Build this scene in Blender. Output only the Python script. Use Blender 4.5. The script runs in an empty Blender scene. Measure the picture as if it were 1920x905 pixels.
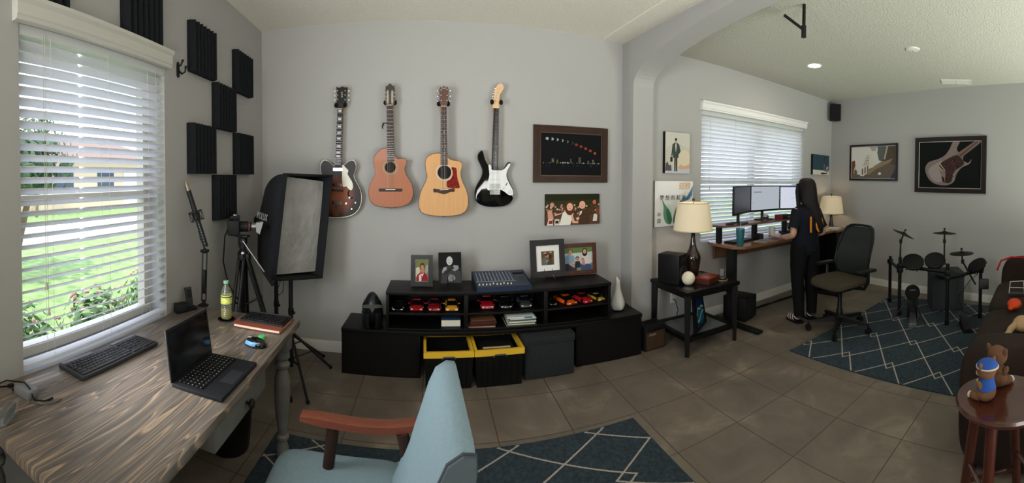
import bpy, bmesh, math, random
from mathutils import Matrix, Vector, Euler
random.seed(7)
PI = math.pi
SC = bpy.context.scene
COL = SC.collection

# ---------------------------------------------------------------- camera (a hand-held panorama)
cd = bpy.data.cameras.new('camera')
cam = bpy.data.objects.new('camera', cd); COL.objects.link(cam)
cd.type = 'PANO'; cd.panorama_type = 'CENTRAL_CYLINDRICAL'
F, XC, YC = 751.0, 774.0, 346.6
cd.central_cylindrical_radius = 1.0
cd.central_cylindrical_range_u_min = -XC / F
cd.central_cylindrical_range_u_max = (1920 - XC) / F
cd.central_cylindrical_range_v_min = -(905 - YC) / F
cd.central_cylindrical_range_v_max = YC / F
cam.location = (0, 0, 1.45)
cam.rotation_euler = (PI / 2 - 0.0183, 0, 0)
cd.clip_start = 0.02; cd.clip_end = 200
SC.camera = cam

# ---------------------------------------------------------------- sky, sun, lights, exposure
SC.view_settings.view_transform = 'Standard'
SC.view_settings.look = 'None'
SC.view_settings.gamma = 1.0
SC.view_settings.exposure = 0.05
SC.view_settings.use_curve_mapping = False
SC.cycles.use_denoising = True
SC.cycles.max_bounces = 8
SC.cycles.sample_clamp_indirect = 6
W = bpy.data.worlds.new('sky'); SC.world = W; W.use_nodes = True
nt = W.node_tree; nt.nodes.clear()
wo = nt.nodes.new('ShaderNodeOutputWorld'); bg = nt.nodes.new('ShaderNodeBackground')
tc = nt.nodes.new('ShaderNodeTexCoord'); sep = nt.nodes.new('ShaderNodeSeparateXYZ')
cr = nt.nodes.new('ShaderNodeValToRGB'); ns = nt.nodes.new('ShaderNodeTexNoise'); mx = nt.nodes.new('ShaderNodeMix')
mx.data_type = 'RGBA'
cr.color_ramp.elements[0].position = 0.0; cr.color_ramp.elements[0].color = (0.80, 0.88, 1.0, 1)
cr.color_ramp.elements[1].position = 0.6; cr.color_ramp.elements[1].color = (0.42, 0.62, 0.95, 1)
ns.inputs['Scale'].default_value = 3.0; ns.inputs['Detail'].default_value = 5
nt.links.new(tc.outputs['Generated'], sep.inputs[0]); nt.links.new(tc.outputs['Generated'], ns.inputs['Vector'])
nt.links.new(sep.outputs['Z'], cr.inputs[0]); nt.links.new(cr.outputs[0], mx.inputs['A'])
cr2 = nt.nodes.new('ShaderNodeValToRGB'); cr2.color_ramp.elements[0].position = 0.42; cr2.color_ramp.elements[1].position = 0.62
nt.links.new(ns.outputs[0], cr2.inputs[0]); nt.links.new(cr2.outputs[0], mx.inputs['Factor'])
mx.inputs['B'].default_value = (1, 1, 1, 1)
nt.links.new(mx.outputs['Result'], bg.inputs['Color']); bg.inputs['Strength'].default_value = 3.6
nt.links.new(bg.outputs[0], wo.inputs[0])

def area(name, loc, direction, sx, sy, power, color=(1, 1, 1), spread=180):
    l = bpy.data.lights.new(name, 'AREA'); l.shape = 'RECTANGLE'; l.size = sx; l.size_y = sy
    l.energy = power; l.color = color; l.spread = math.radians(spread)
    o = bpy.data.objects.new(name, l); COL.objects.link(o); o.location = loc
    o.rotation_euler = Vector(direction).to_track_quat('-Z', 'Y').to_euler()
    return o
sun = bpy.data.lights.new('sun', 'SUN'); sun.energy = 5.0; sun.angle = 0.01; sun.color = (1, 0.96, 0.88)
so = bpy.data.objects.new('sun', sun); COL.objects.link(so)
so.rotation_euler = Vector((-0.35, 0.62, -1.0)).to_track_quat('-Z', 'Y').to_euler()
# daylight of the side window falling along the room, plus added fill lamps out of view behind the viewer
area('window_daylight', (-1.17, 0.98, 1.40), (1.0, 0.62, 0.0), 0.5, 1.2, 22, (0.95, 0.98, 1.0), 125)
area('rear_left_fill', (-0.6, -1.7, 2.15), (0.50, 1.0, -0.12), 1.6, 0.7, 25, (1.0, 0.98, 0.95), 150)  # unseen fill lamp, added high up to brighten the back wall
area('sunlit_floor_bounce', (0.3, -1.7, 0.35), (0.1, 0.65, 1.0), 1.8, 0.8, 46, (1.0, 0.97, 0.92), 115)  # low lamp aimed upward, added to lift the left ceiling
area('rear_sliding_door', (3.1, -2.3, 0.50), (0.35, 0.95, 0.85), 2.4, 0.9, 122, (0.95, 1.0, 0.90), 150)  # added low fill for the far room, in place of a presumed glazed door

# ---------------------------------------------------------------- helpers
def lin(v):
    v /= 255.0
    return v / 12.92 if v <= 0.04045 else ((v + 0.055) / 1.055) ** 2.4
def rgb(r, g, b): return (lin(r), lin(g), lin(b), 1.0)
MATS = {}
def mat(key, col, rough=0.6, metal=0.0, noise=None, bump=None, emit=None, alpha=None, trans=None, coat=0.0, spec=None):
    """one procedural material; noise=(scale, amount, stretch) varies the colour, bump=(scale, strength)"""
    if key in MATS: return MATS[key]
    m = bpy.data.materials.new(key); m.use_nodes = True; n = m.node_tree.nodes; L = m.node_tree.links
    b = n['Principled BSDF']; c = rgb(*col)
    b.inputs['Base Color'].default_value = c; b.inputs['Roughness'].default_value = rough
    b.inputs['Metallic'].default_value = metal; b.inputs['Coat Weight'].default_value = coat
    if spec is None and max(col) < 70 and rough > .3 and not metal: spec = .22
    if spec is not None: b.inputs['Specular IOR Level'].default_value = spec
    if noise or bump:
        t = n.new('ShaderNodeTexCoord'); mp = n.new('ShaderNodeMapping'); L.new(t.outputs['Object'], mp.inputs[0])
    if noise:
        sc, am, st = noise
        mp.inputs['Scale'].default_value = st
        q = n.new('ShaderNodeTexNoise'); q.inputs['Scale'].default_value = sc; q.inputs['Detail'].default_value = 4
        L.new(mp.outputs[0], q.inputs['Vector'])
        r = n.new('ShaderNodeValToRGB'); L.new(q.outputs[0], r.inputs[0])
        r.color_ramp.elements[0].position = 0.3; r.color_ramp.elements[1].position = 0.7
        r.color_ramp.elements[0].color = tuple(x * (1 - am) for x in c[:3]) + (1,)
        r.color_ramp.elements[1].color = tuple(min(1, x * (1 + am)) for x in c[:3]) + (1,)
        L.new(r.outputs[0], b.inputs['Base Color'])
    if bump:
        q = n.new('ShaderNodeTexNoise'); q.inputs['Scale'].default_value = bump[0]; q.inputs['Detail'].default_value = 3
        L.new(t.outputs['Object'], q.inputs['Vector'])
        bp = n.new('ShaderNodeBump'); bp.inputs['Strength'].default_value = bump[1]; bp.inputs['Distance'].default_value = 0.01
        L.new(q.outputs[0], bp.inputs['Height']); L.new(bp.outputs[0], b.inputs['Normal'])
    if emit:
        b.inputs['Emission Color'].default_value = rgb(*emit[0]); b.inputs['Emission Strength'].default_value = emit[1]
    if trans: b.inputs['Transmission Weight'].default_value = trans
    if alpha is not None: b.inputs['Alpha'].default_value = alpha
    MATS[key] = m
    return m
def flat(r, g, b): return mat('print_%d_%d_%d' % (r, g, b), (r, g, b), 0.7, spec=0.15)

class MB:
    """collects shapes in one bmesh; T is the current transform, m the current material slot"""
    def __init__(s): s.bm = bmesh.new(); s.T = Matrix(); s.m = 0
    def _v(s, p): return s.bm.verts.new(s.T @ Vector(p))
    def _f(s, vs):
        try: f = s.bm.faces.new(vs)
        except ValueError: return None
        f.material_index = s.m; return f
    def box(s, c, d, bev=0.0, rot=None):
        R = Matrix.Translation(c) @ (Euler(rot).to_matrix().to_4x4() if rot else Matrix())
        x, y, z = (k / 2 for k in d)
        T0 = s.T; s.T = s.T @ R
        if bev <= 0 or bev * 2.02 >= min(d):
            v = [s._v(p) for p in [(-x,-y,-z),(x,-y,-z),(x,y,-z),(-x,y,-z),(-x,-y,z),(x,-y,z),(x,y,z),(-x,y,z)]]
            for f in [(0,3,2,1),(4,5,6,7),(0,1,5,4),(1,2,6,5),(2,3,7,6),(3,0,4,7)]: s._f([v[i] for i in f])
        else:
            t = bmesh.new(); bmesh.ops.create_cube(t, size=1)
            bmesh.ops.scale(t, vec=(2*x, 2*y, 2*z), verts=t.verts)
            bmesh.ops.bevel(t, geom=t.edges[:], offset=bev, segments=2, affect='EDGES', profile=0.6)
            s._merge(t)
        s.T = T0; return s
    def _merge(s, t):
        mp = {v: s._v(v.co) for v in t.verts}
        for f in t.faces: s._f([mp[v] for v in f.verts])
        t.free()
    def ring(s, c, ax, r, seg, ry=None, ph=0.0):
        q = Vector(ax).normalized().to_track_quat('Z', 'Y'); c = Vector(c); ry = r if ry is None else ry
        return [s._v(c + q @ Vector((r * math.cos(2*PI*i/seg + ph), ry * math.sin(2*PI*i/seg + ph), 0))) for i in range(seg)]
    def skin(s, rings, caps=True):
        for a, b in zip(rings, rings[1:]):
            n = len(a)
            for i in range(n): s._f([a[i], a[(i+1) % n], b[(i+1) % n], b[i]])
        if caps: s._f(rings[0][::-1]); s._f(rings[-1])
        return s
    def cyl(s, p0, p1, r0, r1=None, seg=16, caps=True):
        r1 = r0 if r1 is None else r1; ax = Vector(p1) - Vector(p0)
        return s.skin([s.ring(p0, ax, r0, seg), s.ring(p1, ax, r1, seg)], caps)
    def tube(s, pts, r, seg=8):
        pts = [Vector(p) for p in pts]; rs = []; k = len(pts)
        up = None
        for i, p in enumerate(pts):
            t = (pts[min(i+1, k-1)] - pts[max(i-1, 0)]).normalized()
            if up is None: up = t.orthogonal().normalized()
            u = (up - t * up.dot(t)); u = u.normalized() if u.length > 1e-6 else t.orthogonal().normalized(); up = u
            w = t.cross(u); rr = r[i] if isinstance(r, (list, tuple)) else r
            rs.append([s._v(p + (u*math.cos(2*PI*j/seg) + w*math.sin(2*PI*j/seg)) * rr) for j in range(seg)])
        return s.skin(rs)
    def lathe(s, prof, c=(0, 0, 0), ax=(0, 0, 1), seg=24, ry=1.0):
        c = Vector(c); a = Vector(ax).normalized(); rs = []
        for r, z in prof: rs.append(s.ring(c + a * z, a, max(r, 1e-4), seg, max(r, 1e-4) * ry))
        return s.skin(rs)
    def ball(s, c, r, seg=16, rot=None):
        rx, ry, rz = r if isinstance(r, (tuple, list)) else (r, r, r)
        t = bmesh.new(); bmesh.ops.create_uvsphere(t, u_segments=seg, v_segments=max(6, seg * 2 // 3), radius=1)
        T0 = s.T; s.T = s.T @ Matrix.Translation(c) @ (Euler(rot).to_matrix().to_4x4() if rot else Matrix()) @ Matrix.Diagonal((rx, ry, rz, 1))
        s._merge(t); s.T = T0; return s
    def prism(s, pts, z0, z1, top=True):
        """outline in local XY, extruded along local Z"""
        a = [s._v((x, y, z0)) for x, y in pts]; b = [s._v((x, y, z1)) for x, y in pts]; n = len(pts)
        for i in range(n): s._f([a[i], a[(i+1) % n], b[(i+1) % n], b[i]])
        s._f(a[::-1]); s._f(b); return s
    def poly(s, pts): s._f([s._v(p) for p in pts]); return s
    def grid(s, fn, nu, nv, wrap=False):
        V = [[s._v(fn(i / nu, j / nv)) for j in range(nv + 1)] for i in range(nu + (0 if wrap else 1))]
        k = len(V)
        for i in range(nu):
            for j in range(nv): s._f([V[i][j], V[(i+1) % k][j], V[(i+1) % k][j+1], V[i][j+1]])
        return s
    def solidify(s, t):
        bmesh.ops.recalc_face_normals(s.bm, faces=s.bm.faces[:])
        bmesh.ops.solidify(s.bm, geom=s.bm.faces[:], thickness=t); return s

def obj(name, mb, mats, parent=None, world=False, smooth=35, fixn=True):
    me = bpy.data.meshes.new(name)
    if fixn: bmesh.ops.recalc_face_normals(mb.bm, faces=mb.bm.faces[:])
    mb.bm.to_mesh(me); mb.bm.free()
    for m in (mats if isinstance(mats, (list, tuple)) else [mats]): me.materials.append(m)
    if smooth:
        me.polygons.foreach_set('use_smooth', [True] * len(me.polygons))
        me.set_sharp_from_angle(angle=math.radians(smooth))
    o = bpy.data.objects.new(name, me); COL.objects.link(o)
    if parent:
        o.parent = parent
        if world: o.matrix_parent_inverse = parent.matrix_basis.inverted()
    return o
def tag(o, label, cat, group=None):
    o['label'] = label; o['category'] = cat
    if group: o['group'] = group
    return o
def thing(name, label, cat, loc=(0, 0, 0), rotz=0.0, group=None):
    o = bpy.data.objects.new(name, None); COL.objects.link(o); o.empty_display_size = 0.1
    o.location = loc; o.rotation_euler = (0, 0, rotz)
    return tag(o, label, cat, group)
def struct(name, mb, mats, parent=None, label=None, smooth=30):
    o = obj(name, mb, mats, parent, smooth=smooth)
    if parent is None: o['kind'] = 'structure'
    if label: o['label'] = label
    return o
def dup(root, loc=None, rotz=None, label=None, group=None):
    def cp(o, par):
        c = o.copy(); COL.objects.link(c)
        if par: c.parent = par
        for ch in list(o.children): cp(ch, c)
        return c
    r = cp(root, None)
    if loc is not None: r.location = loc
    if rotz is not None: r.rotation_euler[2] = rotz
    if label: r['label'] = label
    if group: r['group'] = group
    return r
def text(body, size, m, parent, M4, name='lettering', depth=0.0005, align='CENTER', world=False):
    """lettering as a real mesh"""
    c = bpy.data.curves.new(name, 'FONT'); c.body = body; c.size = size; c.extrude = depth; c.resolution_u = 3
    c.align_x = align; c.align_y = 'CENTER'
    o = bpy.data.objects.new(name, c); COL.objects.link(o); bpy.context.view_layer.update()
    dg = bpy.context.evaluated_depsgraph_get(); me = bpy.data.meshes.new_from_object(o.evaluated_get(dg))
    bpy.data.objects.remove(o); bpy.data.curves.remove(c)
    me.name = name; me.materials.clear(); me.materials.append(m); me.transform(M4)
    o = bpy.data.objects.new(name, me); COL.objects.link(o); o.parent = parent
    if world: o.matrix_parent_inverse = parent.matrix_basis.inverted()
    return o
def frameM(o, right, up):
    """local x = right, local y = up, local z = right x up"""
    r = Vector(right).normalized(); u = Vector(up).normalized(); w = r.cross(u)
    return Matrix.Translation(o) @ Matrix((r, u, w)).transposed().to_4x4()
def smooth_loop(pts, n=4):
    """closed Catmull-Rom through the outline points"""
    out = []; k = len(pts)
    for i in range(k):
        p0, p1, p2, p3 = (Vector(pts[(i + d) % k]) for d in (-1, 0, 1, 2))
        for j in range(n):
            t = j / n
            v = 0.5 * ((2*p1) + (p2 - p0)*t + (2*p0 - 5*p1 + 4*p2 - p3)*t*t + (3*p1 - p0 - 3*p2 + p3)*t**3)
            out.append(tuple(v))
    return out
def ellip(cx, cy, rx, ry, n=20, a0=0.0, a1=2*PI):
    full = abs(a1 - a0 - 2*PI) < 1e-6
    return [(cx + rx*math.cos(a0 + (a1-a0)*i/(n if full else n-1)), cy + ry*math.sin(a0 + (a1-a0)*i/(n if full else n-1))) for i in range(n)]
def picture(name, parent, w, h, layers, base, M4, z0=0.0):
    """a printed picture: flat shapes in 0..1 coordinates (y up) laid over a base sheet"""
    mb = MB(); mb.T = M4; mats = [flat(*base)]; idx = {base: 0}; z = z0
    mb.poly([(-w/2, -h/2, z), (w/2, -h/2, z), (w/2, h/2, z), (-w/2, h/2, z)])
    for k, (pts, col) in enumerate(layers):
        if col not in idx: idx[col] = len(mats); mats.append(flat(*col))
        mb.m = idx[col]; z += 0.00012
        mb.poly([((min(1, max(0, x)) - .5) * w, (min(1, max(0, y)) - .5) * h, z) for x, y in pts])
    return obj(name, mb, mats, parent, smooth=0, fixn=False)
def border(mb, w, h, bw, z0, z1):
    """a mitred rectangular frame, outer size w x h"""
    for (ax, ay, bx_, by_) in ((-1,-1,1,-1),(1,-1,1,1),(1,1,-1,1),(-1,1,-1,-1)):
        o0 = (ax*w/2, ay*h/2); o1 = (bx_*w/2, by_*h/2); i0 = (ax*(w/2-bw), ay*(h/2-bw)); i1 = (bx_*(w/2-bw), by_*(h/2-bw))
        mb.prism([o0, o1, i1, i0], z0, z1)
    return mb
# ---------------------------------------------------------------- room materials
M_WALL = mat('grey_wall_paint', (168, 167, 164), 0.85, bump=(260, 0.06))
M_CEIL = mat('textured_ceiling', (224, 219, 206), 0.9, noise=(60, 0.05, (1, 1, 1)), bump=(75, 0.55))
M_TRIM = mat('white_trim', (215, 213, 206), 0.5)
M_VINYL = mat('window_vinyl', (205, 198, 184), 0.5)
def floor_mat():
    m = bpy.data.materials.new('stone_floor_tile'); m.use_nodes = True; n = m.node_tree.nodes; L = m.node_tree.links; b = n['Principled BSDF']
    t = n.new('ShaderNodeTexCoord'); mp = n.new('ShaderNodeMapping'); mp.vector_type = 'TEXTURE'
    mp.inputs['Location'].default_value = (1.306, 1.650, 0); mp.inputs['Rotation'].default_value = (0, 0, -0.0495)
    L.new(t.outputs['Object'], mp.inputs[0])
    br = n.new('ShaderNodeTexBrick'); br.offset = 0; br.squash = 1
    br.inputs['Scale'].default_value = 1; br.inputs['Brick Width'].default_value = 0.4297; br.inputs['Row Height'].default_value = 0.4297
    br.inputs['Mortar Size'].default_value = 0.0028; br.inputs['Mortar Smooth'].default_value = 0.3; br.inputs['Bias'].default_value = 0
    br.inputs['Color1'].default_value = (0.9, 0.9, 0.9, 1); br.inputs['Color2'].default_value = (1.08, 1.08, 1.08, 1)
    L.new(mp.outputs[0], br.inputs['Vector'])
    a = n.new('ShaderNodeTexNoise'); a.inputs['Scale'].default_value = 3.2; a.inputs['Detail'].default_value = 9; a.inputs['Roughness'].default_value = 0.62
    a.inputs['Distortion'].default_value = 0.6
    L.new(t.outputs['Object'], a.inputs['Vector'])
    r = n.new('ShaderNodeValToRGB'); L.new(a.outputs[0], r.inputs[0])
    e = r.color_ramp.elements; e[0].position = 0.33; e[0].color = rgb(96, 87, 77); e[1].position = 0.7; e[1].color = rgb(134, 123, 109)
    q = e.new(0.55); q.color = rgb(110, 100, 88)
    mu = n.new('ShaderNodeMix'); mu.data_type = 'RGBA'; mu.blend_type = 'MULTIPLY'; mu.inputs['Factor'].default_value = 1
    L.new(r.outputs[0], mu.inputs['A']); L.new(br.outputs['Color'], mu.inputs['B'])
    mo = n.new('ShaderNodeMix'); mo.data_type = 'RGBA'; mo.inputs['B'].default_value = rgb(66, 54, 44)
    L.new(mu.outputs['Result'], mo.inputs['A']); L.new(br.outputs['Fac'], mo.inputs['Factor']); L.new(mo.outputs['Result'], b.inputs['Base Color'])
    b.inputs['Roughness'].default_value = 0.5
    bp = n.new('ShaderNodeBump'); bp.inputs['Strength'].default_value = 0.5; bp.inputs['Distance'].default_value = 0.003; bp.invert = True
    L.new(br.outputs['Fac'], bp.inputs['Height']); L.new(bp.outputs[0], b.inputs['Normal'])
    return m
M_FLOOR = floor_mat()
M_BLIND = mat('blind_slat', (232, 232, 234), 0.55)
_n = M_BLIND.node_tree; _p = _n.nodes['Principled BSDF']; _tr = _n.nodes.new('ShaderNodeBsdfTranslucent'); _tr.inputs[0].default_value = (.85, .85, .88, 1)
_mx = _n.nodes.new('ShaderNodeMixShader'); _mx.inputs[0].default_value = .45; _n.links.new(_p.outputs[0], _mx.inputs[1]); _n.links.new(_tr.outputs[0], _mx.inputs[2])
_n.links.new(_mx.outputs[0], _n.nodes['Material Output'].inputs['Surface'])
M_GLASS = mat('window_glass', (255, 255, 255), 0.0, trans=1.0)
M_GLASS.node_tree.nodes['Principled BSDF'].inputs['IOR'].default_value = 1.02

# ---------------------------------------------------------------- room shell
LX, BY, PX0, PX1, PY, WY, CZL, CZR = -1.283, 3.257, 1.87, 2.087, 3.06, 3.12, 2.72, 2.67
CX, CY = 5.36, 3.12                       # far right corner
RD = Vector((-0.192, -0.981, 0)).normalized()
def slab(mb, x0, x1, y0, y1, z0, z1): mb.box(((x0+x1)/2, (y0+y1)/2, (z0+z1)/2), (x1-x0, y1-y0, z1-z0)); return mb
mb = MB(); slab(mb, -1.6, 6.2, -3.2, 3.5, -0.1, 0); struct('floor', mb, M_FLOOR)
mb = MB(); slab(mb, -1.6, PX1, -3.2, 3.5, CZL, CZL + 0.15); slab(mb, 1.66, PX0, -3.0, 3.257, CZL - 0.018, CZL + 0.01)
struct('ceiling', mb, M_CEIL)
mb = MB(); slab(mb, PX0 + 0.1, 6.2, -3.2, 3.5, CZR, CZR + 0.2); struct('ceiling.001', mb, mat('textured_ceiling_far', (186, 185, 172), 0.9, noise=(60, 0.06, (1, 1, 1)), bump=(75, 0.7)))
# left wall with its window opening
WY0, WY1, WZ0, WZ1 = 0.862, 1.805, 0.70, 2.06
mb = MB()
slab(mb, LX - 0.18, LX, -3.2, WY0, 0, CZL); slab(mb, LX - 0.18, LX, WY1, BY + 0.2, 0, CZL)
slab(mb, LX - 0.18, LX, WY0, WY1, 0, WZ0 - 0.012); slab(mb, LX - 0.18, LX, WY0, WY1, WZ1, CZL)
struct('wall_left', mb, M_WALL)
mb = MB(); slab(mb, LX - 0.18, PX0, BY, BY + 0.2, 0, CZL); struct('wall_back', mb, M_WALL)
# window wall of the far room
VX0, VX1, VZ0, VZ1 = 2.73, 4.60, 0.79, 2.17
mb = MB()
slab(mb, PX0, VX0, WY, WY + 0.2, 0, CZR + .05); slab(mb, VX1, CX + 0.3, WY, WY + 0.2, 0, CZR + .05)
slab(mb, VX0, VX1, WY, WY + 0.2, 0, VZ0); slab(mb, VX0, VX1, WY, WY + 0.2, VZ1, CZR + .05)
struct('wall_window', mb, M_WALL)
# right wall, slightly out of square
mb = MB(); nR = Vector((0.981, -0.192, 0)).normalized(); a = Vector((CX, CY, 0)) - RD * 0.1; b = a + RD * 6.4
mb.prism([(a.x, a.y), (b.x, b.y), (b.x + nR.x*.15, b.y + nR.y*.15), (a.x + nR.x*.15, a.y + nR.y*.15)], 0, CZR + .05)
struct('wall_right', mb, M_WALL)
mb = MB(); slab(mb, -1.6, 4.6, -3.2, -3.0, 0, 2.85); struct('wall_rear', mb, M_WALL)
# partition with the wide arch between the two rooms
mb = MB()
yc_, ap, hw = 0.55, 2.655, PY - 0.55
arc = [(PY, 2.278)]
for i in range(1, 48):
    t = PI * i / 48; arc.append((yc_ + hw * math.cos(t), 2.278 + (ap - 2.278) * math.sin(t) ** 0.85))
arc.append((yc_ - hw, 2.278))
loop = [(BY, 0), (PY, 0)] + arc + [(yc_ - hw, 0), (-3.0, 0)]            # floor side of the outline
top_ = [(BY, CZL), (PY, CZL)] + [(y, CZL) for y, z in arc] + [(yc_ - hw, CZL), (-3.0, CZL)]
for X_ in (PX0, PX1):
    lo = [mb._v((X_, y, z)) for y, z in loop]; hi = [mb._v((X_, y, z)) for y, z in top_]
    for i in range(len(loop) - 1):
        if abs(loop[i][0] - loop[i+1][0]) > 1e-6: mb._f([lo[i], lo[i+1], hi[i+1], hi[i]])
for i in range(1, len(loop) - 2):
    (y0, z0), (y1, z1) = loop[i], loop[i+1]
    mb.poly([(PX0, y0, z0), (PX1, y0, z0), (PX1, y1, z1), (PX0, y1, z1)])
struct('wall_partition', mb, M_WALL, smooth=20)
# baseboards
def base_profile(mb, p0, p1, inward):
    p0, p1 = Vector(p0), Vector(p1); d = (p1 - p0); L_ = d.length; d.normalize(); w = Vector(inward).normalized()
    for h0, h1, t in ((0, 0.066, 0.016), (0.066, 0.078, 0.012), (0.078, 0.090, 0.007)):
        T0 = mb.T; mb.T = frameM(p0, d, (0, 0, 1)); s_ = 1 if d.cross(Vector((0, 0, 1))).dot(w) > 0 else -1
        mb.prism([(0, h0), (L_, h0), (L_, h1), (0, h1)], 0, s_ * t); mb.T = T0
mb = MB(); base_profile(mb, (LX, BY, 0), (PX0, BY, 0), (0, -1, 0)); struct('baseboard_back', mb, M_TRIM)
mb = MB(); base_profile(mb, (LX, -3, 0), (LX, BY, 0), (1, 0, 0)); struct('baseboard_left', mb, M_TRIM)
mb = MB(); base_profile(mb, (PX1, WY, 0), (CX, WY, 0), (0, -1, 0)); struct('baseboard_window', mb, M_TRIM)
mb = MB(); e = Vector((CX, CY, 0)); base_profile(mb, e, e + RD * 6, (-1, 0, 0)); struct('baseboard_right', mb, M_TRIM)

# ---------------------------------------------------------------- windows and blinds
def window(name, M4, w, h, meet, cols=1):
    """M4: origin lower left of the opening on the room face, x along the wall, y up, z into the room"""
    mb = MB(); mb.T = M4; d = -0.12; t = 0.045
    for x0, x1, y0, y1 in ((0, t, 0, h), (w - t, w, 0, h), (t, w - t, 0, t), (t, w - t, h - t, h)):
        mb.prism([(x0, y0), (x1, y0), (x1, y1), (x0, y1)], d - 0.05, d)
    for k in range(1, cols): x = w * k / cols; mb.prism([(x - .04, t), (x + .04, t), (x + .04, h - t), (x - .04, h - t)], d - .05, d + .004)
    mb.prism([(t, meet - .022), (w - t, meet - .022), (w - t, meet + .022), (t, meet + .022)], d - .04, d + .01)
    fr = struct(name, mb, M_VINYL)
    mb = MB(); mb.T = M4; mb.poly([(t, t, d - .02), (w - t, t, d - .02), (w - t, h - t, d - .02), (t, h - t, d - .02)])
    g = obj('pane', mb, M_GLASS, fr)
    return fr
def blind(name, label, M4, w, h, tilt, pitch, valance, ladders, tassels, vlap):
    t = thing(name, label, 'blind', tuple(M4 @ Vector((w / 2, 0, 0))))
    n = int((h - 0.08) / pitch); mb = MB()
    for i in range(n):
        y = h - 0.075 - i * pitch
        T0 = M4 @ Matrix.Translation((w / 2, y, -0.030)) @ Matrix.Rotation(-tilt, 4, 'X'); mb.T = T0
        q = [(-0.025, 0.0), (-0.012, 0.0018), (0.0, 0.0024), (0.012, 0.0018), (0.025, 0.0)]
        top = [[mb._v((sx * (w / 2 - .006), yy + .0014, zz)) for zz, yy in q] for sx in (-1, 1)]
        bot = [[mb._v((sx * (w / 2 - .006), yy - .0014, zz)) for zz, yy in q] for sx in (-1, 1)]
        for k in range(4):
            mb._f([top[0][k], top[0][k+1], top[1][k+1], top[1][k]]); mb._f([bot[0][k], bot[1][k], bot[1][k+1], bot[0][k+1]])
        for A in (0, 4): mb._f([top[0][A], top[1][A], bot[1][A], bot[0][A]])
        for sx in (0, 1): mb._f(top[sx] + bot[sx][::-1])
    obj('slats', mb, M_BLIND, t, world=True)
    mb = MB(); mb.T = M4; mb.box((w / 2, 0.014, -0.030), (w - .012, 0.016, 0.045), 0.003); obj('bottom_rail', mb, M_BLIND, t, world=True)
    mb = MB(); mb.T = M4; mb.box((w / 2, h - 0.022, -0.030), (w - .01, 0.040, 0.050)); obj('head_rail', mb, M_BLIND, t, world=True)
    mb = MB(); mb.T = M4
    for x in ladders:
        for z in (-0.004, -0.056): mb.cyl((x, 0.014, z), (x, h - .03, z), 0.0008, seg=5)
        for i in range(n): y = h - 0.079 - i * pitch; mb.cyl((x, y + .011, -0.056), (x, y - .009, -.004), 0.0007, seg=4)
    obj('ladder_cord', mb, mat('blind_cord', (222, 220, 214), 0.7), t, world=True)
    for x, y in tassels:
        mb = MB(); mb.T = M4
        mb.cyl((x, y + .03, 0.004), (x, h - .03, 0.002), 0.0011, seg=5); mb.lathe([(0.002, .03), (.0045, .024), (.0045, .012), (.007, .008), (.0062, 0), (.001, -.001)], (0, 0, 0), (0, 1, 0), 10) if False else None
        T0 = mb.T; mb.T = mb.T @ Matrix.Translation((x, y, 0.006))
        mb.lathe([(.002, .03), (.0045, .026), (.005, .012), (.0075, .008), (.007, 0), (.001, -.001)], (0, 0, 0), (0, 1, 0), 10); mb.T = T0
        obj('pull_cord', mb, mat('cord_tassel', (190, 184, 172), 0.6), t, world=True)
    # moulded valance
    mb = MB(); vp = [(0.0, 0.0), (0.030, 0.0), (0.034, 0.006), (0.034, 0.014), (0.040, 0.020), (0.040, 0.062), (0.046, 0.070), (0.052, 0.076), (0.052, 0.092), (0.0, 0.092)]
    mb.T = M4 @ Matrix.Translation((-vlap, h - 0.002, 0.0005)) @ Matrix(((0, 0, 1, 0), (0, 1, 0, 0), (1, 0, 0, 0), (0, 0, 0, 1)))
    mb.prism([(a_, b_) for a_, b_ in vp], 0, w + 2 * vlap)
    obj('valance', mb, valance, t, world=True)
    return t
ML = frameM((LX, WY0, WZ0), (0, 1, 0), (0, 0, 1))          # x -> +y, y -> up, z -> +x (into the room)
window('window_1', ML, WY1 - WY0, WZ1 - WZ0, 0.665)
blind('window_blind', 'wide white slatted blind with tilted slats and pull cords beside the wooden desk', ML @ Matrix.Translation((0, 0.006, 0)), WY1 - WY0, WZ1 - WZ0 - .006,
      math.radians(28), 0.0445, mat('valance_near', (196, 195, 186), 0.5), (0.16, 0.50, 0.80), ((0.115, 0.305), (0.125, 0.20), (0.86, 0.30)), 0.028)
MR = frameM((VX0, WY, VZ0), (1, 0, 0), (0, 0, 1))          # z -> -y (into the room)
window('window_2', MR, VX1 - VX0, VZ1 - VZ0, 0.66, 2)
blind('window_blind', 'white slatted blind half closed behind the three monitors', MR @ Matrix.Translation((0, .006, 0)), VX1 - VX0, VZ1 - VZ0 - .006,
      math.radians(46), 0.0425, mat('valance_far', (226, 226, 222), 0.5), (0.15, 0.62, 1.0, 1.30, 1.72), ((0.12, 0.55), (0.5, 0.42)), 0.02)

# ---------------------------------------------------------------- outdoors beyond the windows
M_LAWN = mat('lawn_grass', (118, 142, 84), 0.95, noise=(5, 0.35, (1, 1, 1)))
mb = MB(); slab(mb, -40, -1.463, -20, 30, -0.30, -0.22); slab(mb, -1.463, 30, 3.46, 30, -0.30, -0.22)
o = obj('lawn', mb, M_LAWN); tag(o, 'sunlit green lawn outside the windows', 'lawn'); o['kind'] = 'stuff'
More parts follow.
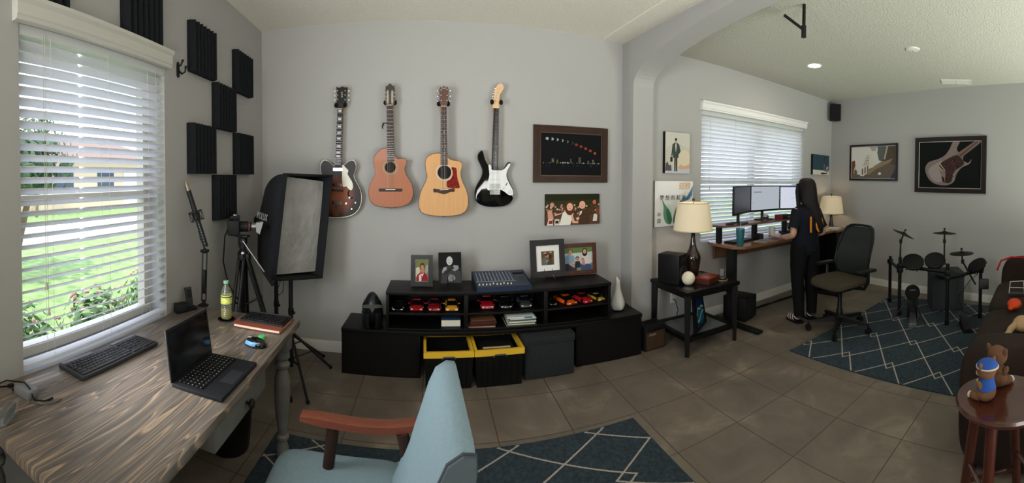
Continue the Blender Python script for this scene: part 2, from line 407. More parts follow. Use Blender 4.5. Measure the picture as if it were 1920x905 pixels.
# ---------------------------------------------------------------- sight lines of the panorama (pixel -> point in the room)
def ray(x, y):
    th = (x - XC) / F; v = -(y - YC) / F; X, Y, Z = math.sin(th), math.cos(th), v
    c, s = math.cos(0.0183), math.sin(0.0183)
    return Vector((X, Y * c + Z * s, -Y * s + Z * c))
EYE = Vector((0, 0, 1.45))
def atd(x, y, d): r = ray(x, y); return EYE + r * (d / math.hypot(r.x, r.y))
def atz(x, y, z): r = ray(x, y); return EYE + r * ((z - 1.45) / r.z)
def aty(x, y, Y): r = ray(x, y); return EYE + r * (Y / r.y)

# ---------------------------------------------------------------- common materials
M_BLACK = mat('black_plastic', (13, 13, 14), 0.45, spec=.35)
M_BLACKM = mat('matt_black_metal', (12, 13, 14), 0.5, spec=.35)
M_CHROME = mat('chrome', (205, 205, 208), 0.18, metal=1.0)
M_STEEL = mat('brushed_steel', (160, 160, 162), 0.35, metal=1.0)
M_WHITEP = mat('white_plastic', (225, 224, 220), 0.4)
M_IVORY = mat('ivory_plastic', (226, 216, 190), 0.4)
M_FOAM = mat('acoustic_foam', (26, 28, 32), 0.95, bump=(400, 0.4))
M_BLKWOOD = mat('black_brown_wood', (9, 8, 8), 0.45, noise=(8, 0.3, (1, 8, 8)), spec=.25)
M_RUB = mat('black_rubber', (14, 14, 15), 0.8)
M_BRASS = mat('gold_metal', (190, 160, 90), 0.3, metal=1.0)

# ---------------------------------------------------------------- acoustic foam squares on the left wall
def foam(y0, z0, label, horizontal=False):
    mb = MB(); s = 0.305; n = 7; pts = [(0, 0), (0, 0.022)]
    for i in range(n): pts += [((i + 0.5) * s / n, 0.052), ((i + 1) * s / n - 0.0005, 0.022)]
    pts += [(s, 0.022), (s, 0)]
    M4 = frameM((LX, y0, z0), (0, 1, 0), (0, 0, 1))
    if horizontal: mb.T = M4 @ Matrix(((0, 0, 1, 0), (1, 0, 0, 0), (0, 1, 0, 0), (0, 0, 0, 1)))
    else: mb.T = M4 @ Matrix(((1, 0, 0, 0), (0, 0, 1, 0), (0, 1, 0, 0), (0, 0, 0, 1)))
    # outline lies in (along wall, out of wall); extruded across
    a = [mb._v((x, y, 0)) for x, y in pts]; b = [mb._v((x, y, s)) for x, y in pts]
    for i in range(len(pts)): mb._f([a[i], a[(i+1) % len(pts)], b[(i+1) % len(pts)], b[i]])
    for i in range(1, len(pts) - 2, 2):      # end caps tooth by tooth
        for ring_, fl_ in ((a, 1), (b, 0)):
            mb._f([ring_[i], ring_[i+1], ring_[i+2]])
    mb._f([a[0]] + [a[i] for i in range(1, len(pts) - 1, 2)] + [a[-1]]); mb._f([b[0]] + [b[i] for i in range(1, len(pts) - 1, 2)] + [b[-1]])
    o = obj('foam_panel', mb, M_FOAM, smooth=0)
    tag(o, label, 'acoustic panel', 'black acoustic foam squares on the window wall')
foam(0.800, 2.155, 'black ridged foam square cut by the top edge of the photo, leftmost above the blind')
foam(1.445, 2.155, 'black ridged foam square above the right end of the blind valance')
foam(2.045, 2.095, 'black ridged foam square right of the wall hook, upper left of the checkerboard')
foam(2.660, 2.090, 'black ridged foam square nearest the ceiling corner, upper right of the checkerboard')
foam(2.345, 1.785, 'black foam square with horizontal ridges in the middle of the checkerboard')
foam(2.030, 1.480, 'black ridged foam square at lower left of the checkerboard beside the blind')
foam(2.660, 1.480, 'black ridged foam square at lower right of the checkerboard above the softbox')
foam(2.335, 1.170, 'black ridged foam square lowest of all, above the camera tripod')

t = thing('coat_hook', 'small black double coat hook on the wall between the blind and the foam squares', 'hook', (LX, 1.94, 2.04))
mb = MB(); mb.T = frameM((0, 0, 0), (0, 1, 0), (0, 0, 1)); mb.prism(smooth_loop([(-.011, 0), (.011, 0), (.013, .04), (.009, .08), (-.009, .08), (-.013, .04)], 3), 0, .006)
obj('back_plate', mb, M_BLACKM, t)
mb = MB(); mb.tube([(0.004, 0, .035), (.03, 0, .012), (.05, 0, .02), (.056, 0, .045)], [.006, .0055, .005, .006]); mb.ball((.056, 0, .047), .009, 10)
obj('lower_prong', mb, M_BLACKM, t)
mb = MB(); mb.tube([(0.004, 0, .06), (.022, 0, .062), (.035, 0, .085)], [.006, .005, .005]); mb.ball((.036, 0, .087), .008, 10); obj('upper_prong', mb, M_BLACKM, t)

# ---------------------------------------------------------------- wooden desk under the window
def desk_wood():
    m = bpy.data.materials.new('weathered_desk_wood'); m.use_nodes = True; n = m.node_tree.nodes; L = m.node_tree.links; b = n['Principled BSDF']
    t = n.new('ShaderNodeTexCoord')
    mp = n.new('ShaderNodeMapping'); mp.inputs['Scale'].default_value = (10, 0.55, 1); L.new(t.outputs['Object'], mp.inputs[0])
    a = n.new('ShaderNodeTexNoise'); a.inputs['Scale'].default_value = 1.3; a.inputs['Detail'].default_value = 2; a.inputs['Distortion'].default_value = 0.5; L.new(mp.outputs[0], a.inputs['Vector'])
    s = n.new('ShaderNodeMath'); s.operation = 'MULTIPLY'; s.inputs[1].default_value = 15; L.new(a.outputs[0], s.inputs[0])
    f = n.new('ShaderNodeMath'); f.operation = 'FRACT'; L.new(s.outputs[0], f.inputs[0])
    r = n.new('ShaderNodeValToRGB'); L.new(f.outputs[0], r.inputs[0]); e = r.color_ramp.elements
    e[0].position = 0; e[0].color = rgb(86, 79, 73); e[1].position = 1.0; e[1].color = rgb(98, 89, 81)
    for p, c in ((0.35, (100, 92, 84)), (0.70, (112, 102, 91)), (0.85, (158, 136, 112)), (0.93, (106, 93, 80))): q = e.new(p); q.color = rgb(*c)
    mp2 = n.new('ShaderNodeMapping'); mp2.inputs['Scale'].default_value = (60, 3, 1); L.new(t.outputs['Object'], mp2.inputs[0])
    g = n.new('ShaderNodeTexNoise'); g.inputs['Scale'].default_value = 2; g.inputs['Detail'].default_value = 5; L.new(mp2.outputs[0], g.inputs['Vector'])
    r2 = n.new('ShaderNodeValToRGB'); L.new(g.outputs[0], r2.inputs[0]); r2.color_ramp.elements[0].position = .3; r2.color_ramp.elements[0].color = (.78, .78, .8, 1); r2.color_ramp.elements[1].position = .7; r2.color_ramp.elements[1].color = (1.1, 1.1, 1.1, 1)
    mu = n.new('ShaderNodeMix'); mu.data_type = 'RGBA'; mu.blend_type = 'MULTIPLY'; mu.inputs['Factor'].default_value = 1; L.new(r.outputs[0], mu.inputs['A']); L.new(r2.outputs[0], mu.inputs['B'])
    L.new(mu.outputs['Result'], b.inputs['Base Color']); b.inputs['Roughness'].default_value = 0.38
    return m
M_DESK = desk_wood()
M_GREYPAINT = mat('grey_painted_wood', (104, 102, 98), 0.6, noise=(20, 0.08, (1, 1, 1)))
DX0, DX1, DY0, DY1, DZ = LX + 0.003, -0.590, 0.595, 2.032, 0.70
desk = thing('writing_desk', 'weathered brown plank desk with turned grey legs under the large blind', 'desk', ((DX0+DX1)/2, (DY0+DY1)/2, 0))
mb = MB(); mb.box(((DX0+DX1)/2, (DY0+DY1)/2, DZ - 0.019), (DX1-DX0, DY1-DY0, 0.038), 0.012); obj('desk_top', mb, M_DESK, desk, world=True)
mb = MB()
mb.box(((DX0+DX1)/2 - .02, DY1 - .10, .61), (DX1-DX0-.16, .022, .10)); mb.box(((DX0+DX1)/2 - .02, DY0 + .10, .61), (DX1-DX0-.16, .022, .10))
mb.box((DX1 - .10, (DY0+DY1)/2, .63), (.022, DY1-DY0-.18, .062)); mb.box((DX0 + .06, (DY0+DY1)/2, .61), (.022, DY1-DY0-.18, .10))
obj('apron', mb, M_GREYPAINT, desk, world=True)
mb = MB(); mb.box((DX1 - .055, 1.355, .607), (.060, .455, .104), .004)
dr = obj('drawer', mb, M_GREYPAINT, desk, world=True)
mb = MB(); mb.lathe([(.006, 0), (.006, .012), (.017, .018), (.019, .026), (.014, .032), (.001, .034)], (DX1 - .025, 1.375, .600), (1, 0, 0), 20)
kn = obj('knob', mb, mat('black_knob', (26, 24, 23), .35), dr)
for sx, sy in ((DX1 - .075, DY1 - .085), (DX0 + .075, DY1 - .085), (DX1 - .075, DY0 + .085), (DX0 + .075, DY0 + .085)):
    mb = MB(); mb.box((sx, sy, .612), (.086, .086, .10), .004)
    mb.lathe([(.020, 0), (.030, .01), (.034, .05), (.026, .08), (.022, .095), (.034, .105), (.034, .118), (.024, .128), (.026, .15), (.038, .26), (.043, .36), (.040, .42), (.028, .46), (.026, .468), (.040, .478), (.042, .492), (.030, .505), (.028, .515), (.041, .525), (.041, .545), (.034, .562)], (sx, sy, 0), (0, 0, 1), 28)
    obj('leg', mb, M_GREYPAINT, desk, world=True)

t = thing('waste_bin', 'black tapered waste bin standing on the floor under the desk corner', 'bin', (-.965, 1.93, 0))
mb = MB(); 
rs = [mb.ring((0, 0, z), (0, 0, 1), r, 32) for r, z in ((.105, 0), (.110, .012), (.150, .46), (.146, .46), (.106, .02))]
mb.skin(rs); obj('bin_body', mb, M_BLACK, t)
mb = MB(); mb.skin([mb.ring((0, 0, z), (0, 0, 1), r, 32) for r, z in ((.149, .452), (.157, .455), (.157, .468), (.146, .468))], caps=False); obj('rim', mb, M_BLACK, t)

# wireless keyboard near the window
def keyboard(t, w, d, rows, key, mk, mbody, mkeys, hb=.016, strip=None, keyw=None, tilt=0.0):
    mb = MB(); mb.T = Matrix.Rotation(tilt, 4, 'X'); mb.box((0, 0, hb / 2), (w, d, hb), .005); obj('keyboard_body', mb, mbody, t)
    mb = MB(); mb.T = Matrix.Rotation(tilt, 4, 'X'); ky = (d - (strip or 0) - .016) / rows
    for r in range(rows):
        y = -d/2 + .008 + (r + .5) * ky; x = -w/2 + .010; i = 0; lay = key[r]; tot = sum(lay)
        for k in lay:
            kw = k / tot * (w - .020)
            if kw > 0 and k != .5: mb.box((x + kw/2, y, hb + .002), (kw - .003, ky - .0035, .005), .0012)
            x += kw; i += 1
    obj('keycaps', mb, mkeys, t)
K1 = [[1.5, 1.2, 1.2, 5.6, 1.2, 1.2, 1.2, 1.2, .5, 1, 1, 1, .5, 2, 1, 1], [2.2] + [1]*10 + [2.8, .5, .5, 1, .5, .5, 1, 1, 1, 1], [1.8] + [1]*11 + [2.2, .5, 1, 1, 1, .5, 1, 1, 1, 1], [1.5] + [1]*12 + [1.5, .5, 1, 1, 1, .5, 1, 1, 1, 1], [1]*13 + [2, .5, 1, 1, 1, .5, 1, 1, 1, 1], [1, .5] + [1]*12 + [.5, .5, 1, 1, 1, .5, 1, 1, 1, 1]]
t = thing('computer_keyboard', 'long dark grey keyboard lying on the desk below the blind', 'keyboard', (-1.158, 1.222, DZ + .001), PI/2 + math.radians(-2.5))
keyboard(t, .445, .150, 6, K1, None, mat('keyboard_grey', (58, 58, 62), .5), mat('keycap_grey', (44, 44, 47), .45), strip=.024)
for sx in (-1, 1): mb = MB(); mb.box((sx * .135, .0615, .0168), (.155, .019, .0012)); obj('solar_strip', mb, mat('solar_purple', (92, 84, 98), .25), t)

# open laptop
t = thing('laptop', 'open black laptop with a dark screen near the front edge of the desk', 'laptop', (-.712, 1.322, DZ + .001), PI/2 + math.radians(-1))
M_LAP = mat('laptop_black', (24, 25, 28), .5)
mb = MB(); mb.box((0, 0, .0075), (.295, .205, .015), .004); obj('base', mb, M_LAP, t)
mb = MB(); mb.box((0, .036, .0155), (.262, .102, .001)); obj('key_well', mb, mat('laptop_well', (14, 14, 16), .6), t)
mb = MB()
for r in range(6):
    for k in range(14):
        mb.box((-.122 + k * .0188, -.008 + r * .0175, .0172), (.0158, .0145, .003), .0006)
kk = obj('keycaps', mb, mat('laptop_keys', (18, 18, 20), .4), t)
mb = MB()
for r in range(6):
    for k in range(14): mb.box((-.125 + k * .0188, -.006 + r * .0175, .01885), (.003, .003, .0003))
obj('key_legends', mb, mat('key_legend', (170, 172, 176), .5), t)
mb = MB(); mb.box((0, -.066, .0153), (.10, .052, .0008)); obj('touchpad', mb, mat('touchpad', (40, 41, 44), .35), t)
LT = Matrix.Translation((0, .102, .012)) @ Matrix.Rotation(math.radians(-8), 4, 'X')
mb = MB(); mb.T = LT; mb.box((0, .003, .094), (.295, .006, .188), .002); lid = obj('lid', mb, M_LAP, t)
mb = MB(); mb.T = LT; mb.box((0, -.0005, .098), (.275, .001, .160)); obj('screen', mb, mat('laptop_glass', (20, 24, 28), .12, noise=(14, .8, (1, 1, 1))), lid)
mb = MB(); mb.T = LT; mb.box((0, .008, .180), (.07, .006, .010), .002); obj('camera_bump', mb, M_LAP, lid)

# bottle on a coaster
t = thing('coaster', 'round black coaster under the plastic bottle on the desk', 'coaster', (-.957, 1.893, DZ))
mb = MB(); mb.lathe([(.001, .0008), (.046, .0008), (.047, .003), (.045, .0055), (.001, .0055)], seg=32); obj('disc', mb, M_RUB, t)
mb = MB(); mb.lathe([(.040, .0056), (.042, .0062), (.044, .0056)], seg=32); obj('rim', mb, M_RUB, t)
t = thing('water_bottle', 'clear plastic bottle with yellow drink and a pale green label on a coaster', 'bottle', (-.957, 1.893, DZ + .0065))
mb = MB(); pr = [(.004, .001), (.024, 0), (.0285, .006)]
for i in range(6): z = .014 + i * .0105; pr += [(.0290, z), (.0272, z + .005)]
pr += [(.0295, .080), (.0295, .128), (.028, .140), (.0215, .158), (.0135, .172), (.0125, .186), (.0128, .188), (.0010, .1885)]
mb.lathe(pr, seg=28); obj('bottle_body', mb, mat('clear_pet', (236, 244, 236), .05, trans=.95), t)
mb = MB(); mb.lathe([(.001, .003), (.0225, .004), (.0262, .012), (.0262, .056), (.001, .056)], seg=24); obj('drink', mb, mat('yellow_drink', (226, 210, 96), .1, trans=.55), t)
mb = MB(); mb.skin([mb.ring((0, 0, z), (0, 0, 1), .0299, 28) for z in (.082, .126)], caps=False); lb = obj('label', mb, mat('green_yellow_label', (202, 208, 104), .5, noise=(90, .25, (1, 1, 1))), t)
mb = MB(); mb.skin([mb.ring((0, 0, z), (0, 0, 1), .0301, 28) for z in (.116, .122)], caps=False); obj('label_band', mb, flat(70, 40, 34), lb)
mb = MB(); mb.lathe([(.014, .186), (.0145, .188), (.0145, .199), (.013, .201), (.001, .201)], seg=24); obj('cap', mb, mat('pale_green_cap', (120, 170, 140), .4), t)

# leather notebook with a small keyboard on it
t = thing('notebook', 'red-brown leather notebook lying under the small keyboard at the desk corner', 'notebook', (-.748, 1.900, DZ), math.radians(-3))
mb = MB(); mb.box((0, 0, .0035), (.255, .185, .003), .001); mb.box((0, 0, .0165), (.255, .185, .003), .001); mb.box((0, .090, .010), (.255, .004, .013), .001)
obj('cover', mb, mat('red_leather', (122, 58, 40), .45), t)
mb = MB(); mb.box((0, -.002, .010), (.246, .176, .0105)); obj('pages', mb, mat('page_edges', (206, 190, 170), .8), t)
t = thing('compact_keyboard', 'small black keyboard resting on the leather notebook', 'keyboard', (-.742, 1.915, DZ + .0185), math.radians(-3))
keyboard(t, .235, .120, 5, [[1.4, 1.2, 1.2, 5, 1.2, 1.2, 1, 1]] + [[1.4] + [1]*10 + [1.6]] * 2 + [[1]*13] * 2, None, M_BLACK, mat('black_keys', (12, 12, 13), .35), hb=.010)
mb = MB(); mb.box((0, .0615, .008), (.236, .006, .016), .002); obj('battery_bar', mb, M_BLACKM, t)

t = thing('computer_mouse', 'glossy black mouse with a light blue side on the desk', 'mouse', (-.688, 1.648, DZ), math.radians(80))
mb = MB(); mb.grid(lambda u, v: ((.033 * math.cos(2*PI*u) * math.sin(PI*v*.5)) * (1 - .12*math.sin(2*PI*u)), .055 * math.sin(2*PI*u) * math.sin(PI*v*.5), .002 + .034 * math.cos(PI*v*.5)**.8), 28, 10, wrap=True)
mb._f([mb._v((.033*math.cos(2*PI*i/28)*(1-.12*math.sin(2*PI*i/28)), .055*math.sin(2*PI*i/28), .002)) for i in range(28)])
obj('shell', mb, mat('gloss_black', (10, 10, 12), .12), t)
mb = MB(); mb.box((.0, .030, .0325), (.007, .022, .006), .002); obj('scroll_wheel', mb, M_STEEL, t)
mb = MB(); mb.grid(lambda u, v: ((.0335 + .0004) * math.cos(-.9 + 1.7*u + PI) * math.sin(PI*(.62 + .32*v)*.5), .0556 * math.sin(-.9 + 1.7*u + PI) * math.sin(PI*(.62 + .32*v)*.5), .003 + .034 * math.cos(PI*(.62 + .32*v)*.5)**.8), 10, 3)
obj('side_panel', mb, mat('light_blue_side', (90, 150, 196), .35), t)
t = thing('bottle_cap', 'small bright green bottle cap lying behind the mouse', 'cap', (-.690, 1.728, DZ + .001))
mb = MB(); mb.skin([mb.ring((0, 0, z), (0, 0, 1), r, 24) for r, z in ((.0165, 0), (.0168, .010), (.0160, .0125), (.001, .013))]); obj('shell', mb, mat('green_cap', (64, 190, 96), .4), t)
mb = MB(); mb.skin([mb.ring((0, 0, z), (0, 0, 1), r, 24) for r, z in ((.0172, .0005), (.0174, .003), (.0168, .004))], caps=False); obj('grip_ring', mb, mat('green_cap', (64, 190, 96), .4), t)

# small black speaker cube and a remote-like phone in a dock, by the window
t = thing('desk_clock', 'small black box-shaped device on the desk beside the blind corner', 'device', (-1.232, 1.868, DZ + .001), math.radians(62))
mb = MB(); mb.box((0, 0, .028), (.070, .038, .054), .006); obj('case', mb, M_BLACK, t)
mb = MB(); mb.box((0, -.0195, .030), (.056, .001, .038)); obj('front_panel', mb, mat('dark_screen', (30, 33, 36), .15), t)
t = thing('phone_dock', 'slim black handset leaning upright in its charging dock by the window wall', 'phone dock', (-1.215, 1.945, DZ + .001), math.radians(60))
mb = MB(); mb.box((0, 0, .008), (.062, .060, .016), .005); obj('dock', mb, M_BLACK, t)
mb = MB(); mb.T = Matrix.Translation((0, .006, .012)) @ Matrix.Rotation(math.radians(-13), 4, 'X'); mb.box((0, 0, .055), (.042, .016, .112), .005); hs = obj('handset', mb, mat('dark_grey_plastic', (46, 48, 48), .4), t)
mb = MB(); mb.T = Matrix.Translation((0, .006, .012)) @ Matrix.Rotation(math.radians(-13), 4, 'X'); mb.box((0, -.0085, .075), (.032, .001, .045)); obj('display', mb, mat('dark_screen', (30, 33, 36), .15), hs)

# power brick with leads, and an acrylic card holder
t = thing('power_adapter', 'grey power brick with two short leads at the left end of the desk', 'adapter', (-1.152, .785, DZ + .001), math.radians(8))
mb = MB(); mb.box((0, 0, .015), (.075, .052, .030), .006); obj('brick', mb, mat('adapter_grey', (120, 122, 126), .4), t)
mb = MB(); mb.tube([(-.11, -.10, .012), (-.07, -.03, .036), (-.02, .01, .0335), (.02, -.004, .0335), (.052, -.012, .008), (.075, .010, .004), (.082, .028, .004)], .0026, 6); obj('lead', mb, M_RUB, t)
mb = MB(); mb.cyl((.082, .026, .004), (.0835, .045, .004), .004, seg=8); obj('plug', mb, M_BLACK, t)
mb = MB(); mb.tube([(.036, -.004, .010), (.056, -.020, .004), (.085, -.006, .0035), (.101, .018, .0035), (.106, .040, .0035)], .0024, 6); obj('lead', mb, mat('grey_lead', (90, 88, 88), .5), t)
mb = MB(); mb.cyl((.106, .038, .004), (.108, .062, .004), .0042, .003, seg=8); obj('plug', mb, M_STEEL, t)
t = thing('card_holder', 'clear acrylic card holder with a card at the left edge of the desk', 'card holder', (-1.075, .655, DZ + .001), math.radians(-60))
mb = MB(); mb.box((0, -.018, .012), (.085, .002, .024)); mb.box((0, .018, .026), (.085, .002, .052), rot=(-.25, 0, 0)); mb.box((0, 0, .001), (.085, .038, .002))
obj('holder', mb, mat('clear_acrylic', (235, 240, 240), .05, trans=.85), t)
mb = MB(); mb.T = Matrix.Translation((0, .008, .006)) @ Matrix.Rotation(-.25, 4, 'X'); mb.box((0, 0, .022), (.078, .0012, .044)); cdp = obj('card', mb, mat('grey_card', (120, 124, 122), .6), t)
mb = MB(); mb.T = Matrix.Translation((0, .0065, .006)) @ Matrix.Rotation(-.25, 4, 'X') @ Matrix(((1, 0, 0, .008), (0, 0, 1, 0), (0, 1, 0, .022), (0, 0, 0, 1)))
mb.prism([(.012*math.cos(i*PI/5 + .3) * (1 if i % 2 else .45), .012*math.sin(i*PI/5 + .3) * (1 if i % 2 else .45)) for i in range(10)], -.0006, .0006); obj('printed_star', mb, flat(214, 196, 60), cdp)
t = thing('desk_cable', 'black cable draped over the desk edge behind the power brick', 'cable', (-1.20, .70, DZ + .001))
mb = MB(); mb.tube([(.02, -.11, -.0 + .004), (-.02, -.04, .004), (-.045, .03, .005), (-.03, .07, .004), (.0, .06, .004)], .003, 6); obj('strand', mb, M_RUB, t)
mb = MB(); mb.box((-.03, .07, .006), (.014, .022, .010), .002); obj('plug', mb, M_BLACK, t)

# ---------------------------------------------------------------- microphone on its desk arm
D0 = 2.38
t = thing('boom_stand', 'black jointed boom arm clamped to the far desk edge', 'microphone stand', (-1.178, 2.045, DZ))
mb = MB(); mb.box((-1.178, 2.030, DZ + .006), (.05, .045, .010), .002); mb.box((-1.178, 2.044, DZ - .02), (.036, .010, .06)); mb.box((-1.178, 2.025, DZ - .05), (.036, .04, .008)); mb.cyl((-1.178, 2.036, DZ), (-1.178, 2.036, DZ + .035), .011, seg=14)
obj('clamp', mb, M_BLACKM, t, world=True)
pA = Vector((-1.178, 2.036, DZ + .03)); pB = atd(384, 470, D0); pC = atd(366, 404, D0 - .02)
mb = MB(); dx = Vector((.009, .009, 0))
for s_ in (-1, 1): mb.cyl(pA + dx * s_, pB + dx * s_, .0045, seg=6)
mb.box(tuple((pA*.62 + pB*.38)), (.020, .020, .14), .003); obj('lower_arm', mb, M_BLACKM, t, world=True)
mb = MB(); mb.ball(tuple(pB), .016, 12); mb.cyl(pB - dx*2, pB + dx*2, .009, seg=12); obj('elbow', mb, M_BLACKM, t, world=True)
pD = atd(372, 432, D0 - .02); dirm = (atd(347, 337, D0 - .02) - atd(386, 462, D0 - .02)).normalized()
mb = MB(); mb.tube([pB, pB + Vector((-.004, -.002, .03)), atd(376, 448, D0)], .005, 6); mb.cyl(atd(376, 448, D0), pC, .004, seg=6)
obj('upper_arm', mb, M_BLACKM, t, world=True)
t = thing('microphone', 'long black shotgun microphone with a pale tip held in a spider shock mount', 'microphone', tuple(pC))
m0 = atd(386, 462, D0 - .06); m1 = atd(347, 337, D0 - .06); ax = (m1 - m0)
mb = MB(); mb.cyl(m0, m0 + ax * .84, .0155, .0150, seg=18); obj('body', mb, mat('microphone_black', (30, 31, 34), .4), t, world=True)
mb = MB(); mb.cyl(m0 + ax*.84, m0 + ax*.93, .0150, .0120, seg=18); mb.cyl(m0 + ax*.93, m1, .0120, .004, seg=18); obj('tip', mb, mat('champagne_metal', (150, 138, 122), .35, metal=.7), t, world=True)
mb = MB(); q = ax.normalized().to_track_quat('Z', 'Y')
for k in range(9): mb.cyl(m0 + ax*(.05 + k*.04) + q @ Vector((.0148, 0, 0)), m0 + ax*(.07 + k*.04) + q @ Vector((.0148, 0, 0)), .003, seg=6)
for k in range(9): mb.cyl(m0 + ax*(.05 + k*.04) + q @ Vector((0, -.0148, 0)), m0 + ax*(.07 + k*.04) + q @ Vector((0, -.0148, 0)), .003, seg=6)
obj('vents', mb, M_STEEL, t, world=True)
mc = m0 + ax * .46; mb = MB()
for zz in (-.026, .026):
    mb.T = Matrix()
    ring_ = [mc + q @ Vector((.040*math.cos(2*PI*i/20), .040*math.sin(2*PI*i/20), zz)) for i in range(21)]; mb.tube(ring_, .0022, 5)
for i in range(8):
    a_ = 2*PI*i/8; mb.cyl(mc + q @ Vector((.040*math.cos(a_), .040*math.sin(a_), -.026)), mc + q @ Vector((.040*math.cos(a_+.4), .040*math.sin(a_+.4), .026)), .0018, seg=5)
    mb.cyl(mc + q @ Vector((.040*math.cos(a_), .040*math.sin(a_), .026)), mc + q @ Vector((.016*math.cos(a_+.8), .016*math.sin(a_+.8), 0)), .0014, seg=4)
for s_ in (-1, 1): mb.tube([mc + q @ Vector((s_*.016, 0, 0)), mc + q @ Vector((s_*.052, 0, .018)), mc + q @ Vector((s_*.058, 0, -.005)), mc + q @ Vector((s_*.040, 0, -.026))], .0025, 5)
mb.cyl(mc + q @ Vector((0, 0, -.02)), mc + q @ Vector((0, 0, .02)), .021, seg=16)
obj('shock_mount', mb, M_BLACKM, t, world=True)
# ---------------------------------------------------------------- camera on its tripod
DT = 2.66; base = atd(456, 560, DT); bx_, by_ = base.x, base.y
R1 = Vector((.914, .406, 0)); V1 = Vector((-.406, .914, 0)); UP = Vector((0, 0, 1))
t = thing('camera_tripod', 'tall black tripod with a fluid head and silver pan handle behind the desk', 'tripod', (bx_, by_, 0))
z1 = 0.93
mb = MB(); mb.cyl((bx_, by_, .50), (bx_, by_, 1.0), .017, seg=14); obj('centre_column', mb, M_BLACKM, t, world=True)
mb = MB(); mb.lathe([(.030, -.03), (.036, -.01), (.036, .02), (.028, .035), (.020, .05)], (bx_, by_, z1), seg=20); mb.ball((bx_, by_, z1 + .03), (.030, .030, .018), 14); obj('collar', mb, M_BLACKM, t, world=True)
for i, (dx_, dy_) in enumerate(((R1*.40 + V1*-.10), (R1*-.13 + V1*-.10), (R1*.10 + V1*.42)) if False else ((R1*.30 - V1*.10)[:2], (R1*-.12 - V1*.38)[:2], (R1*.02 + V1*.33)[:2])):
    d = Vector((dx_, dy_, 0)); side = d.normalized().cross(UP); top = Vector((bx_, by_, z1)) + d.normalized() * .03; foot = Vector((bx_, by_, .012)) + d; mid = top.lerp(foot, .48)
    mb = MB()
    for s_ in (-1, 1): mb.cyl(top + side * .016 * s_, mid + side * .020 * s_, .0115, seg=10)
    mb.box(tuple(top), (.04, .04, .04), .006); mb.box(tuple(mid), (.052, .052, .040), .006)
    lg = obj('leg', mb, M_BLACKM, t, world=True)
    mb = MB(); mb.cyl(mid, foot, .013, .010, seg=10); c_ = obj('lower_tube', mb, M_BLACKM, lg)
    mb = MB(); mb.lathe([(.016, -.012), (.018, 0), (.012, .02)], tuple(foot), seg=12); c_ = obj('foot', mb, M_RUB, lg)
mb = MB()
for i in range(3):
    a_ = 2.1*i + .5; mb.cyl((bx_, by_, .60), (bx_ + .13*math.cos(a_), by_ + .13*math.sin(a_), .66), .006, seg=6)
obj('spreader', mb, M_BLACKM, t, world=True)
hz = 1.0; mb = MB(); mb.cyl((bx_, by_, hz - .01), (bx_, by_, hz + .015), .026, seg=18); mb.box((bx_, by_, hz + .035), (.050, .05, .045), .008); mb.cyl(Vector((bx_, by_, hz + .04)) - V1*.045, Vector((bx_, by_, hz + .04)) + V1*.03, .018, seg=14); mb.box((bx_, by_, hz + .066), (.085, .055, .014), .004)
hd = obj('fluid_head', mb, M_BLACKM, t, world=True)
mb = MB(); mb.lathe([(.012, 0), (.012, .004), (.009, .006)], tuple(Vector((bx_, by_, hz - .045)) - V1*.034), tuple(-V1), 14); obj('badge', mb, M_CHROME, t, world=True)
h0 = Vector((bx_, by_, hz + .04)) - V1 * .04; h1 = atd(513, 535, DT - .10)
mb = MB(); mb.cyl(h0, h0.lerp(h1, .72), .0055, seg=10); obj('pan_handle', mb, M_STEEL, t, world=True)
mb = MB(); mb.cyl(h0.lerp(h1, .70), h1, .012, .013, seg=12); obj('grip', mb, M_RUB, t, world=True)

cz = hz + .075; cc = Vector((bx_, by_, cz)) - R1 * .005
t = thing('digital_camera', 'black camera with a long lens and pale lens hood on the tripod', 'camera', tuple(cc), math.atan2(R1.y, R1.x))
MC_ = mat('camera_black', (24, 24, 26), .5)
mb = MB(); mb.box((-.045, .0, .055), (.062, .135, .098), .012); mb.box((-.055, -.055, .052), (.078, .040, .100), .014); mb.box((-.045, 0, .010), (.066, .13, .022), .008); obj('camera_body', mb, MC_, t)
mb = MB(); mb.box((-.045, .005, .113), (.066, .055, .030), .010); obj('viewfinder_hump', mb, MC_, t)
mb = MB(); mb.box((-.045, .005, .131), (.022, .022, .006), .001); obj('hot_shoe', mb, M_STEEL, t)
mb = MB(); mb.cyl((-.045, -.045, .104), (-.045, -.045, .114), .014, seg=16); obj('mode_dial', mb, MC_, t)
mb = MB(); mb.lathe([(.034, 0), (.036, .006), (.036, .03), (.034, .034), (.036, .040), (.036, .058), (.034, .062), (.031, .068), (.028, .078), (.026, .078)], (-.016, .0, .055), (1, 0, 0), 28); ln = obj('lens_barrel', mb, MC_, t)
for x_ in (.044, .050): mb = MB(); mb.skin([mb.ring((x_, 0, .055), (1, 0, 0), .0368, 28), mb.ring((x_ + .002, 0, .055), (1, 0, 0), .0368, 28)]); obj('red_ring', mb, mat('red_ring', (150, 70, 66), .4), ln)
mb = MB(); mb.lathe([(.020, 0), (.021, .03), (.021, .036)], (.060, 0, .055), (1, 0, 0), 24); obj('front_tube', mb, mat('lens_silver', (150, 148, 146), .35, metal=.8), t)
mb = MB(); a4 = [(.094, -.026, .080), (.094, .026, .080), (.094, .026, .020), (.094, -.026, .020)]; b4 = [(.140, -.036, .086), (.140, .036, .086), (.116, .036, .006), (.116, -.036, .006)]
va = [mb._v(p) for p in a4]; vb = [mb._v(p) for p in b4]
for i in range(4): mb._f([va[i], va[(i+1) % 4], vb[(i+1) % 4], vb[i]])
mb._f(va[::-1]); mb.solidify(.003); obj('lens_hood', mb, mat('pale_hood', (140, 140, 136), .6), t)
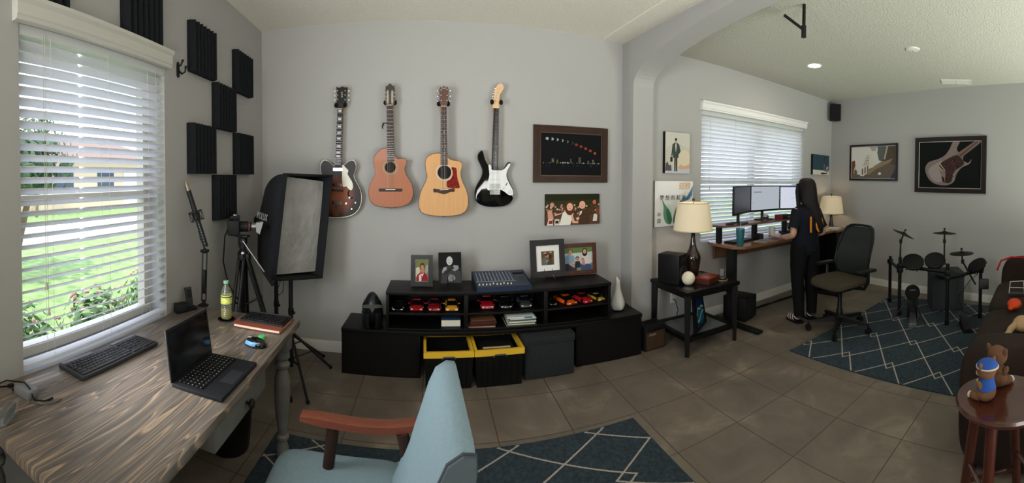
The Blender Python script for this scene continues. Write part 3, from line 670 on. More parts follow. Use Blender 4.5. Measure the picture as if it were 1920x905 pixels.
mb = MB(); p_ = [(-.075, -.03, .085), (-.11, -.07, .0), (-.12, -.10, -.16), (-.09, -.10, -.30), (-.05, -.06, -.38), (-.03, -.05, -.28)]; mb.tube(p_, .0045, 6); obj('neck_strap', mb, M_RUB, t)

# ---------------------------------------------------------------- softbox on its light stand, and the second stand
def light_stand(name, label, px, py, feet, ztop, group=None, knobs=(.45, .78)):
    t = thing(name, label, 'light stand', (px, py, 0), 0, group)
    mb = MB(); mb.cyl((px, py, .06), (px, py, min(.75, ztop)), .0165, seg=14); obj('pole', mb, M_BLACKM, t, world=True)
    mb = MB(); mb.cyl((px, py, min(.75, ztop) - .02), (px, py, ztop), .012, seg=12); obj('upper_pole', mb, M_BLACKM, t, world=True)
    for za, zb, rc in ((.27, .33, .026), (.10, .13, .022)): mb = MB(); mb.cyl((px, py, za), (px, py, zb), rc, seg=16); obj('collar', mb, M_BLACKM, t, world=True)
    for z in knobs:
        if z < ztop: mb = MB(); mb.cyl((px, py, z), (px, py, z + .04), .021, seg=14); mb.cyl((px + .012, py - .012, z + .02), (px + .035, py - .035, z + .02), .011, seg=10); obj('knob', mb, M_BLACK, t, world=True)
    for fx, fy in feet:
        top = Vector((px, py, .30)); foot = Vector((fx, fy, .012)); d = (foot - top); top = top + Vector((d.x, d.y, 0)).normalized() * .02
        mb = MB(); mb.cyl(top, foot, .0095, seg=8); lg = obj('leg', mb, M_BLACKM, t, world=True)
        mb = MB(); mb.cyl(top.lerp(foot, .5), Vector((px, py, .115)), .006, seg=6); c_ = obj('brace', mb, M_BLACKM, lg)
        mb = MB(); mb.ball(tuple(foot), .014, 8); c_ = obj('foot_cap', mb, M_RUB, lg)
    return t
light_stand('light_stand', 'black light stand carrying the softbox, its legs spread on the floor', -.885, 2.80, ((-.62, 2.955), (-.665, 2.455), (-1.13, 2.75)), 1.02)
light_stand('light_stand', 'thinner black light stand with a looped cable just behind the camera tripod', -1.045, 2.93, ((-.715, 3.13), (-1.17, 3.16), (-1.21, 2.84)), .86)
t = thing('looped_cable', 'thin black cable looped around the stand beside the softbox', 'cable', (-1.02, 2.90, .70))
mb = MB(); mb.tube([(.0, .0, -.10), (.03, -.01, -.02), (.07, -.02, .02), (.06, -.02, .055), (.0, 0, .05), (-.05, 0, .0), (-.03, 0, -.03), (.05, -.01, -.02), (.045, -.02, -.12), (-.01, -.01, -.16)], .0028, 6); obj('strand', mb, M_RUB, t)
mb = MB(); mb.cyl((-.01, -.01, -.18), (-.01, -.01, -.15), .006, seg=8); obj('plug', mb, M_BLACK, t)

TL, BL, TR, BR = atd(534, 324, 2.70), atd(517, 524, 2.64), atd(621, 330, 3.02), atd(603, 521, 2.96)
ctr = (TL + BL + TR + BR) / 4; ux = ((TR - TL) + (BR - BL)).normalized(); uy = ((TL - BL) + (TR - BR)).normalized(); nn = ux.cross(uy).normalized()
if nn.dot(-ctr) < 0: nn = -nn
t = thing('softbox', 'large black fabric softbox with a wrinkled silver front panel beside the first guitar', 'softbox', tuple(ctr - nn * .3))
def rect_ring(k, r, n=8):
    """front rectangle morphing into a rounded ring toward the rear; r in 0..1"""
    out = []
    cs = [BL, BR, TR, TL]
    for i in range(4):
        a, b = cs[i], cs[(i+1) % 4]
        for j in range(n): out.append(a.lerp(b, j / n))
    res = []
    for p in out:
        d = p - ctr; x, y = d.dot(ux), d.dot(uy); ang = math.atan2(y, x)
        fall = math.cos(min(1, r) * PI / 2) ** .60
        circ = Vector((.085 * math.cos(ang), .085 * math.sin(ang)))
        q = Vector((x, y)) * fall + circ * (1 - fall) if r < 1 else circ
        res.append(ctr - nn * k + ux * q.x + uy * q.y)
    return res
mb = MB(); rings = []
for i in range(11):
    r = i / 10; rings.append([mb._v(p) for p in rect_ring(.02 + .36 * r, r * .93)])
mb.skin(rings, caps=False); mb._f(rings[-1]); sb = obj('fabric_shell', mb, mat('softbox_fabric', (30, 31, 34), .7, noise=(6, .2, (1, 1, 1)), bump=(14, .5)), t, world=True, smooth=60)
mb = MB(); f0 = rect_ring(0, 0); f1_ = [ctr + (p - ctr) * 1.0 + nn * .012 for p in f0]; f2_ = [p - nn * .055 for p in [ctr + (p - ctr) * .965 for p in f0]]
A_ = [mb._v(p - nn*.03) for p in [ctr + (p - ctr)*1.012 for p in f0]]; B_ = [mb._v(ctr + (p - ctr) * 1.012 + nn*.012) for p in f0]; C_ = [mb._v(ctr + (p - ctr) * .985 + nn*.012) for p in f0]; D_ = [mb._v(ctr + (p - ctr) * .955 - nn * .075) for p in f0]
mb.skin([A_, B_, C_, D_], caps=False); obj('front_lip', mb, mat('softbox_lip', (22, 23, 26), .75), t, world=True, smooth=60)
mb = MB(); W_, H_ = (TR - TL).length * .95, (TL - BL).length * .95
def wr(u, v): 
    x, y = (u - .5) * W_, (v - .5) * H_
    return tuple(ctr - nn * (.060 + .004 * math.sin(6*u + 4*v) * math.sin(5*v)) + ux * x + uy * y + (TL - BL).normalized() * 0)
mb.grid(wr, 24, 34)
obj('silver_panel', mb, mat('silver_cloth', (160, 160, 157), .5, metal=.15, noise=(5, .18, (1, 1, 1)), bump=(16, 1.0)), t, world=True, smooth=60)
from mathutils.bvhtree import BVHTree
bv = BVHTree.FromPolygons([v.co.copy() for v in sb.data.vertices], [tuple(p.vertices) for p in sb.data.polygons])
hA, hB = [bv.ray_cast(EYE, ray(x_, y_).normalized())[0] for x_, y_ in ((486, 404), (499, 409))]
hit, nrm, _i, _d = bv.ray_cast(EYE, ray(492, 406).normalized())
if nrm.dot(EYE - hit) < 0: nrm = -nrm
rt = (hB - hA); wT = rt.length * 2; rt = (rt - nrm * rt.dot(nrm)).normalized(); upv = nrm.cross(rt)
text('IFOLUX', wT * .20, flat(215, 218, 218), t, frameM(tuple(hit + nrm * .004), rt, upv), world=True)
mb = MB(); bc = ctr - nn * .38; mb.cyl(bc, bc - nn * .10, .075, .060, seg=24); mb.cyl(bc - nn * .10, bc - nn * .16, .045, .040, seg=20); obj('lamp_head', mb, M_BLACK, t, world=True)
mb = MB(); mb.tube([bc - nn * .06, bc - nn*.06 + Vector((0, 0, -.10)), Vector((-.885, 2.80, 1.02)), Vector((-.885, 2.80, .99))], .010, 8); obj('bracket', mb, M_BLACKM, t, world=True)
# ---------------------------------------------------------------- guitars on the back wall
def crop(x0, y0, k, Y):
    """outline read off the wall in a magnified view -> (x, z) metres in the plane y = Y"""
    def f(pts):
        out = []
        for p in pts: w = aty(x0 + p[0] / k, y0 + p[1] / k, Y); out.append((w.x, w.z))
        return out
    return f
def sheet(mb, pts, y0, y1):
    """prism with an x-z outline between y0 (front, nearer) and y1 (back)"""
    T0 = mb.T; mb.T = mb.T @ Matrix(((1, 0, 0, 0), (0, 0, -1, 0), (0, 1, 0, 0), (0, 0, 0, 1))); mb.prism(pts, -y0, -y1); mb.T = T0; return mb
def inset(pts, k):
    cx = sum(p[0] for p in pts) / len(pts); cz_ = sum(p[1] for p in pts) / len(pts)
    return [(cx + (x - cx) * k, cz_ + (z - cz_) * k) for x, z in pts]
def plate(name, pts, y, th, m, par, world=True):
    mb = MB(); sheet(mb, pts, y - th, y); return obj(name, mb, m, par, world=world)
def neck(par, c, x0, x1, w0, w1, yt, yb, Y, nfret, mfb, mneck, inlays, inl_m, scale_len, string_to, strings=6):
    """fretboard between crop points x0 (nut) and x1 (body end) with frets, inlays and strings"""
    a = Vector(c([x0])[0]); b = Vector(c([x1])[0]); d = (b - a); n_ = Vector((d.y, -d.x)).normalized()
    if n_.x < 0: n_ = -n_
    fb = [tuple(a - n_*w0), tuple(a + n_*w0), tuple(b + n_*w1), tuple(b - n_*w1)]
    nk = plate('neck', inset(fb, .99), yb, .022, mneck, par)
    f_ = plate('fretboard', fb, yt + .006, .006, mfb, par)
    mb = MB(); S = scale_len
    def pos(k): return a + d.normalized() * (S * (1 - 2 ** (-k / 12)))
    def wid(p): u = (p - a).length / d.length; return w0 + (w1 - w0) * min(1, u)
    for k in range(1, nfret + 1):
        p = pos(k)
        if (p - a).length > d.length: break
        w = wid(p); u = d.normalized() * .0009
        sheet(mb, [tuple(p - n_*w - u), tuple(p + n_*w - u), tuple(p + n_*w + u), tuple(p - n_*w + u)], yt - .0012, yt)
    fr = obj('frets', mb, M_STEEL, f_)
    if inlays:
        mb = MB()
        for k in (3, 5, 7, 9, 12, 15, 17) if inlays != 'block' else (1, 3, 5, 7, 9, 12, 15, 17):
            p = (pos(k) + pos(k - 1)) / 2
            if (p - a).length > d.length: break
            if inlays == 'block': w = wid(p) * .62; h = (pos(k) - pos(k-1)).length * .27; u = d.normalized() * h; sheet(mb, [tuple(p - n_*w - u), tuple(p + n_*w - u), tuple(p + n_*w + u), tuple(p - n_*w + u)], yt - .0006, yt)
            else:
                for s_ in ((-.35, .35) if k == 12 else (0,)): q = p + n_ * s_ * wid(p) * 1.4; sheet(mb, ellip(q.x, q.y, .0026, .0026, 10), yt - .0006, yt)
        il = obj('inlays', mb, inl_m, f_)
    plate('nut', [tuple(a - n_*w0*.98 + d.normalized()*-.002), tuple(a + n_*w0*.98 + d.normalized()*-.002), tuple(a + n_*w0*.98 + d.normalized()*.002), tuple(a - n_*w0*.98 + d.normalized()*.002)], yt + .003, .006, M_IVORY, par)
    e = Vector(c([string_to])[0]); mb = MB(); sw = w1 * .82
    for k in range(strings):
        u = (k / (strings - 1) - .5) * 2; p0 = a + n_*w0*.8*u; p1 = e + n_*sw*u
        mb.cyl((p0.x, yt - .003, p0.y), (p1.x, yt - .006, p1.y), .0005, seg=4)
    obj('strings', mb, M_STEEL, par, world=True)
    return a, b, d.normalized(), n_
def hanger(px, pz, label, m=None, wood=True):
    t = thing('guitar_hanger', label, 'wall hanger', (px, BY, pz), 0, 'guitar hangers on the back wall')
    mb = MB(); mb.box((0, -.010, -.015), (.045, .019, .085), .004); obj('wall_block', mb, m or mat('oak_block', (176, 142, 96), .5, noise=(20, .12, (1, 1, 1))), t)
    mb = MB(); mb.cyl((0, -.018, 0), (0, -.058, 0), .007, seg=10); mb.tube([(-.038, -.085, .020), (-.036, -.068, .0), (-.018, -.058, -.004), (.018, -.058, -.004), (.036, -.068, .0), (.038, -.085, .020)], .0055, 8); obj('yoke', mb, M_BLACKM, t)
    for s_ in (-1, 1): mb = MB(); mb.ball((s_*.037, -.084, .008), (.016, .017, .021), 12); obj('padding', mb, M_RUB, t)
    return t
def pegs(par, c, pts, out, y, metal, button):
    """tuners: c = crop mapper, pts = post positions, out = direction of the button"""
    for (p, o_) in zip(pts, out):
        w = Vector(c([p])[0]); t_ = MB(); t_.cyl((w.x, y + .002, w.y), (w.x, y - .010, w.y), .0042, seg=10); t_.cyl((w.x, y + .012, w.y), (w.x + o_ * .020, y + .012, w.y), .0030, seg=6)
        tn = obj('tuner', t_, metal, par, world=True)
        t_ = MB(); t_.ball((w.x + o_ * .026, y + .012, w.y), (.007, .004, .0085), 10); b_ = obj('tuner_button', t_, button, tn)
M_ROSE = mat('rosewood', (62, 42, 34), .45, noise=(30, .25, (8, 8, 1)))
M_MAHO = mat('mahogany_neck', (92, 56, 38), .4)

# --- semi-hollow sunburst electric guitar
def burst():
    m = bpy.data.materials.new('sunburst_finish'); m.use_nodes = True; n = m.node_tree.nodes; L = m.node_tree.links; b = n['Principled BSDF']
    t = n.new('ShaderNodeTexCoord'); mp = n.new('ShaderNodeMapping'); mp.vector_type = 'TEXTURE'
    mp.inputs['Location'].default_value = (0, 0, .175); mp.inputs['Scale'].default_value = (.185, .3, .20); L.new(t.outputs['Object'], mp.inputs[0])
    g = n.new('ShaderNodeVectorMath'); g.operation = 'LENGTH'; L.new(mp.outputs[0], g.inputs[0])
    r = n.new('ShaderNodeValToRGB'); L.new(g.outputs['Value'], r.inputs[0]); e = r.color_ramp.elements
    e[0].position = .25; e[0].color = rgb(140, 74, 34); e[1].position = 1.0; e[1].color = rgb(16, 12, 12)
    q = e.new(.62); q.color = rgb(108, 50, 26); q = e.new(.82); q.color = rgb(38, 20, 16)
    L.new(r.outputs[0], b.inputs['Base Color']); b.inputs['Roughness'].default_value = .38; b.inputs['Specular IOR Level'].default_value = .25
    return m
def centred_body(pts, org): return [(x - org[0], z - org[1]) for x, z in pts]
Y1 = BY - .072; c1 = crop(600, 150, 3.475, Y1); org = c1([(112, 893)])[0]
g1 = thing('electric_guitar', 'sunburst semi-hollow electric guitar with black headstock, leftmost of the four hanging', 'guitar', (org[0], Y1, org[1]), 0)
def ax1(y): return 143 - 38 * (y - 50) / 830
R_ = [(0, 556), (32, 556), (60, 532), (88, 520), (106, 530), (118, 560), (113, 592), (105, 622), (116, 652), (135, 682), (152, 715), (160, 750), (162, 785), (155, 822), (136, 856), (104, 880), (58, 893), (0, 897)]
body = [(ax1(y) + u, y) for u, y in R_] + [(ax1(y) - u, y) for u, y in R_[-2:0:-1]]
bp = smooth_loop(c1(body), 2)
loc = centred_body(bp, org); Tl = Matrix()
mb = MB(); sheet(mb, loc, .0, .040); obj('body', mb, burst(), g1)
mb = MB()
for pts_, yy in ((loc, -.0005),):
    o1 = [mb._v((x, .003, z)) for x, z in inset(pts_, 1.004)]; o2 = [mb._v((x, -.0015, z)) for x, z in inset(pts_, 1.004)]; o3 = [mb._v((x, -.0015, z)) for x, z in inset(pts_, .983)]
    mb.skin([o1, o2, o3], caps=False)
obj('binding', mb, M_IVORY, g1)
a1, b1, d1, n1 = neck(g1, c1, (133, 188), (118, 562), .0205, .0265, Y1 - .014, Y1 + .018, Y1, 22, mat('ebony', (34, 28, 26), .4), M_MAHO, 'block', mat('pearl', (215, 215, 208), .25), .62, (104, 880))
hs = c1([(118, 188), (107, 160), (112, 120), (110, 70), (106, 45), (126, 52), (146, 44), (168, 50), (182, 48), (176, 80), (172, 120), (172, 160), (152, 188)])
plate('headstock', hs, Y1 + .010, .018, mat('black_lacquer', (14, 14, 15), .15), g1)
pegs(g1, c1, [(117, 72), (117, 100), (117, 128), (166, 72), (166, 100), (166, 130)], [-1, -1, -1, 1, 1, 1], Y1 - .008, M_CHROME, M_IVORY)
q_ = c1([(143, 96)])[0]; text('VOX', .022, flat(196, 196, 190), g1, frameM((q_[0], Y1 - .0085, q_[1]), (.05, 0, -1), (1, 0, .05)), world=True)
pg = smooth_loop(c1([(146, 560), (165, 568), (185, 590), (180, 612), (196, 640), (212, 670), (215, 700), (204, 718), (190, 712), (172, 692), (148, 688)]), 3)
plate('pickguard', pg, Y1 - .003, .003, mat('cream_guard', (222, 218, 200), .35), g1)
for cx_, cy_ in ((117, 582), (113, 683)):
    pk = plate('pickup', c1([(cx_-30, cy_-9), (cx_+30, cy_-9), (cx_+30, cy_+10), (cx_-30, cy_+10)]), Y1, .010, M_CHROME, g1)
    mb = MB()
    for k in range(6): w = c1([(cx_ - 22 + k * 8.8, cy_ + 1)])[0]; mb.cyl((w[0], Y1 - .0115, w[1]), (w[0], Y1 - .009, w[1]), .002, seg=8)
    pp = obj('pole_pieces', mb, flat(50, 48, 46), pk)
plate('bridge', c1([(66, 708), (152, 714), (152, 728), (66, 722)]), Y1, .010, mat('dark_bridge', (40, 34, 32), .35), g1)
plate('tailpiece', c1([(80, 786), (142, 790), (142, 812), (80, 808)]), Y1, .010, M_CHROME, g1)
plate('tail_plate', c1([(96, 812), (122, 812), (120, 885), (94, 885)]), Y1, .003, mat('bronze_plate', (96, 70, 48), .3, metal=.8), g1)
for (kx, ky) in ((195, 765), (233, 798), (173, 803), (209, 838)):
    w = c1([(kx, ky)])[0]; mb = MB(); mb.lathe([(.0095, 0), (.0090, .010), (.007, .013), (.001, .0132)], (w[0], Y1, w[1]), (0, -1, 0), 16); obj('control_knob', mb, M_CHROME, g1, world=True)
for s_ in (-1, 1):
    pts = c1([(ax1(735) + s_*78 + dx_*s_, 735 + dy_) for dx_, dy_ in ((-4, -32), (8, -22), (2, -8), (-2, 8), (8, 22), (18, 30), (24, 24), (22, 36), (10, 36), (-4, 24), (-10, 6), (-6, -10), (-2, -20))])
    plate('sound_hole', smooth_loop(pts, 2), Y1 - .0002, .0006, flat(14, 10, 10), g1)
hanger(c1([(136, 172)])[0][0], c1([(136, 172)])[0][1], 'wall hanger with padded yoke holding the sunburst electric guitar')

# --- acoustic guitars
def soundhole(par, c, ctr_, r, ro, Y, ring_m):
    w = c([ctr_])[0]; k = (Vector(c([(ctr_[0] + r, ctr_[1])])[0]) - Vector(w)).length / r
    plate('sound_hole', ellip(w[0], w[1], r*k, r*k, 36), Y - .0002, .0006, flat(28, 22, 16), par)
    mb = MB()
    for r0, r1 in ((r*k, r*k*1.06), (r*k*1.16, ro*k)):
        o = [ [mb._v((w[0] + rr*math.cos(2*PI*i/40), yy, w[1] + rr*math.sin(2*PI*i/40))) for i in range(40)] for rr, yy in ((r0, Y - .0004), (r0, Y - .0012), (r1, Y - .0012), (r1, Y - .0004))]
        mb.skin(o, caps=False)
    obj('rosette', mb, ring_m, par, world=True)
def acoustic(name, label, c, body, org_px, Y, top_m, side_m, depth=.085):
    org = c([org_px])[0]; t = thing(name, label, 'guitar', (org[0], Y, org[1]))
    bp = smooth_loop(c(body), 3); lo = centred_body(bp, org)
    mb = MB(); sheet(mb, inset(lo, .992), .002, depth); obj('body_sides', mb, side_m, t)
    mb = MB(); sheet(mb, lo, 0, .004); obj('soundboard', mb, top_m, t)
    mb = MB(); mb.skin([[mb._v((x, yy, z)) for x, z in inset(lo, kk)] for kk, yy in ((1.004, .006), (1.004, -.0008), (.988, -.0008))], caps=False); obj('binding', mb, mat('dark_binding', (54, 34, 24), .4), t)
    mb = MB(); mb.ball((0, depth * .5, -.004), (.007, .007, .010), 10); obj('strap_button', mb, M_BRASS, t)
    return t
Y2 = BY - .098; c2 = crop(680, 150, 3.62, Y2)
cedar = mat('cedar_top', (162, 90, 46), .38, noise=(5, .08, (30, 1, 1)), coat=.1)
b2 = [(160, 463), (132, 466), (104, 484), (82, 512), (74, 545), (76, 580), (86, 615), (82, 645), (62, 680), (46, 715), (40, 755), (44, 800), (62, 835), (100, 855), (150, 863), (191, 865), (240, 862), (285, 853), (322, 828), (340, 792), (343, 755), (336, 715), (318, 678), (296, 645), (287, 615), (286, 590), (297, 568), (299, 548), (286, 533), (262, 532), (240, 534), (222, 520), (215, 495), (212, 470)]
g2 = acoustic('classical_guitar', 'reddish cedar nylon-string guitar with slotted headstock and cutaway, second from left', c2, b2, (191, 865), Y2, cedar, mat('rosewood_sides', (84, 48, 34), .3))
soundhole(g2, c2, (187, 592), 37, 54, Y2, mat('rosette_tan', (150, 118, 84), .4, noise=(200, .5, (1, 1, 1))))
neck(g2, c2, (184, 171), (190, 552), .0255, .0285, Y2 - .009, Y2 + .020, Y2, 19, M_ROSE, M_MAHO, None, None, .645, (190, 742))
plate('bridge', c2([(110, 736), (268, 736), (268, 756), (110, 756)]), Y2, .007, mat('dark_bridge', (40, 34, 32), .35), g2)
plate('saddle', c2([(156, 739), (222, 739), (222, 745), (156, 745)]), Y2 - .007, .004, M_IVORY, g2)
hs = c2([(160, 172), (156, 130), (155, 60), (160, 42), (172, 38), (180, 26), (192, 26), (200, 38), (212, 42), (217, 60), (216, 130), (212, 172)])
plate('headstock', smooth_loop(hs, 2), Y2 + .010, .016, mat('dark_headstock', (40, 27, 23), .3), g2)
for x_ in (170, 201): plate('string_slot', smooth_loop(c2([(x_-6, 78), (x_+6, 78), (x_+6, 154), (x_-6, 154)]), 3), Y2 - .0055, .001, flat(168, 160, 150), g2)
for k, y_ in enumerate((84, 112, 140)):
    for x_, s_ in ((156, -1), (216, 1)):
        w = c2([(x_, y_)])[0]; mb = MB(); mb.cyl((w[0] - s_*.018, Y2 - .003, w[1]), (w[0] + s_*.002, Y2 - .003, w[1]), .004, seg=8); tn = obj('tuner', mb, M_BRASS, g2, world=True)
        mb = MB(); mb.box((w[0] + s_*.002, Y2 + .012, w[1]), (.006, .016, .011), .002); bb = obj('tuner_button', mb, M_IVORY, tn)
w = c2([(148, 308)])[0]; t = thing('capo', 'black capo clipped on the neck of the nylon-string guitar', 'capo', (w[0], Y2, w[1]))
mb = MB(); mb.box((.012, -.016, .016), (.046, .008, .010), .003); mb.box((-.010, .004, .010), (.012, .046, .022), .004); obj('clamp_bar', mb, M_BLACK, t)
mb = MB(); mb.tube([(-.010, -.005, .012), (-.018, .0, -.005), (-.014, .01, -.022)], .005, 8); obj('lever', mb, M_BLACK, t)
hanger(c2([(186, 158)])[0][0], c2([(186, 158)])[0][1], 'wall hanger with padded yoke holding the reddish nylon-string guitar')

Y3 = BY - .118; c3 = crop(775, 150, 3.48, Y3)
spruce = mat('spruce_top', (204, 152, 94), .36, noise=(4, .07, (34, 1, 1)), coat=.1)
b3 = [(165, 476), (138, 478), (108, 488), (86, 508), (77, 540), (80, 580), (90, 622), (84, 655), (64, 695), (46, 735), (37, 785), (38, 835), (55, 865), (95, 880), (150, 887), (200, 889), (255, 886), (305, 878), (342, 856), (358, 815), (358, 765), (345, 715), (325, 672), (312, 635), (309, 600), (317, 570), (318, 545), (306, 530), (280, 524), (252, 521), (232, 508), (222, 490), (222, 476)]
g3 = acoustic('acoustic_guitar', 'pale spruce dreadnought acoustic guitar with red tortoiseshell pickguard, third from left', c3, b3, (200, 889), Y3, spruce, mat('sapele_sides', (112, 66, 42), .3), .10)
soundhole(g3, c3, (203, 602), 45, 57, Y3, mat('rosette_grey', (196, 186, 170), .4, noise=(200, .3, (1, 1, 1))))
neck(g3, c3, (198, 172), (200, 553), .0215, .0270, Y3 - .009, Y3 + .020, Y3, 20, M_ROSE, M_MAHO, 'dot', M_IVORY, .648, (198, 716))
plate('bridge', smooth_loop(c3([(132, 708), (160, 711), (198, 709), (238, 710), (266, 706), (266, 728), (240, 730), (200, 744), (160, 733), (133, 731)]), 3), Y3, .007, M_ROSE, g3)
plate('saddle', c3([(172, 713), (228, 710), (228, 715), (172, 718)]), Y3 - .007, .003, M_IVORY, g3)
plate('pickguard', smooth_loop(c3([(248, 570), (268, 570), (281, 578), (284, 615), (290, 650), (300, 682), (301, 704), (270, 705), (230, 703), (218, 690), (219, 660), (240, 648), (254, 622), (256, 595)]), 3), Y3 - .0005, .0012, mat('tortoise_guard', (122, 30, 24), .15, noise=(70, .5, (1, 1, 1))), g3)
plate('headstock', c3([(180, 172), (171, 140), (169, 60), (176, 44), (190, 46), (198, 38), (208, 46), (222, 44), (229, 60), (226, 140), (218, 172)]), Y3 + .010, .016, mat('rosewood_headstock', (88, 58, 48), .3), g3)
pegs(g3, c3, [(180, 68), (180, 102), (182, 136), (220, 66), (220, 102), (218, 134)], [-1, -1, -1, 1, 1, 1], Y3 - .006, M_CHROME, M_CHROME)
q_ = c3([(199, 54)])[0]; text('Taylor', .016, flat(214, 200, 190), g3, frameM((q_[0], Y3 - .0068, q_[1]), (1, 0, 0), (0, 0, 1)), world=True)
hanger(c3([(198, 156)])[0][0], c3([(198, 156)])[0][1], 'wall hanger with padded yoke holding the pale spruce acoustic guitar')

# --- black double-cutaway electric guitar
Y4 = BY - .062; c4 = crop(880, 150, 3.62, Y4); org = c4([(165, 862)])[0]
g4 = thing('electric_guitar', 'black solid-body electric guitar with white pickguard and maple headstock, rightmost of the four', 'guitar', (org[0], Y4, org[1]))
b4 = [(85, 476), (70, 486), (58, 508), (58, 535), (68, 560), (82, 590), (89, 622), (80, 660), (60, 695), (44, 730), (37, 775), (44, 815), (68, 842), (108, 857), (150, 862), (195, 860), (240, 854), (278, 834), (299, 800), (301, 760), (290, 722), (274, 690), (260, 655), (259, 625), (270, 598), (282, 578), (281, 562), (271, 555), (260, 562), (248, 585), (232, 602), (212, 608), (197, 606), (192, 590), (152, 588), (140, 585), (124, 572), (110, 548), (98, 515), (92, 488)]
lo = centred_body(smooth_loop(c4(b4), 3), org)
mb = MB(); mb.skin([[mb._v((x, yy, z)) for x, z in inset(lo, kk)] for kk, yy in ((.97, -.001), (.995, .003), (1.0, .009), (1.0, .034), (.98, .041))]); obj('body', mb, mat('gloss_black_body', (8, 8, 9), .08, coat=.8), g4)
neck(g4, c4, (181, 190), (171, 608), .0205, .0270, Y4 - .012, Y4 + .010, Y4, 22, mat('rosewood_board', (74, 42, 34), .4), mat('maple_neck', (206, 168, 120), .35), 'dot', M_IVORY, .645, (172, 757))
plate('headstock', smooth_loop(c4([(160, 192), (158, 165), (165, 148), (156, 138), (166, 120), (168, 88), (178, 55), (196, 30), (215, 24), (230, 38), (232, 60), (222, 74), (214, 92), (208, 120), (206, 146), (212, 160), (202, 176), (200, 192)]), 2), Y4 + .008, .014, mat('maple_headstock', (222, 184, 140), .35), g4)
pegs(g4, c4, [(176, 140), (179, 124), (183, 108), (187, 90), (192, 72), (198, 56)], [-1]*6, Y4 - .006, M_CHROME, M_CHROME)
q_ = c4([(208, 112)])[0]; text('YAMAHA', .013, flat(40, 36, 34), g4, frameM((q_[0], Y4 - .0068, q_[1]), (.14, 0, 1), (-1, 0, .14)), world=True)
plate('pickguard', smooth_loop(c4([(130, 576), (148, 582), (152, 606), (172, 612), (196, 612), (222, 610), (244, 596), (264, 570), (275, 566), (278, 576), (262, 604), (252, 634), (254, 662), (270, 700), (290, 738), (298, 770), (284, 782), (262, 776), (236, 756), (206, 744), (140, 748), (122, 742), (116, 715), (128, 680), (136, 640)]), 3), Y4 - .001, .0022, mat('white_guard', (226, 228, 226), .35), g4)
for y_ in (628, 672):
    w0_, w1_ = c4([(138, y_ + 2)])[0], c4([(206, y_ + 2)])[0]; mb = MB(); mb.box(((w0_[0] + w1_[0])/2, Y4 - .007, w0_[1]), (w1_[0] - w0_[0], .008, .015), .004); pk = obj('pickup', mb, M_WHITEP, g4, world=True)
    mb = MB()
    for k in range(6): mb.cyl((w0_[0] + .010 + k * .0104, Y4 - .0125, w0_[1]), (w0_[0] + .010 + k*.0104, Y4 - .0105, w0_[1]), .0022, seg=8)
    pp = obj('pole_pieces', mb, M_STEEL, pk)
plate('pickup', c4([(138, 702), (206, 702), (206, 736), (138, 736)]), Y4 - .002, .009, mat('humbucker', (190, 190, 186), .3), g4)
plate('bridge', c4([(138, 742), (208, 742), (208, 776), (138, 776)]), Y4 - .002, .009, M_CHROME, g4)
mb = MB()
for k in range(6): w = c4([(145 + k * 11.2, 760)])[0]; mb.box((w[0], Y4 - .013, w[1]), (.0072, .005, .014), .001)
obj('saddles', mb, M_STEEL, g4, world=True)
for (kx, ky) in ((230, 732), (272, 758)):
    w = c4([(kx, ky)])[0]; mb = MB(); mb.lathe([(.012, 0), (.010, .010), (.009, .013), (.001, .0132)], (w[0], Y4 - .003, w[1]), (0, -1, 0), 18); obj('control_knob', mb, M_WHITEP, g4, world=True)
w = c4([(252, 706)])[0]; mb = MB(); mb.box((w[0], Y4 - .004, w[1]), (.006, .002, .026), rot=(0, .5, 0)); mb.cyl((w[0], Y4 - .004, w[1]), (w[0] - .004, Y4 - .016, w[1]), .003, seg=8); obj('selector_switch', mb, flat(50, 50, 52), g4, world=True)
hanger(c4([(181, 160)])[0][0], c4([(181, 160)])[0][1], 'wall hanger with padded yoke holding the black electric guitar')

# ---------------------------------------------------------------- pictures on the walls
def man(cx, y0, h, coat, skin_, hair, legs, w=.5):
    """a standing figure as flat shapes for a print"""
    k = h
    return [([(cx-.045*k*2*w, y0), (cx-.05*k*2*w, y0+.48*k), (cx-.005*k, y0+.48*k), (cx-.01*k, y0)], legs), ([(cx+.01*k, y0), (cx+.0*k, y0+.48*k), (cx+.055*k*2*w, y0+.48*k), (cx+.05*k*2*w, y0)], legs),
            ([(cx-.09*k*2*w, y0+.40*k), (cx-.11*k*2*w, y0+.80*k), (cx-.03*k, y0+.86*k), (cx+.03*k, y0+.86*k), (cx+.11*k*2*w, y0+.80*k), (cx+.09*k*2*w, y0+.40*k)], coat),
            ([(cx-.11*k*2*w, y0+.80*k), (cx-.15*k*2*w, y0+.45*k), (cx-.11*k*2*w, y0+.44*k), (cx-.08*k*2*w, y0+.75*k)], coat), ([(cx+.11*k*2*w, y0+.80*k), (cx+.16*k*2*w, y0+.60*k), (cx+.10*k*2*w, y0+.50*k), (cx+.08*k*2*w, y0+.75*k)], coat),
            (ellip(cx, y0+.93*k, .035*k*2*w, .05*k), skin_), (ellip(cx, y0+.955*k, .036*k*2*w, .035*k), hair)]
def head(cx, cy, r, skin_, hair, asp=1.0, long=False):
    L_ = []
    if long: L_.append((ellip(cx, cy - r*.5, r*1.25*asp, r*1.8, 18), hair))
    L_ += [(ellip(cx, cy + r*.25, r*1.08*asp, r*1.05, 18), hair), (ellip(cx, cy - r*.12, r*.82*asp, r, 18), skin_)]
    L_ += [(ellip(cx - r*.32*asp, cy, r*.10*asp, r*.07, 8), (40, 28, 24)), (ellip(cx + r*.32*asp, cy, r*.10*asp, r*.07, 8), (40, 28, 24)), (ellip(cx, cy - r*.55, r*.28*asp, r*.09, 10), (150, 70, 62))]
    return L_
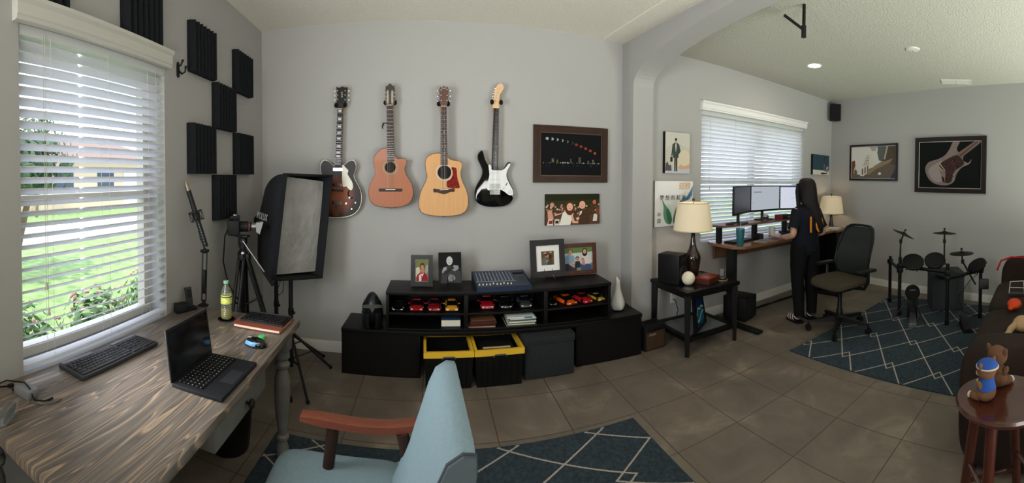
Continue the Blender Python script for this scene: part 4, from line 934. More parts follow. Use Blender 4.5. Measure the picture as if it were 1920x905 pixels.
def wall_picture(name, label, cat, org, right, w, h, base, layers, frame=None, fw=.02, depth=.022, mattecol=None, mw=0, group=None, canvas=None, liner=None):
    t = thing(name, label, cat, tuple(org), 0, group); M4 = frameM((0, 0, 0), right, (0, 0, 1))
    if M4.to_3x3().col[2].dot(-Vector(org)) < 0: raise ValueError(name)
    if frame is not None:
        mb = MB(); mb.T = M4; border(mb, w, h, fw, .002, depth); border(mb, w - fw * 1.2, h - fw * 1.2, fw * .4, depth, depth + .004); obj('frame', mb, frame, t)
        zz = depth - .010; iw, ih = w - 2*fw, h - 2*fw
        mb = MB(); mb.T = M4; mb.box((0, 0, zz / 2), (w - fw, h - fw, zz - .001)); obj('backing', mb, flat(60, 54, 48), t)
        if liner: mb = MB(); mb.T = M4; border(mb, iw, ih, .006, zz, zz + .006); obj('liner', mb, liner, t)
        if mattecol: mb = MB(); mb.T = M4; border(mb, iw, ih, mw, zz, zz + .002); obj('mat_board', mb, mattecol, t); iw -= 2*mw; ih -= 2*mw
        elif liner: iw -= .012; ih -= .012
        picture('print', t, iw, ih, layers, base, M4, zz + .0006)
    else:
        mb = MB(); mb.T = M4; mb.box((0, 0, depth / 2), (w, h, depth)); obj('canvas', mb, canvas or M_BLACK, t)
        picture('print', t, w, h, layers, base, M4, depth + .0004)
    return t
XR = (1, 0, 0)
# eclipse over a night skyline
random.seed(3); lay = []
for i in range(11):
    x, y = .10 + .079 * i, .865 - .0035 * i - .0028 * i * i; r = .026
    if i < 6:
        lay.append((ellip(x, y, r, r*1.25, 16), (150, 158, 168))); s_ = (i + .5) / 6
        lay.append((ellip(x - r * 1.6 * (1 - s_), y, r * 1.0, r*1.25, 16), (8, 9, 12))) if i else None
    else: lay.append((ellip(x, y, r, r*1.25, 16), (122 + 8*(i-6), 52 + 3*(i-6), 34)))
for i in range(60):
    x = .03 + .93 * random.random(); hh = random.choice([.010, .014, .02, .03]); col = random.choice([(196, 190, 150), (150, 170, 190), (120, 110, 80), (90, 90, 140), (210, 210, 200)])
    lay.append(([(x, .285), (x + .008, .285), (x + .008, .285 + hh), (x, .285 + hh)], col))
for x, w_, hh in ((.60, .05, .15), (.16, .05, .10), (.46, .03, .10), (.83, .04, .09), (.24, .03, .07), (.75, .03, .06)):
    lay.append(([(x, .30), (x + w_, .30), (x + w_, .30 + hh), (x, .30 + hh)], (40, 44, 34)))
    for k in range(5): lay.append(([(x + .008, .31 + hh * k / 5.5), (x + w_ - .008, .31 + hh*k/5.5), (x + w_ - .008, .318 + hh*k/5.5), (x + .008, .318 + hh*k/5.5)], (130, 128, 86)))
for i in range(14): x = .05 + .9 * random.random(); lay.append(([(x, .20), (x + .006, .20), (x + .006, .26), (x, .26)], (40, 44, 70)))
c_ = aty(1070.5, 290, BY)
wall_picture('framed_print', 'dark framed photo of an eclipse sequence over a night skyline', 'picture', (c_.x, BY, c_.z), XR, .700, .490, (9, 10, 14), lay, mat('walnut_frame', (52, 34, 24), .35, noise=(12, .25, (1, 1, 6))), .058, .030, liner=mat('gold_liner', (92, 66, 42), .4))
# wedding crowd canvas
random.seed(5); lay = [([(0, .55), (1, .55), (1, 1), (0, 1)], (52, 52, 24)), ([(0, .78), (1, .82), (1, 1), (0, 1)], (36, 38, 20))]
for i in range(70): x, y = random.random(), .36 + .30 * random.random(); lay.append((ellip(x, y, .018, .034, 8), random.choice([(196, 156, 128), (160, 116, 90), (206, 184, 160), (96, 66, 50), (180, 140, 120)])))
lay += [([(0, 0), (1, 0), (1, .32), (0, .36)], (92, 62, 46)), ([(.02, 0), (.05, .22), (.12, .22), (.13, 0)], (214, 208, 200)), ([(.05, .05), (.06, .16), (.12, .16), (.12, .05)], (140, 44, 34)), ([(.15, 0), (.16, .2), (.24, .2), (.25, 0)], (206, 200, 190)), ([(.17, .06), (.17, .15), (.23, .15), (.23, .06)], (60, 48, 36))]
lay += [([(.04, .20), (.03, .46), (.10, .50), (.13, .30), (.14, .20)], (206, 150, 130))] + head(.11, .66, .075, (200, 150, 130), (96, 66, 74), .55)
lay += [([(.24, .0), (.30, .40), (.34, .44), (.45, .44), (.50, .38), (.44, 0)], (228, 224, 210)), ([(.15, .30), (.17, .36), (.29, .40), (.30, .46), (.27, .36)], (220, 172, 144)), ([(.47, .38), (.52, .12), (.60, .10), (.58, .05), (.48, .06), (.45, .3)], (220, 172, 144))] + head(.43, .60, .125, (226, 176, 150), (90, 54, 34), .55, True)
lay += [([(.60, 0), (.59, .36), (.63, .46), (.75, .52), (.88, .66), (.92, .60), (.80, .30), (.80, 0)], (74, 52, 36)), ([(.62, .42), (.60, .28), (.645, .36), (.66, .46)], (232, 226, 214)), ([(.54, .22), (.57, .12), (.61, .20), (.60, .26)], (220, 170, 140))] + head(.66, .66, .13, (224, 168, 140), (60, 38, 26), .55)
lay += head(.89, .74, .07, (190, 110, 80), (70, 40, 30), .6) + [([(.86, .1), (.88, .34), (.95, .34), (.94, .1)], (216, 212, 206)), (ellip(.95, .42, .03, .12), (130, 66, 40))]
c_ = aty(1073, 392, BY)
wall_picture('canvas_print', 'unframed canvas of a bride and groom among a cheering crowd, below the eclipse photo', 'picture', (c_.x, BY, c_.z), XR, .515, .268, (70, 56, 36), lay, depth=.020, canvas=flat(50, 40, 30))
# window wall: man in a suit, calligraphy print, small blue canvas
random.seed(8)
lay = [([(0, .6), (.5, .75), (1, .6), (1, 1), (0, 1)], (196, 194, 182)), ([(.45, .15), (.5, .5), (.8, .6), (1, .5), (1, .1)], (206, 196, 172)), ([(.5, .14), (.6, .22), (.8, .18), (1, .24), (1, .12), (.6, .1)], (196, 160, 130)), ([(0, 0), (1, 0), (1, .08), (0, .14)], (176, 184, 192)), ([(0, .06), (.02, .24), (.10, .28), (.14, .2), (.24, .2), (.26, .06)], (82, 80, 82))] + man(.42, .05, .82, (58, 72, 62), (112, 84, 66), (40, 34, 30), (44, 44, 46), .75) + [([(.385, .68), (.42, .80), (.455, .68), (.42, .5)], (196, 190, 176)), ([(.415, .77), (.43, .77), (.425, .60)], (120, 100, 60)), ([(.20, .28), (.20, .40), (.29, .40), (.29, .28)], (40, 42, 42))]
c_ = aty(1266, 287, WY)
wall_picture('canvas_print', 'canvas painting of a man standing in a suit with a briefcase', 'picture', (c_.x, WY, c_.z - .0), XR, .300, .398, (190, 186, 172), lay, depth=.040, canvas=flat(24, 22, 22))
lay = [([(0, .55), (.15, .70), (.5, .62), (.8, .78), (1, .70), (1, 1), (0, 1)], (226, 226, 226)), ([(.60, .50), (.72, .62), (.84, .66), (1, .90), (.98, .68), (.90, .58), (.76, .54)], (92, 130, 156)), ([(.68, .52), (.82, .60), (.96, .78), (.86, .58)], (52, 92, 126)), (ellip(.32, .30, .12, .20), (190, 206, 196))]
lay += [(smooth_loop([(.18, .60), (.26, .48), (.38, .34), (.44, .16), (.40, .04), (.28, .08), (.22, .24), (.22, .42)], 3), (92, 136, 110)), (smooth_loop([(.30, .40), (.40, .28), (.43, .10), (.36, .07), (.30, .22)], 3), (58, 104, 82)), (smooth_loop([(.68, .58), (.58, .46), (.50, .30), (.46, .10), (.54, .04), (.64, .16), (.70, .40)], 3), (72, 122, 94))]
c_ = aty(1262, 381, WY)
wp = wall_picture('calligraphy_print', 'white print with Chinese characters and green leaves, behind the near table lamp', 'picture', (c_.x, WY, c_.z), XR, .468, .435, (214, 214, 208), lay, depth=.022, canvas=flat(150, 140, 126))
for s_, x_, z_, sz, col in (('翅膀', .125, .165, .075, (206, 164, 84)), ('梦 想 的 起 源', -.020, .055, .052, (40, 44, 42)), ('中', -.185, -.105, .046, (40, 44, 42)), ('国', -.185, -.165, .046, (40, 44, 42))):
    text(s_, sz, flat(*col), wp, frameM((x_, -.0245, z_), XR, (0, 0, 1)), 'calligraphy', .0003)
lay = [([(0, 0), (1, 0), (1, .22), (0, .24)], (206, 200, 190)), (ellip(.72, .88, .035, .05), (34, 34, 40))] + [([(.67, .84), (.66, .58), (.68, .20), (.77, .20), (.78, .58), (.77, .84)], (58, 62, 82)), ([(.66, .56), (.67, .2), (.71, .2), (.71, .56)], (130, 112, 104)), ([(.80, .15), (.82, .45), (.95, .45), (.95, .15)], (120, 128, 128)), ([(.45, .06), (.55, .12), (.85, .10), (.9, .06), (.6, .02)], (60, 58, 58)), ([(.82, .34), (.94, .42), (.94, .38), (.82, .30)], (200, 200, 196))]
c_ = aty(1536, 309, WY)
wall_picture('canvas_print', 'small dark teal canvas with a standing figure, in the far corner by the speaker', 'picture', (c_.x, WY, c_.z), XR, .450, .290, (48, 72, 84), lay, depth=.035, canvas=flat(22, 24, 26))
# right wall: monochrome street photo, guitar photo
RR = RD; nW = Vector((-.981, .192, 0)).normalized()
def on_right(px, py):
    r = ray(px, py); C0 = Vector((CX, CY, 0)); k = ((C0 - EYE).dot(nW)) / r.dot(nW); return EYE + r * k
lay = [([(0, 0), (1, 0), (1, .46), (.7, .52), (.55, .40), (.35, .30), (.2, .10), (0, .18)], (104, 92, 82)), ([(.60, 1), (.66, .55), (.74, .52), (1, .40), (1, 1)], (84, 74, 62)), ([(.62, 1), (.60, .80), (.64, .56), (.72, .55), (.78, 1)], (92, 98, 94)), ([(.80, 1), (.74, .58), (.78, .60), (.84, 1)], (168, 158, 146)), ([(.0, .0), (0, .55), (.08, .57), (.09, .40), (.04, .18)], (120, 64, 48)), ([(.42, 1), (.48, .86), (.56, .86), (.60, 1)], (170, 160, 150))]
lay += [([(.20, .08), (.24, .40), (.28, .60), (.34, .72), (.44, .76), (.50, .66), (.56, .52), (.54, .36), (.42, .30), (.36, .14), (.28, .06)], (206, 200, 188))]
for i in range(7): y = .40 + .05 * i; lay.append(([(.28 + .012*i, y), (.42, y + .02), (.42, y + .035), (.28 + .012*i, y + .015)], (96, 90, 84)))
for i in range(3): lay.append(([(.25 + .06*i, .10 + .04*i), (.25 + .06*i, .30 + .04*i), (.28 + .06*i, .32 + .04*i), (.28 + .06*i, .12 + .04*i)], (96, 90, 84)))
lay += [([(.36, .2), (.6, .44), (.95, .62), (.9, .5), (.6, .3), (.4, .1)], (140, 120, 98)), ([(.62, .14), (.66, .20), (.70, .15), (.68, .11), (.64, .10)], (214, 208, 200)), ([(.9, 0), (1, 0), (1, .3)], (56, 60, 76)), ([(.05, .2), (.1, .3), (.14, .2), (.12, .06)], (96, 96, 90))]
c_ = on_right(1637.5, 304.5)
fr_b = mat('gloss_black_frame', (14, 14, 15), .25)
wall_picture('framed_print', 'black framed monochrome photo of ornate buildings seen from below, on the far wall', 'picture', c_, RR, .830, .520, (206, 204, 198), lay, fr_b, .030, .024, liner=mat('silver_liner', (190, 190, 190), .4))
random.seed(11)
gb = smooth_loop([(.10, .42), (.16, .56), (.30, .62), (.42, .70), (.50, .84), (.56, 1.0), (.66, 1.0), (.62, .86), (.64, .78), (.72, .72), (.72, .60), (.80, .54), (.85, .62), (.82, .52), (.70, .44), (.62, .30), (.58, .14), (.48, .06), (.34, .06), (.22, .12), (.14, .24)], 4)
lay = [(gb, (126, 112, 108)), ([(.60, .72), (.90, 1.0), (1, 1.0), (1, .98), (.68, .64)], (120, 100, 92)), (smooth_loop([(.16, .40), (.30, .54), (.40, .58), (.34, .40), (.40, .16), (.30, .12), (.20, .22)], 3), (150, 140, 136)), (smooth_loop([(.34, .52), (.52, .66), (.64, .70), (.74, .52), (.58, .36), (.54, .14), (.44, .12), (.44, .36), (.36, .44)], 3), (58, 40, 38))]
for i in range(46):
    a, r = random.random() * 6.28, random.random() ** .5; x, y = .53 + .13*r*math.cos(a), .44 + .22*r*math.sin(a); s_ = .012 + .014*random.random(); lay.append(([(x, y), (x + s_, y + s_*.4), (x + s_*.7, y + s_*1.2), (x - s_*.2, y + s_)], random.choice([(96, 52, 46), (34, 28, 28), (120, 74, 62), (20, 18, 18), (86, 62, 58)])))
lay += [([(.31, .50), (.36, .53), (.44, .38), (.38, .36)], (170, 150, 130)), ([(.33, .49), (.35, .50), (.42, .39), (.40, .38)], (50, 40, 38)), ([(.38, .26), (.42, .22), (.44, .1), (.40, .14)], (60, 24, 24)), ([(.66, .70), (.93, .99), (.95, .98), (.68, .67)], (90, 66, 58))]
c_ = on_right(1781, 309)
wall_picture('framed_print', 'dark framed close-up photo of a weathered electric guitar, larger picture on the far wall', 'picture', c_, RR, .990, .715, (12, 16, 15), lay, mat('dark_brown_frame', (38, 30, 27), .4), .058, .030, liner=mat('silver_liner', (190, 190, 190), .4))
# satellite speaker in the far corner, ceiling fittings
M_SPK = mat('speaker_black', (20, 20, 21), .6)
s0 = Vector((CX - .085, CY - .10, 2.50)); t = thing('surround_speaker', 'small black speaker mounted high in the far corner', 'speaker', tuple(s0), math.radians(-40))
mb = MB(); mb.prism([(-.060, .05), (-.078, -.05), (.078, -.05), (.060, .05)], -.135, .115); obj('cabinet', mb, M_SPK, t)
mb = MB(); mb.box((0, -.053, -.01), (.138, .008, .225), .003); obj('grille', mb, mat('speaker_cloth', (26, 26, 28), .9, bump=(600, .4)), t)
mb = MB(); mb.cyl((0, .04, 0), (0, .10, 0), .010, seg=8); obj('bracket', mb, M_BLACKM, t)
lc = atz(1527, 123, CZR); t = thing('recessed_light', 'lit round recessed light in the far room ceiling', 'ceiling light', (lc.x, lc.y, CZR))
mb = MB(); mb.skin([mb.ring((0, 0, z), (0, 0, 1), r, 36) for r, z in ((.085, 0), (.084, -.006), (.066, -.003), (.066, .0))], caps=False); obj('trim_ring', mb, M_TRIM, t)
mb = MB(); mb.lathe([(.001, -.002), (.066, -.002), (.066, -.001)], seg=36); obj('lens', mb, mat('lit_lens', (255, 250, 235), .5, emit=((255, 246, 226), 12)), t)
dl = bpy.data.lights.new('downlight', 'AREA'); dl.shape = 'DISK'; dl.size = .12; dl.energy = 5; dl.color = (1, .93, .8)
do = bpy.data.objects.new('downlight', dl); COL.objects.link(do); do.location = (lc.x, lc.y, CZR - .012)
lc = atz(1711, 92, CZR); t = thing('ceiling_speaker', 'small round white fitting flush in the ceiling right of the recessed light', 'ceiling fitting', (lc.x, lc.y, CZR))
mb = MB(); mb.lathe([(.001, -.014), (.040, -.013), (.062, -.008), (.068, 0)], seg=32); obj('cover', mb, M_TRIM, t)
mb = MB(); mb.cyl((0.02, 0, -.0165), (.02, 0, -.013), .006, seg=12); obj('sensor_dot', mb, flat(120, 118, 112), t)
lc = atz(1793, 153, CZR); t = thing('air_vent', 'rectangular white air vent in the ceiling near the far wall', 'vent', (lc.x, lc.y, CZR), math.radians(-79))
mb = MB(); border(mb, .36, .20, .022, -.008, 0); mb.box((0, 0, -.004), (.014, .16, .008)); obj('vent_frame', mb, M_TRIM, t)
mb = MB()
for s_ in (-1, 1):
    for k in range(9): mb.box((s_*.082, -.068 + k*.017, -.003), (.150, .003, .010), rot=(.6, 0, 0))
obj('louvres', mb, flat(190, 188, 180), t)
# black bar hanging from the ceiling (projector mount)
t = thing('ceiling_bar', 'black metal bar with a short angled arm hanging from the ceiling by the arch', 'ceiling mount', (2.30, 1.56, 2.42))
p1 = atd(1507, 62, 2.78); p2 = atd(1470, 28, 2.74); 
t.location = (p1.x, p1.y, p1.z)
mb = MB(); mb.box((p1.x, p1.y, (p1.z + CZR) / 2), (.018, .018, CZR - p1.z), .002); obj('rod', mb, M_BLACKM, t, world=True)
mb = MB(); mb.tube([tuple(p1.lerp(p2, .08) + Vector((0, 0, .02))), tuple(p2)], .010, 4); obj('angled_bar', mb, M_BLACKM, t, world=True)
mb = MB(); mb.cyl(p1 - Vector((0, 0, .03)), p1 + Vector((0, 0, .05)), .018, seg=10); obj('joint', mb, M_BLACKM, t, world=True)
# ---------------------------------------------------------------- black media console with its raised shelf
AN = math.radians(-3.5)
con = thing('media_console', 'low wide black console with open middle bays along the back wall', 'console', (-.527, 2.893, 0), AN)
mb = MB(); mb.box((1.16, .170, .328), (2.32, .340, .030), .003); obj('top_board', mb, M_BLKWOOD, con)
mb = MB(); mb.box((.29, .175, .1565), (.58, .325, .313), .003); obj('cabinet', mb, M_BLKWOOD, con)
mb = MB(); mb.box((.29, .010, .160), (.560, .004, .290)); obj('door', mb, M_BLKWOOD, con)
mb = MB(); mb.box((2.035, .175, .1565), (.57, .325, .313), .003); obj('cabinet', mb, M_BLKWOOD, con)
mb = MB(); mb.box((2.035, .010, .160), (.550, .004, .290)); obj('door', mb, M_BLKWOOD, con)
mb = MB(); mb.box((1.16, .330, .1565), (1.18, .012, .313)); obj('back_panel', mb, M_BLKWOOD, con)
hut = thing('raised_shelf', 'black open shelf unit with six bays standing on the media console', 'shelf unit', (-.195, 2.872, .344), AN)
HW, HH, HD = 1.703, .287, .318
def hb(name, c, d): mb = MB(); mb.box(c, d, .0015); return obj(name, mb, M_BLKWOOD, hut)
hb('top_board', (HW/2, HD/2, HH - .013), (HW, HD, .026)); hb('bottom_board', (HW/2, HD/2 + .006, .008), (HW - .004, HD - .012, .016))
for x in (.011, .580, 1.172, HW - .011): hb('upright', (x, HD/2 + .004, HH/2 - .005), (.022 if x in (.011, HW-.011) else .030, HD - .010, HH - .043))
for x0, x1 in ((.022, .565), (.595, 1.157), (1.187, HW - .022)): hb('shelf_board', ((x0+x1)/2, HD/2 + .008, .118), (x1 - x0, HD - .02, .016))
hb('back_panel', (HW/2, HD - .004, HH/2), (HW - .01, .006, HH - .03))
zS, zL, zT, zB = .344 + .127, .344 + .0165, .344 + .2875, .3435     # upper shelf, lower shelf, unit top, console top
def hl(px, py, z): return atz(px, py, z)

# toy cars, one builder with a few body shapes
def toy_car(label, px0, px1, py, z, col, kind='super', yaw=0.0, dark=False):
    a, b = atz(px0, py, z), atz(px1, py, z); w = (b - a).length; c = (a + b) / 2
    t = thing('toy_car', label, 'toy car', (c.x, c.y + w * .95, z + .0005), AN + yaw, 'model cars on the raised shelf')
    L_, h = w * 2.05, w * (.52 if kind == 'super' else .62)
    paint = mat('car_paint_%d_%d_%d' % col, col, .2, coat=.7); trim = mat('car_trim', (10, 10, 11), .3); gl = mat('car_glass', (12, 14, 16), .08)
    prof = [(-.50, .10, .80), (-.49, .26, .90), (-.40, .36, .96), (-.22, .50, 1.0), (0, .54, 1.0), (.25, .58, 1.0), (.42, .60, .98), (.50, .52, .90), (.50, .16, .86)]
    if kind == 'round': prof = [(-.50, .12, .74), (-.49, .34, .86), (-.40, .50, .94), (-.2, .60, .98), (0, .60, 1.0), (.25, .62, 1.0), (.42, .52, .94), (.50, .36, .80), (.50, .12, .76)]
    mb = MB(); rs = []
    for y, z1_, k in prof:
        W2, Z0, Z1 = w/2*k, h*.10, h*z1_*1.15; y = y * L_
        rs.append([mb._v(p) for p in ((-W2*.96, y, Z0), (W2*.96, y, Z0), (W2, y, Z0 + (Z1-Z0)*.45), (W2*.90, y, Z0 + (Z1-Z0)*.85), (W2*.62, y, Z1), (-W2*.62, y, Z1), (-W2*.90, y, Z0 + (Z1-Z0)*.85), (-W2, y, Z0 + (Z1-Z0)*.45))])
    mb.skin(rs); obj('car_body', mb, paint, t, smooth=50)
    mb = MB(); rs = []
    for y, k, zz in ((-.26, .80, .50), (-.06, .66, .98), (.14, .64, 1.0), (.38, .74, .62)):
        rs.append([mb._v(p) for p in ((-w/2*k*1.08, y*L_, h*.45), (w/2*k*1.08, y*L_, h*.45), (w/2*k, y*L_, h*zz*1.08), (-w/2*k, y*L_, h*zz*1.08))])
    mb.skin(rs); obj('cabin', mb, gl, t, smooth=50)
    mb = MB(); mb.box((0, .03*L_, h*1.07), (w*.56, L_*.22, h*.07), .001); obj('roof', mb, paint, t)
    for sx in (-1, 1):
        mb = MB(); mb.box((sx*w*.32, -.488*L_, h*.30), (w*.17, L_*.02, h*.10), .0006, rot=(0, 0, sx*.3)); obj('headlight', mb, mat('car_lamp', (232, 232, 226), .2), t)
        mb = MB(); mb.box((sx*w*.56, -.12*L_, h*.66), (w*.12, L_*.04, h*.10), .0006); obj('wing_mirror', mb, paint, t)
        for sy in (-.31, .31):
            mb = MB(); mb.cyl((sx*w*.36, sy*L_, h*.30), (sx*w*.49, sy*L_, h*.30), h*.30, seg=14); obj('wheel', mb, trim, t)
    mb = MB(); mb.box((0, -.497*L_, h*.19), (w*(.46 if kind == 'super' else .30), L_*.012, h*.11), .0005); obj('grille', mb, M_CHROME if kind == 'round' else trim, t)
    return t
toy_car('glossy black toy car in the upper left bay, far left end of the shelf', 735, 759, 583, zS, (8, 8, 9))
toy_car('bright red toy car with a black cabin, first red car from the left', 769, 796, 583, zS, (176, 22, 26))
toy_car('dark red toy car between the bright red and the yellow one in the left bay', 803, 829, 584, zS, (128, 20, 24), 'round')
toy_car('orange-yellow toy car with raised doors at the right of the left bay', 836, 862, 583, zS, (226, 158, 40))
toy_car('small crimson toy car with a chrome grille, alone at the left of the middle bay', 902, 930, 580, zS, (150, 18, 28), 'round')
toy_car('black open toy roadster in the middle of the middle bay', 938, 964, 579, zS, (14, 14, 15), 'round')
toy_car('tall dark grey vintage toy car at the right of the middle bay', 976, 1001, 577, zS, (52, 54, 56), 'round')
toy_car('dark toy car at the left end of the right bay beside the orange one', 1031, 1046, 572, zS, (16, 17, 19))
toy_car('orange toy car turned slightly in the right bay', 1056, 1080, 572, zS, (232, 92, 24), yaw=.35)
toy_car('red toy car with silver lamps in the middle of the right bay', 1088, 1110, 569, zS, (170, 24, 28), 'round', yaw=.30)
toy_car('pale yellow toy car at the right end of the shelf', 1116, 1134, 564, zS, (206, 172, 58), yaw=.35)

# books and magazines in the lower bays
def flat_item(name, label, cat, px0, px1, py, z, th, dep, cov, edge, rot=0.0, group=None, shift=0.0, spine=None):
    a, b = atz(px0, py, z), atz(px1, py, z); w = (b - a).length; c = (a + b) / 2
    t = thing(name, label, cat, (c.x, c.y + dep/2 + shift, z + .0004), AN + rot, group)
    mb = MB(); mb.box((0, 0, th/2), (w * .985, dep * .97, th * .80)); obj('pages', mb, edge, t)
    mb = MB(); mb.box((0, 0, th * .045), (w, dep, th * .09)); mb.box((0, 0, th * .955), (w, dep, th * .09)); (mb.box((0, -dep/2 + .001, th/2), (w, .002, th)) if spine else None); obj('cover', mb, spine or cov, t)
    return t
PGE = mat('page_cream', (214, 208, 190), .8)
flat_item('hardback_book', 'thick blue-covered hardback with cream pages at the right of the lower left bay', 'book', 829, 865, 613, zL, .055, .20, mat('book_blue', (40, 70, 96), .45), PGE)
random.seed(4)
mags = [((160, 150, 130), .007), ((92, 40, 34), .008), ((70, 30, 28), .012), ((104, 48, 36), .006), ((46, 40, 36), .010), ((112, 76, 48), .005)]
z = zL
lbm = ['pale magazine at the bottom of the reddish magazine stack in the middle bay', 'dark red magazine lying second from the bottom of the reddish stack', 'thick maroon magazine in the middle of the reddish stack', 'thin rust-coloured magazine above the thick maroon one', 'black-brown magazine near the top of the reddish stack', 'thin tan magazine on top of the reddish stack']
for i, (c_, th) in enumerate(mags):
    flat_item('magazine', lbm[i], 'magazine', 879 + i % 2, 931 - (i % 3), 612, z, th, .21, flat(*c_), PGE, rot=(-.03, .02, 0, .04, -.02, .03)[i], group='reddish magazine stack', spine=flat(*c_)); z += th + .0008
    # keep the stack vertical in place
mags = [((60, 66, 50), .012), ((196, 200, 188), .008), ((120, 128, 96), .008), ((206, 206, 200), .010), ((70, 88, 60), .010), ((200, 204, 198), .008), ((206, 210, 206), .012)]
lbm = ['dark green magazine at the bottom of the pale magazine stack', 'whitish magazine just above the bottom dark green one of the pale stack', 'olive magazine third from the bottom of the pale stack', 'thick white magazine in the middle of the pale stack', 'green magazine above the middle of the pale stack', 'white magazine second from the top of the pale stack', 'white magazine with a blue patch on its spine, topmost of the pale stack']
z = zL
for i, (c_, th) in enumerate(mags):
    m_ = flat_item('magazine', lbm[i], 'magazine', 947 + (i * 3) % 5, 1004 - (i * 2) % 6, 611, z, th, .21, flat(*c_), PGE, rot=(.02, -.03, .03, 0, -.04, .02, -.05)[i], group='pale magazine stack', spine=flat(*c_)); z += th + .0008
mb = MB(); mb.box((.055, -.1062, .006), (.060, .001, .0095)); obj('spine_patch', mb, flat(70, 110, 150), m_)
for o_ in [o for o in bpy.data.objects if o.name.startswith('magazine') and o.parent is None]: o_.location.y = (2.96 if 'reddish' in o_['group'] else 2.915) + random.uniform(-.004, .004)
for o_ in [o for o in bpy.data.objects if o.name.startswith('magazine') and o.parent is None]: o_.location.x = (.512 if 'reddish' in o_['group'] else .800) + random.uniform(-.006, .006)

# helmet, vase
hp = aty(698, 606, 2.995)
t = thing('helmet', 'dark metallic helmet with a narrow face slit on the left end of the console', 'helmet', (hp.x, hp.y, zB + .001), math.radians(6))
M_HEL = mat('gunmetal', (50, 54, 57), .28, metal=.7)
def hel(u, v):
    a = 2*PI*u; ph = v; r = math.sin(min(1, ph * 1.05) * PI * .5) ** .6 if ph < .95 else 1
    z = .245 - .245 * (ph ** 1.15); s = 1.0 if z > .09 else 1 - (.09 - z) * 1.6
    return (.088 * r * s * math.cos(a), .108 * r * s * math.sin(a), z)
mb = MB(); n1_, n2_ = 40, 26; V = [[mb._v(hel(i / n1_, j / n2_)) for j in range(n2_ + 1)] for i in range(n1_)]
for i in range(n1_):
    for j in range(n2_):
        a = (i + .5) / n1_ * 2 * PI; zc = (V[i][j].co.z + V[i][j+1].co.z) / 2; fr_ = abs(((a + PI/2 + PI) % (2*PI)) - PI)     # angle from the front (-y)
        if (zc < .150 and fr_ < .26) or (.100 < zc < .150 and fr_ < .86 - (0.150 - zc) * 3): continue
        mb._f([V[i][j], V[(i+1) % n1_][j], V[(i+1) % n1_][j+1], V[i][j+1]])
mb.solidify(.006); obj('shell', mb, M_HEL, t, smooth=50)
mb = MB()
for s_ in (-1, 1): mb.prism([(0, 0), (s_*.030, .030), (s_*.072, .022), (s_*.078, .034), (s_*.030, .050), (0, .026)], 0, .006) if False else None
T_ = Matrix.Translation((0, -.1115, .135)) @ Matrix(((1, 0, 0, 0), (0, 0, -1, 0), (0, 1, 0, 0), (0, 0, 0, 1)))
mb.T = T_; 
for s_ in (-1, 1):
    q_ = [(0, -.012, .0), (s_*.018, .020, -.002), (s_*.052, .016, -.026), (s_*.076, .006, -.062), (s_*.079, .018, -.062), (s_*.050, .040, -.024), (0, .048, .003)]
    a_ = [mb._v(p) for p in q_]; b_ = [mb._v((p[0], p[1], p[2] + .004)) for p in q_]; k = len(q_)
    for i in range(k): mb._f([a_[i], a_[(i+1) % k], b_[(i+1) % k], b_[i]])
    mb._f(a_); mb._f(b_)
obj('brow_plate', mb, mat('worn_silver', (150, 152, 150), .35, metal=.8), t)
mb = MB(); mb.ball((0, .006, .110), (.078, .096, .108), 20); obj('inner_lining', mb, flat(10, 10, 11), t)
vp_ = atz(1161, 580, zB)
t = thing('vase', 'white teardrop vase with a slanted mouth on the right end of the console', 'vase', (1.655, 2.93, zB + .001))
mb = MB(); pr = [(.030, 0), (.050, .012), (.060, .040), (.058, .070), (.044, .115), (.028, .165), (.020, .215), (.016, .262), (.013, .262), (.016, .215), (.024, .165), (.03, .12)]
mb.lathe(pr, seg=32)
for v in mb.bm.verts:
    if v.co.z > .20: v.co.z += v.co.x * 1.2 * -(v.co.z - .2) / .06
obj('vase_body', mb, mat('white_ceramic', (206, 204, 198), .3), t)
mb = MB(); mb.lathe([(.0135, .2600), (.001, .2585)], seg=20); obj('mouth', mb, flat(90, 88, 84), t)

# audio mixer
mx = thing('audio_mixer', 'dark blue analogue audio mixer with rows of knobs and faders on the raised shelf', 'mixer', (.662, 2.945, zT + .001), math.radians(-1.5))
MW, MD = .405, .300
mb = MB(); pr = [(-MD/2, 0), (MD/2, 0), (MD/2, .080), (-MD/2 + .012, .030), (-MD/2, .022)]
mb.T = Matrix(((0, 0, 1, -MW/2), (1, 0, 0, 0), (0, 1, 0, 0), (0, 0, 0, 1))); mb.prism(pr, 0, MW); obj('chassis', mb, mat('mixer_blue', (34, 46, 66), .4), mx)
sl = math.atan2(.050, MD - .012); TM = Matrix.Translation((0, -MD/2 + .012, .0303)) @ Matrix.Rotation(sl, 4, 'X')
mb = MB(); mb.T = TM; mb.box((0, .150, .0006), (MW - .012, .284, .001)); pan = obj('control_panel', mb, mat('mixer_panel', (44, 56, 74), .45), mx)
for c_, nm, rows, y0, dy, r_ in (((196, 200, 206), 'knob', 7, .110, .022, .0042),):
    for k in range(11):
        mb = MB(); mb.T = TM; x = -.178 + k * .0262
        for r in range(rows): mb.cyl((x, y0 + r * dy, .001), (x, y0 + r*dy, .009), r_, r_ * .8, seg=8)
        mb.m = 0; ob_ = obj('knob_row', mb, mat('mixer_knob', (120, 128, 140), .4), mx)
    for k in range(10):
        mb = MB(); mb.T = TM; x = -.178 + k * .0262; mb.box((x, .055, .0015), (.002, .075, .001)); obj('fader_slot', mb, flat(10, 12, 16), mx)
        mb = MB(); mb.T = TM; mb.box((x, .040 + (.012 if k in (4, 7) else 0), .006), (.009, .014, .010), .001); obj('fader', mb, mat('fader_cap', (206, 200, 184), .45), mx)
mb = MB(); mb.T = TM
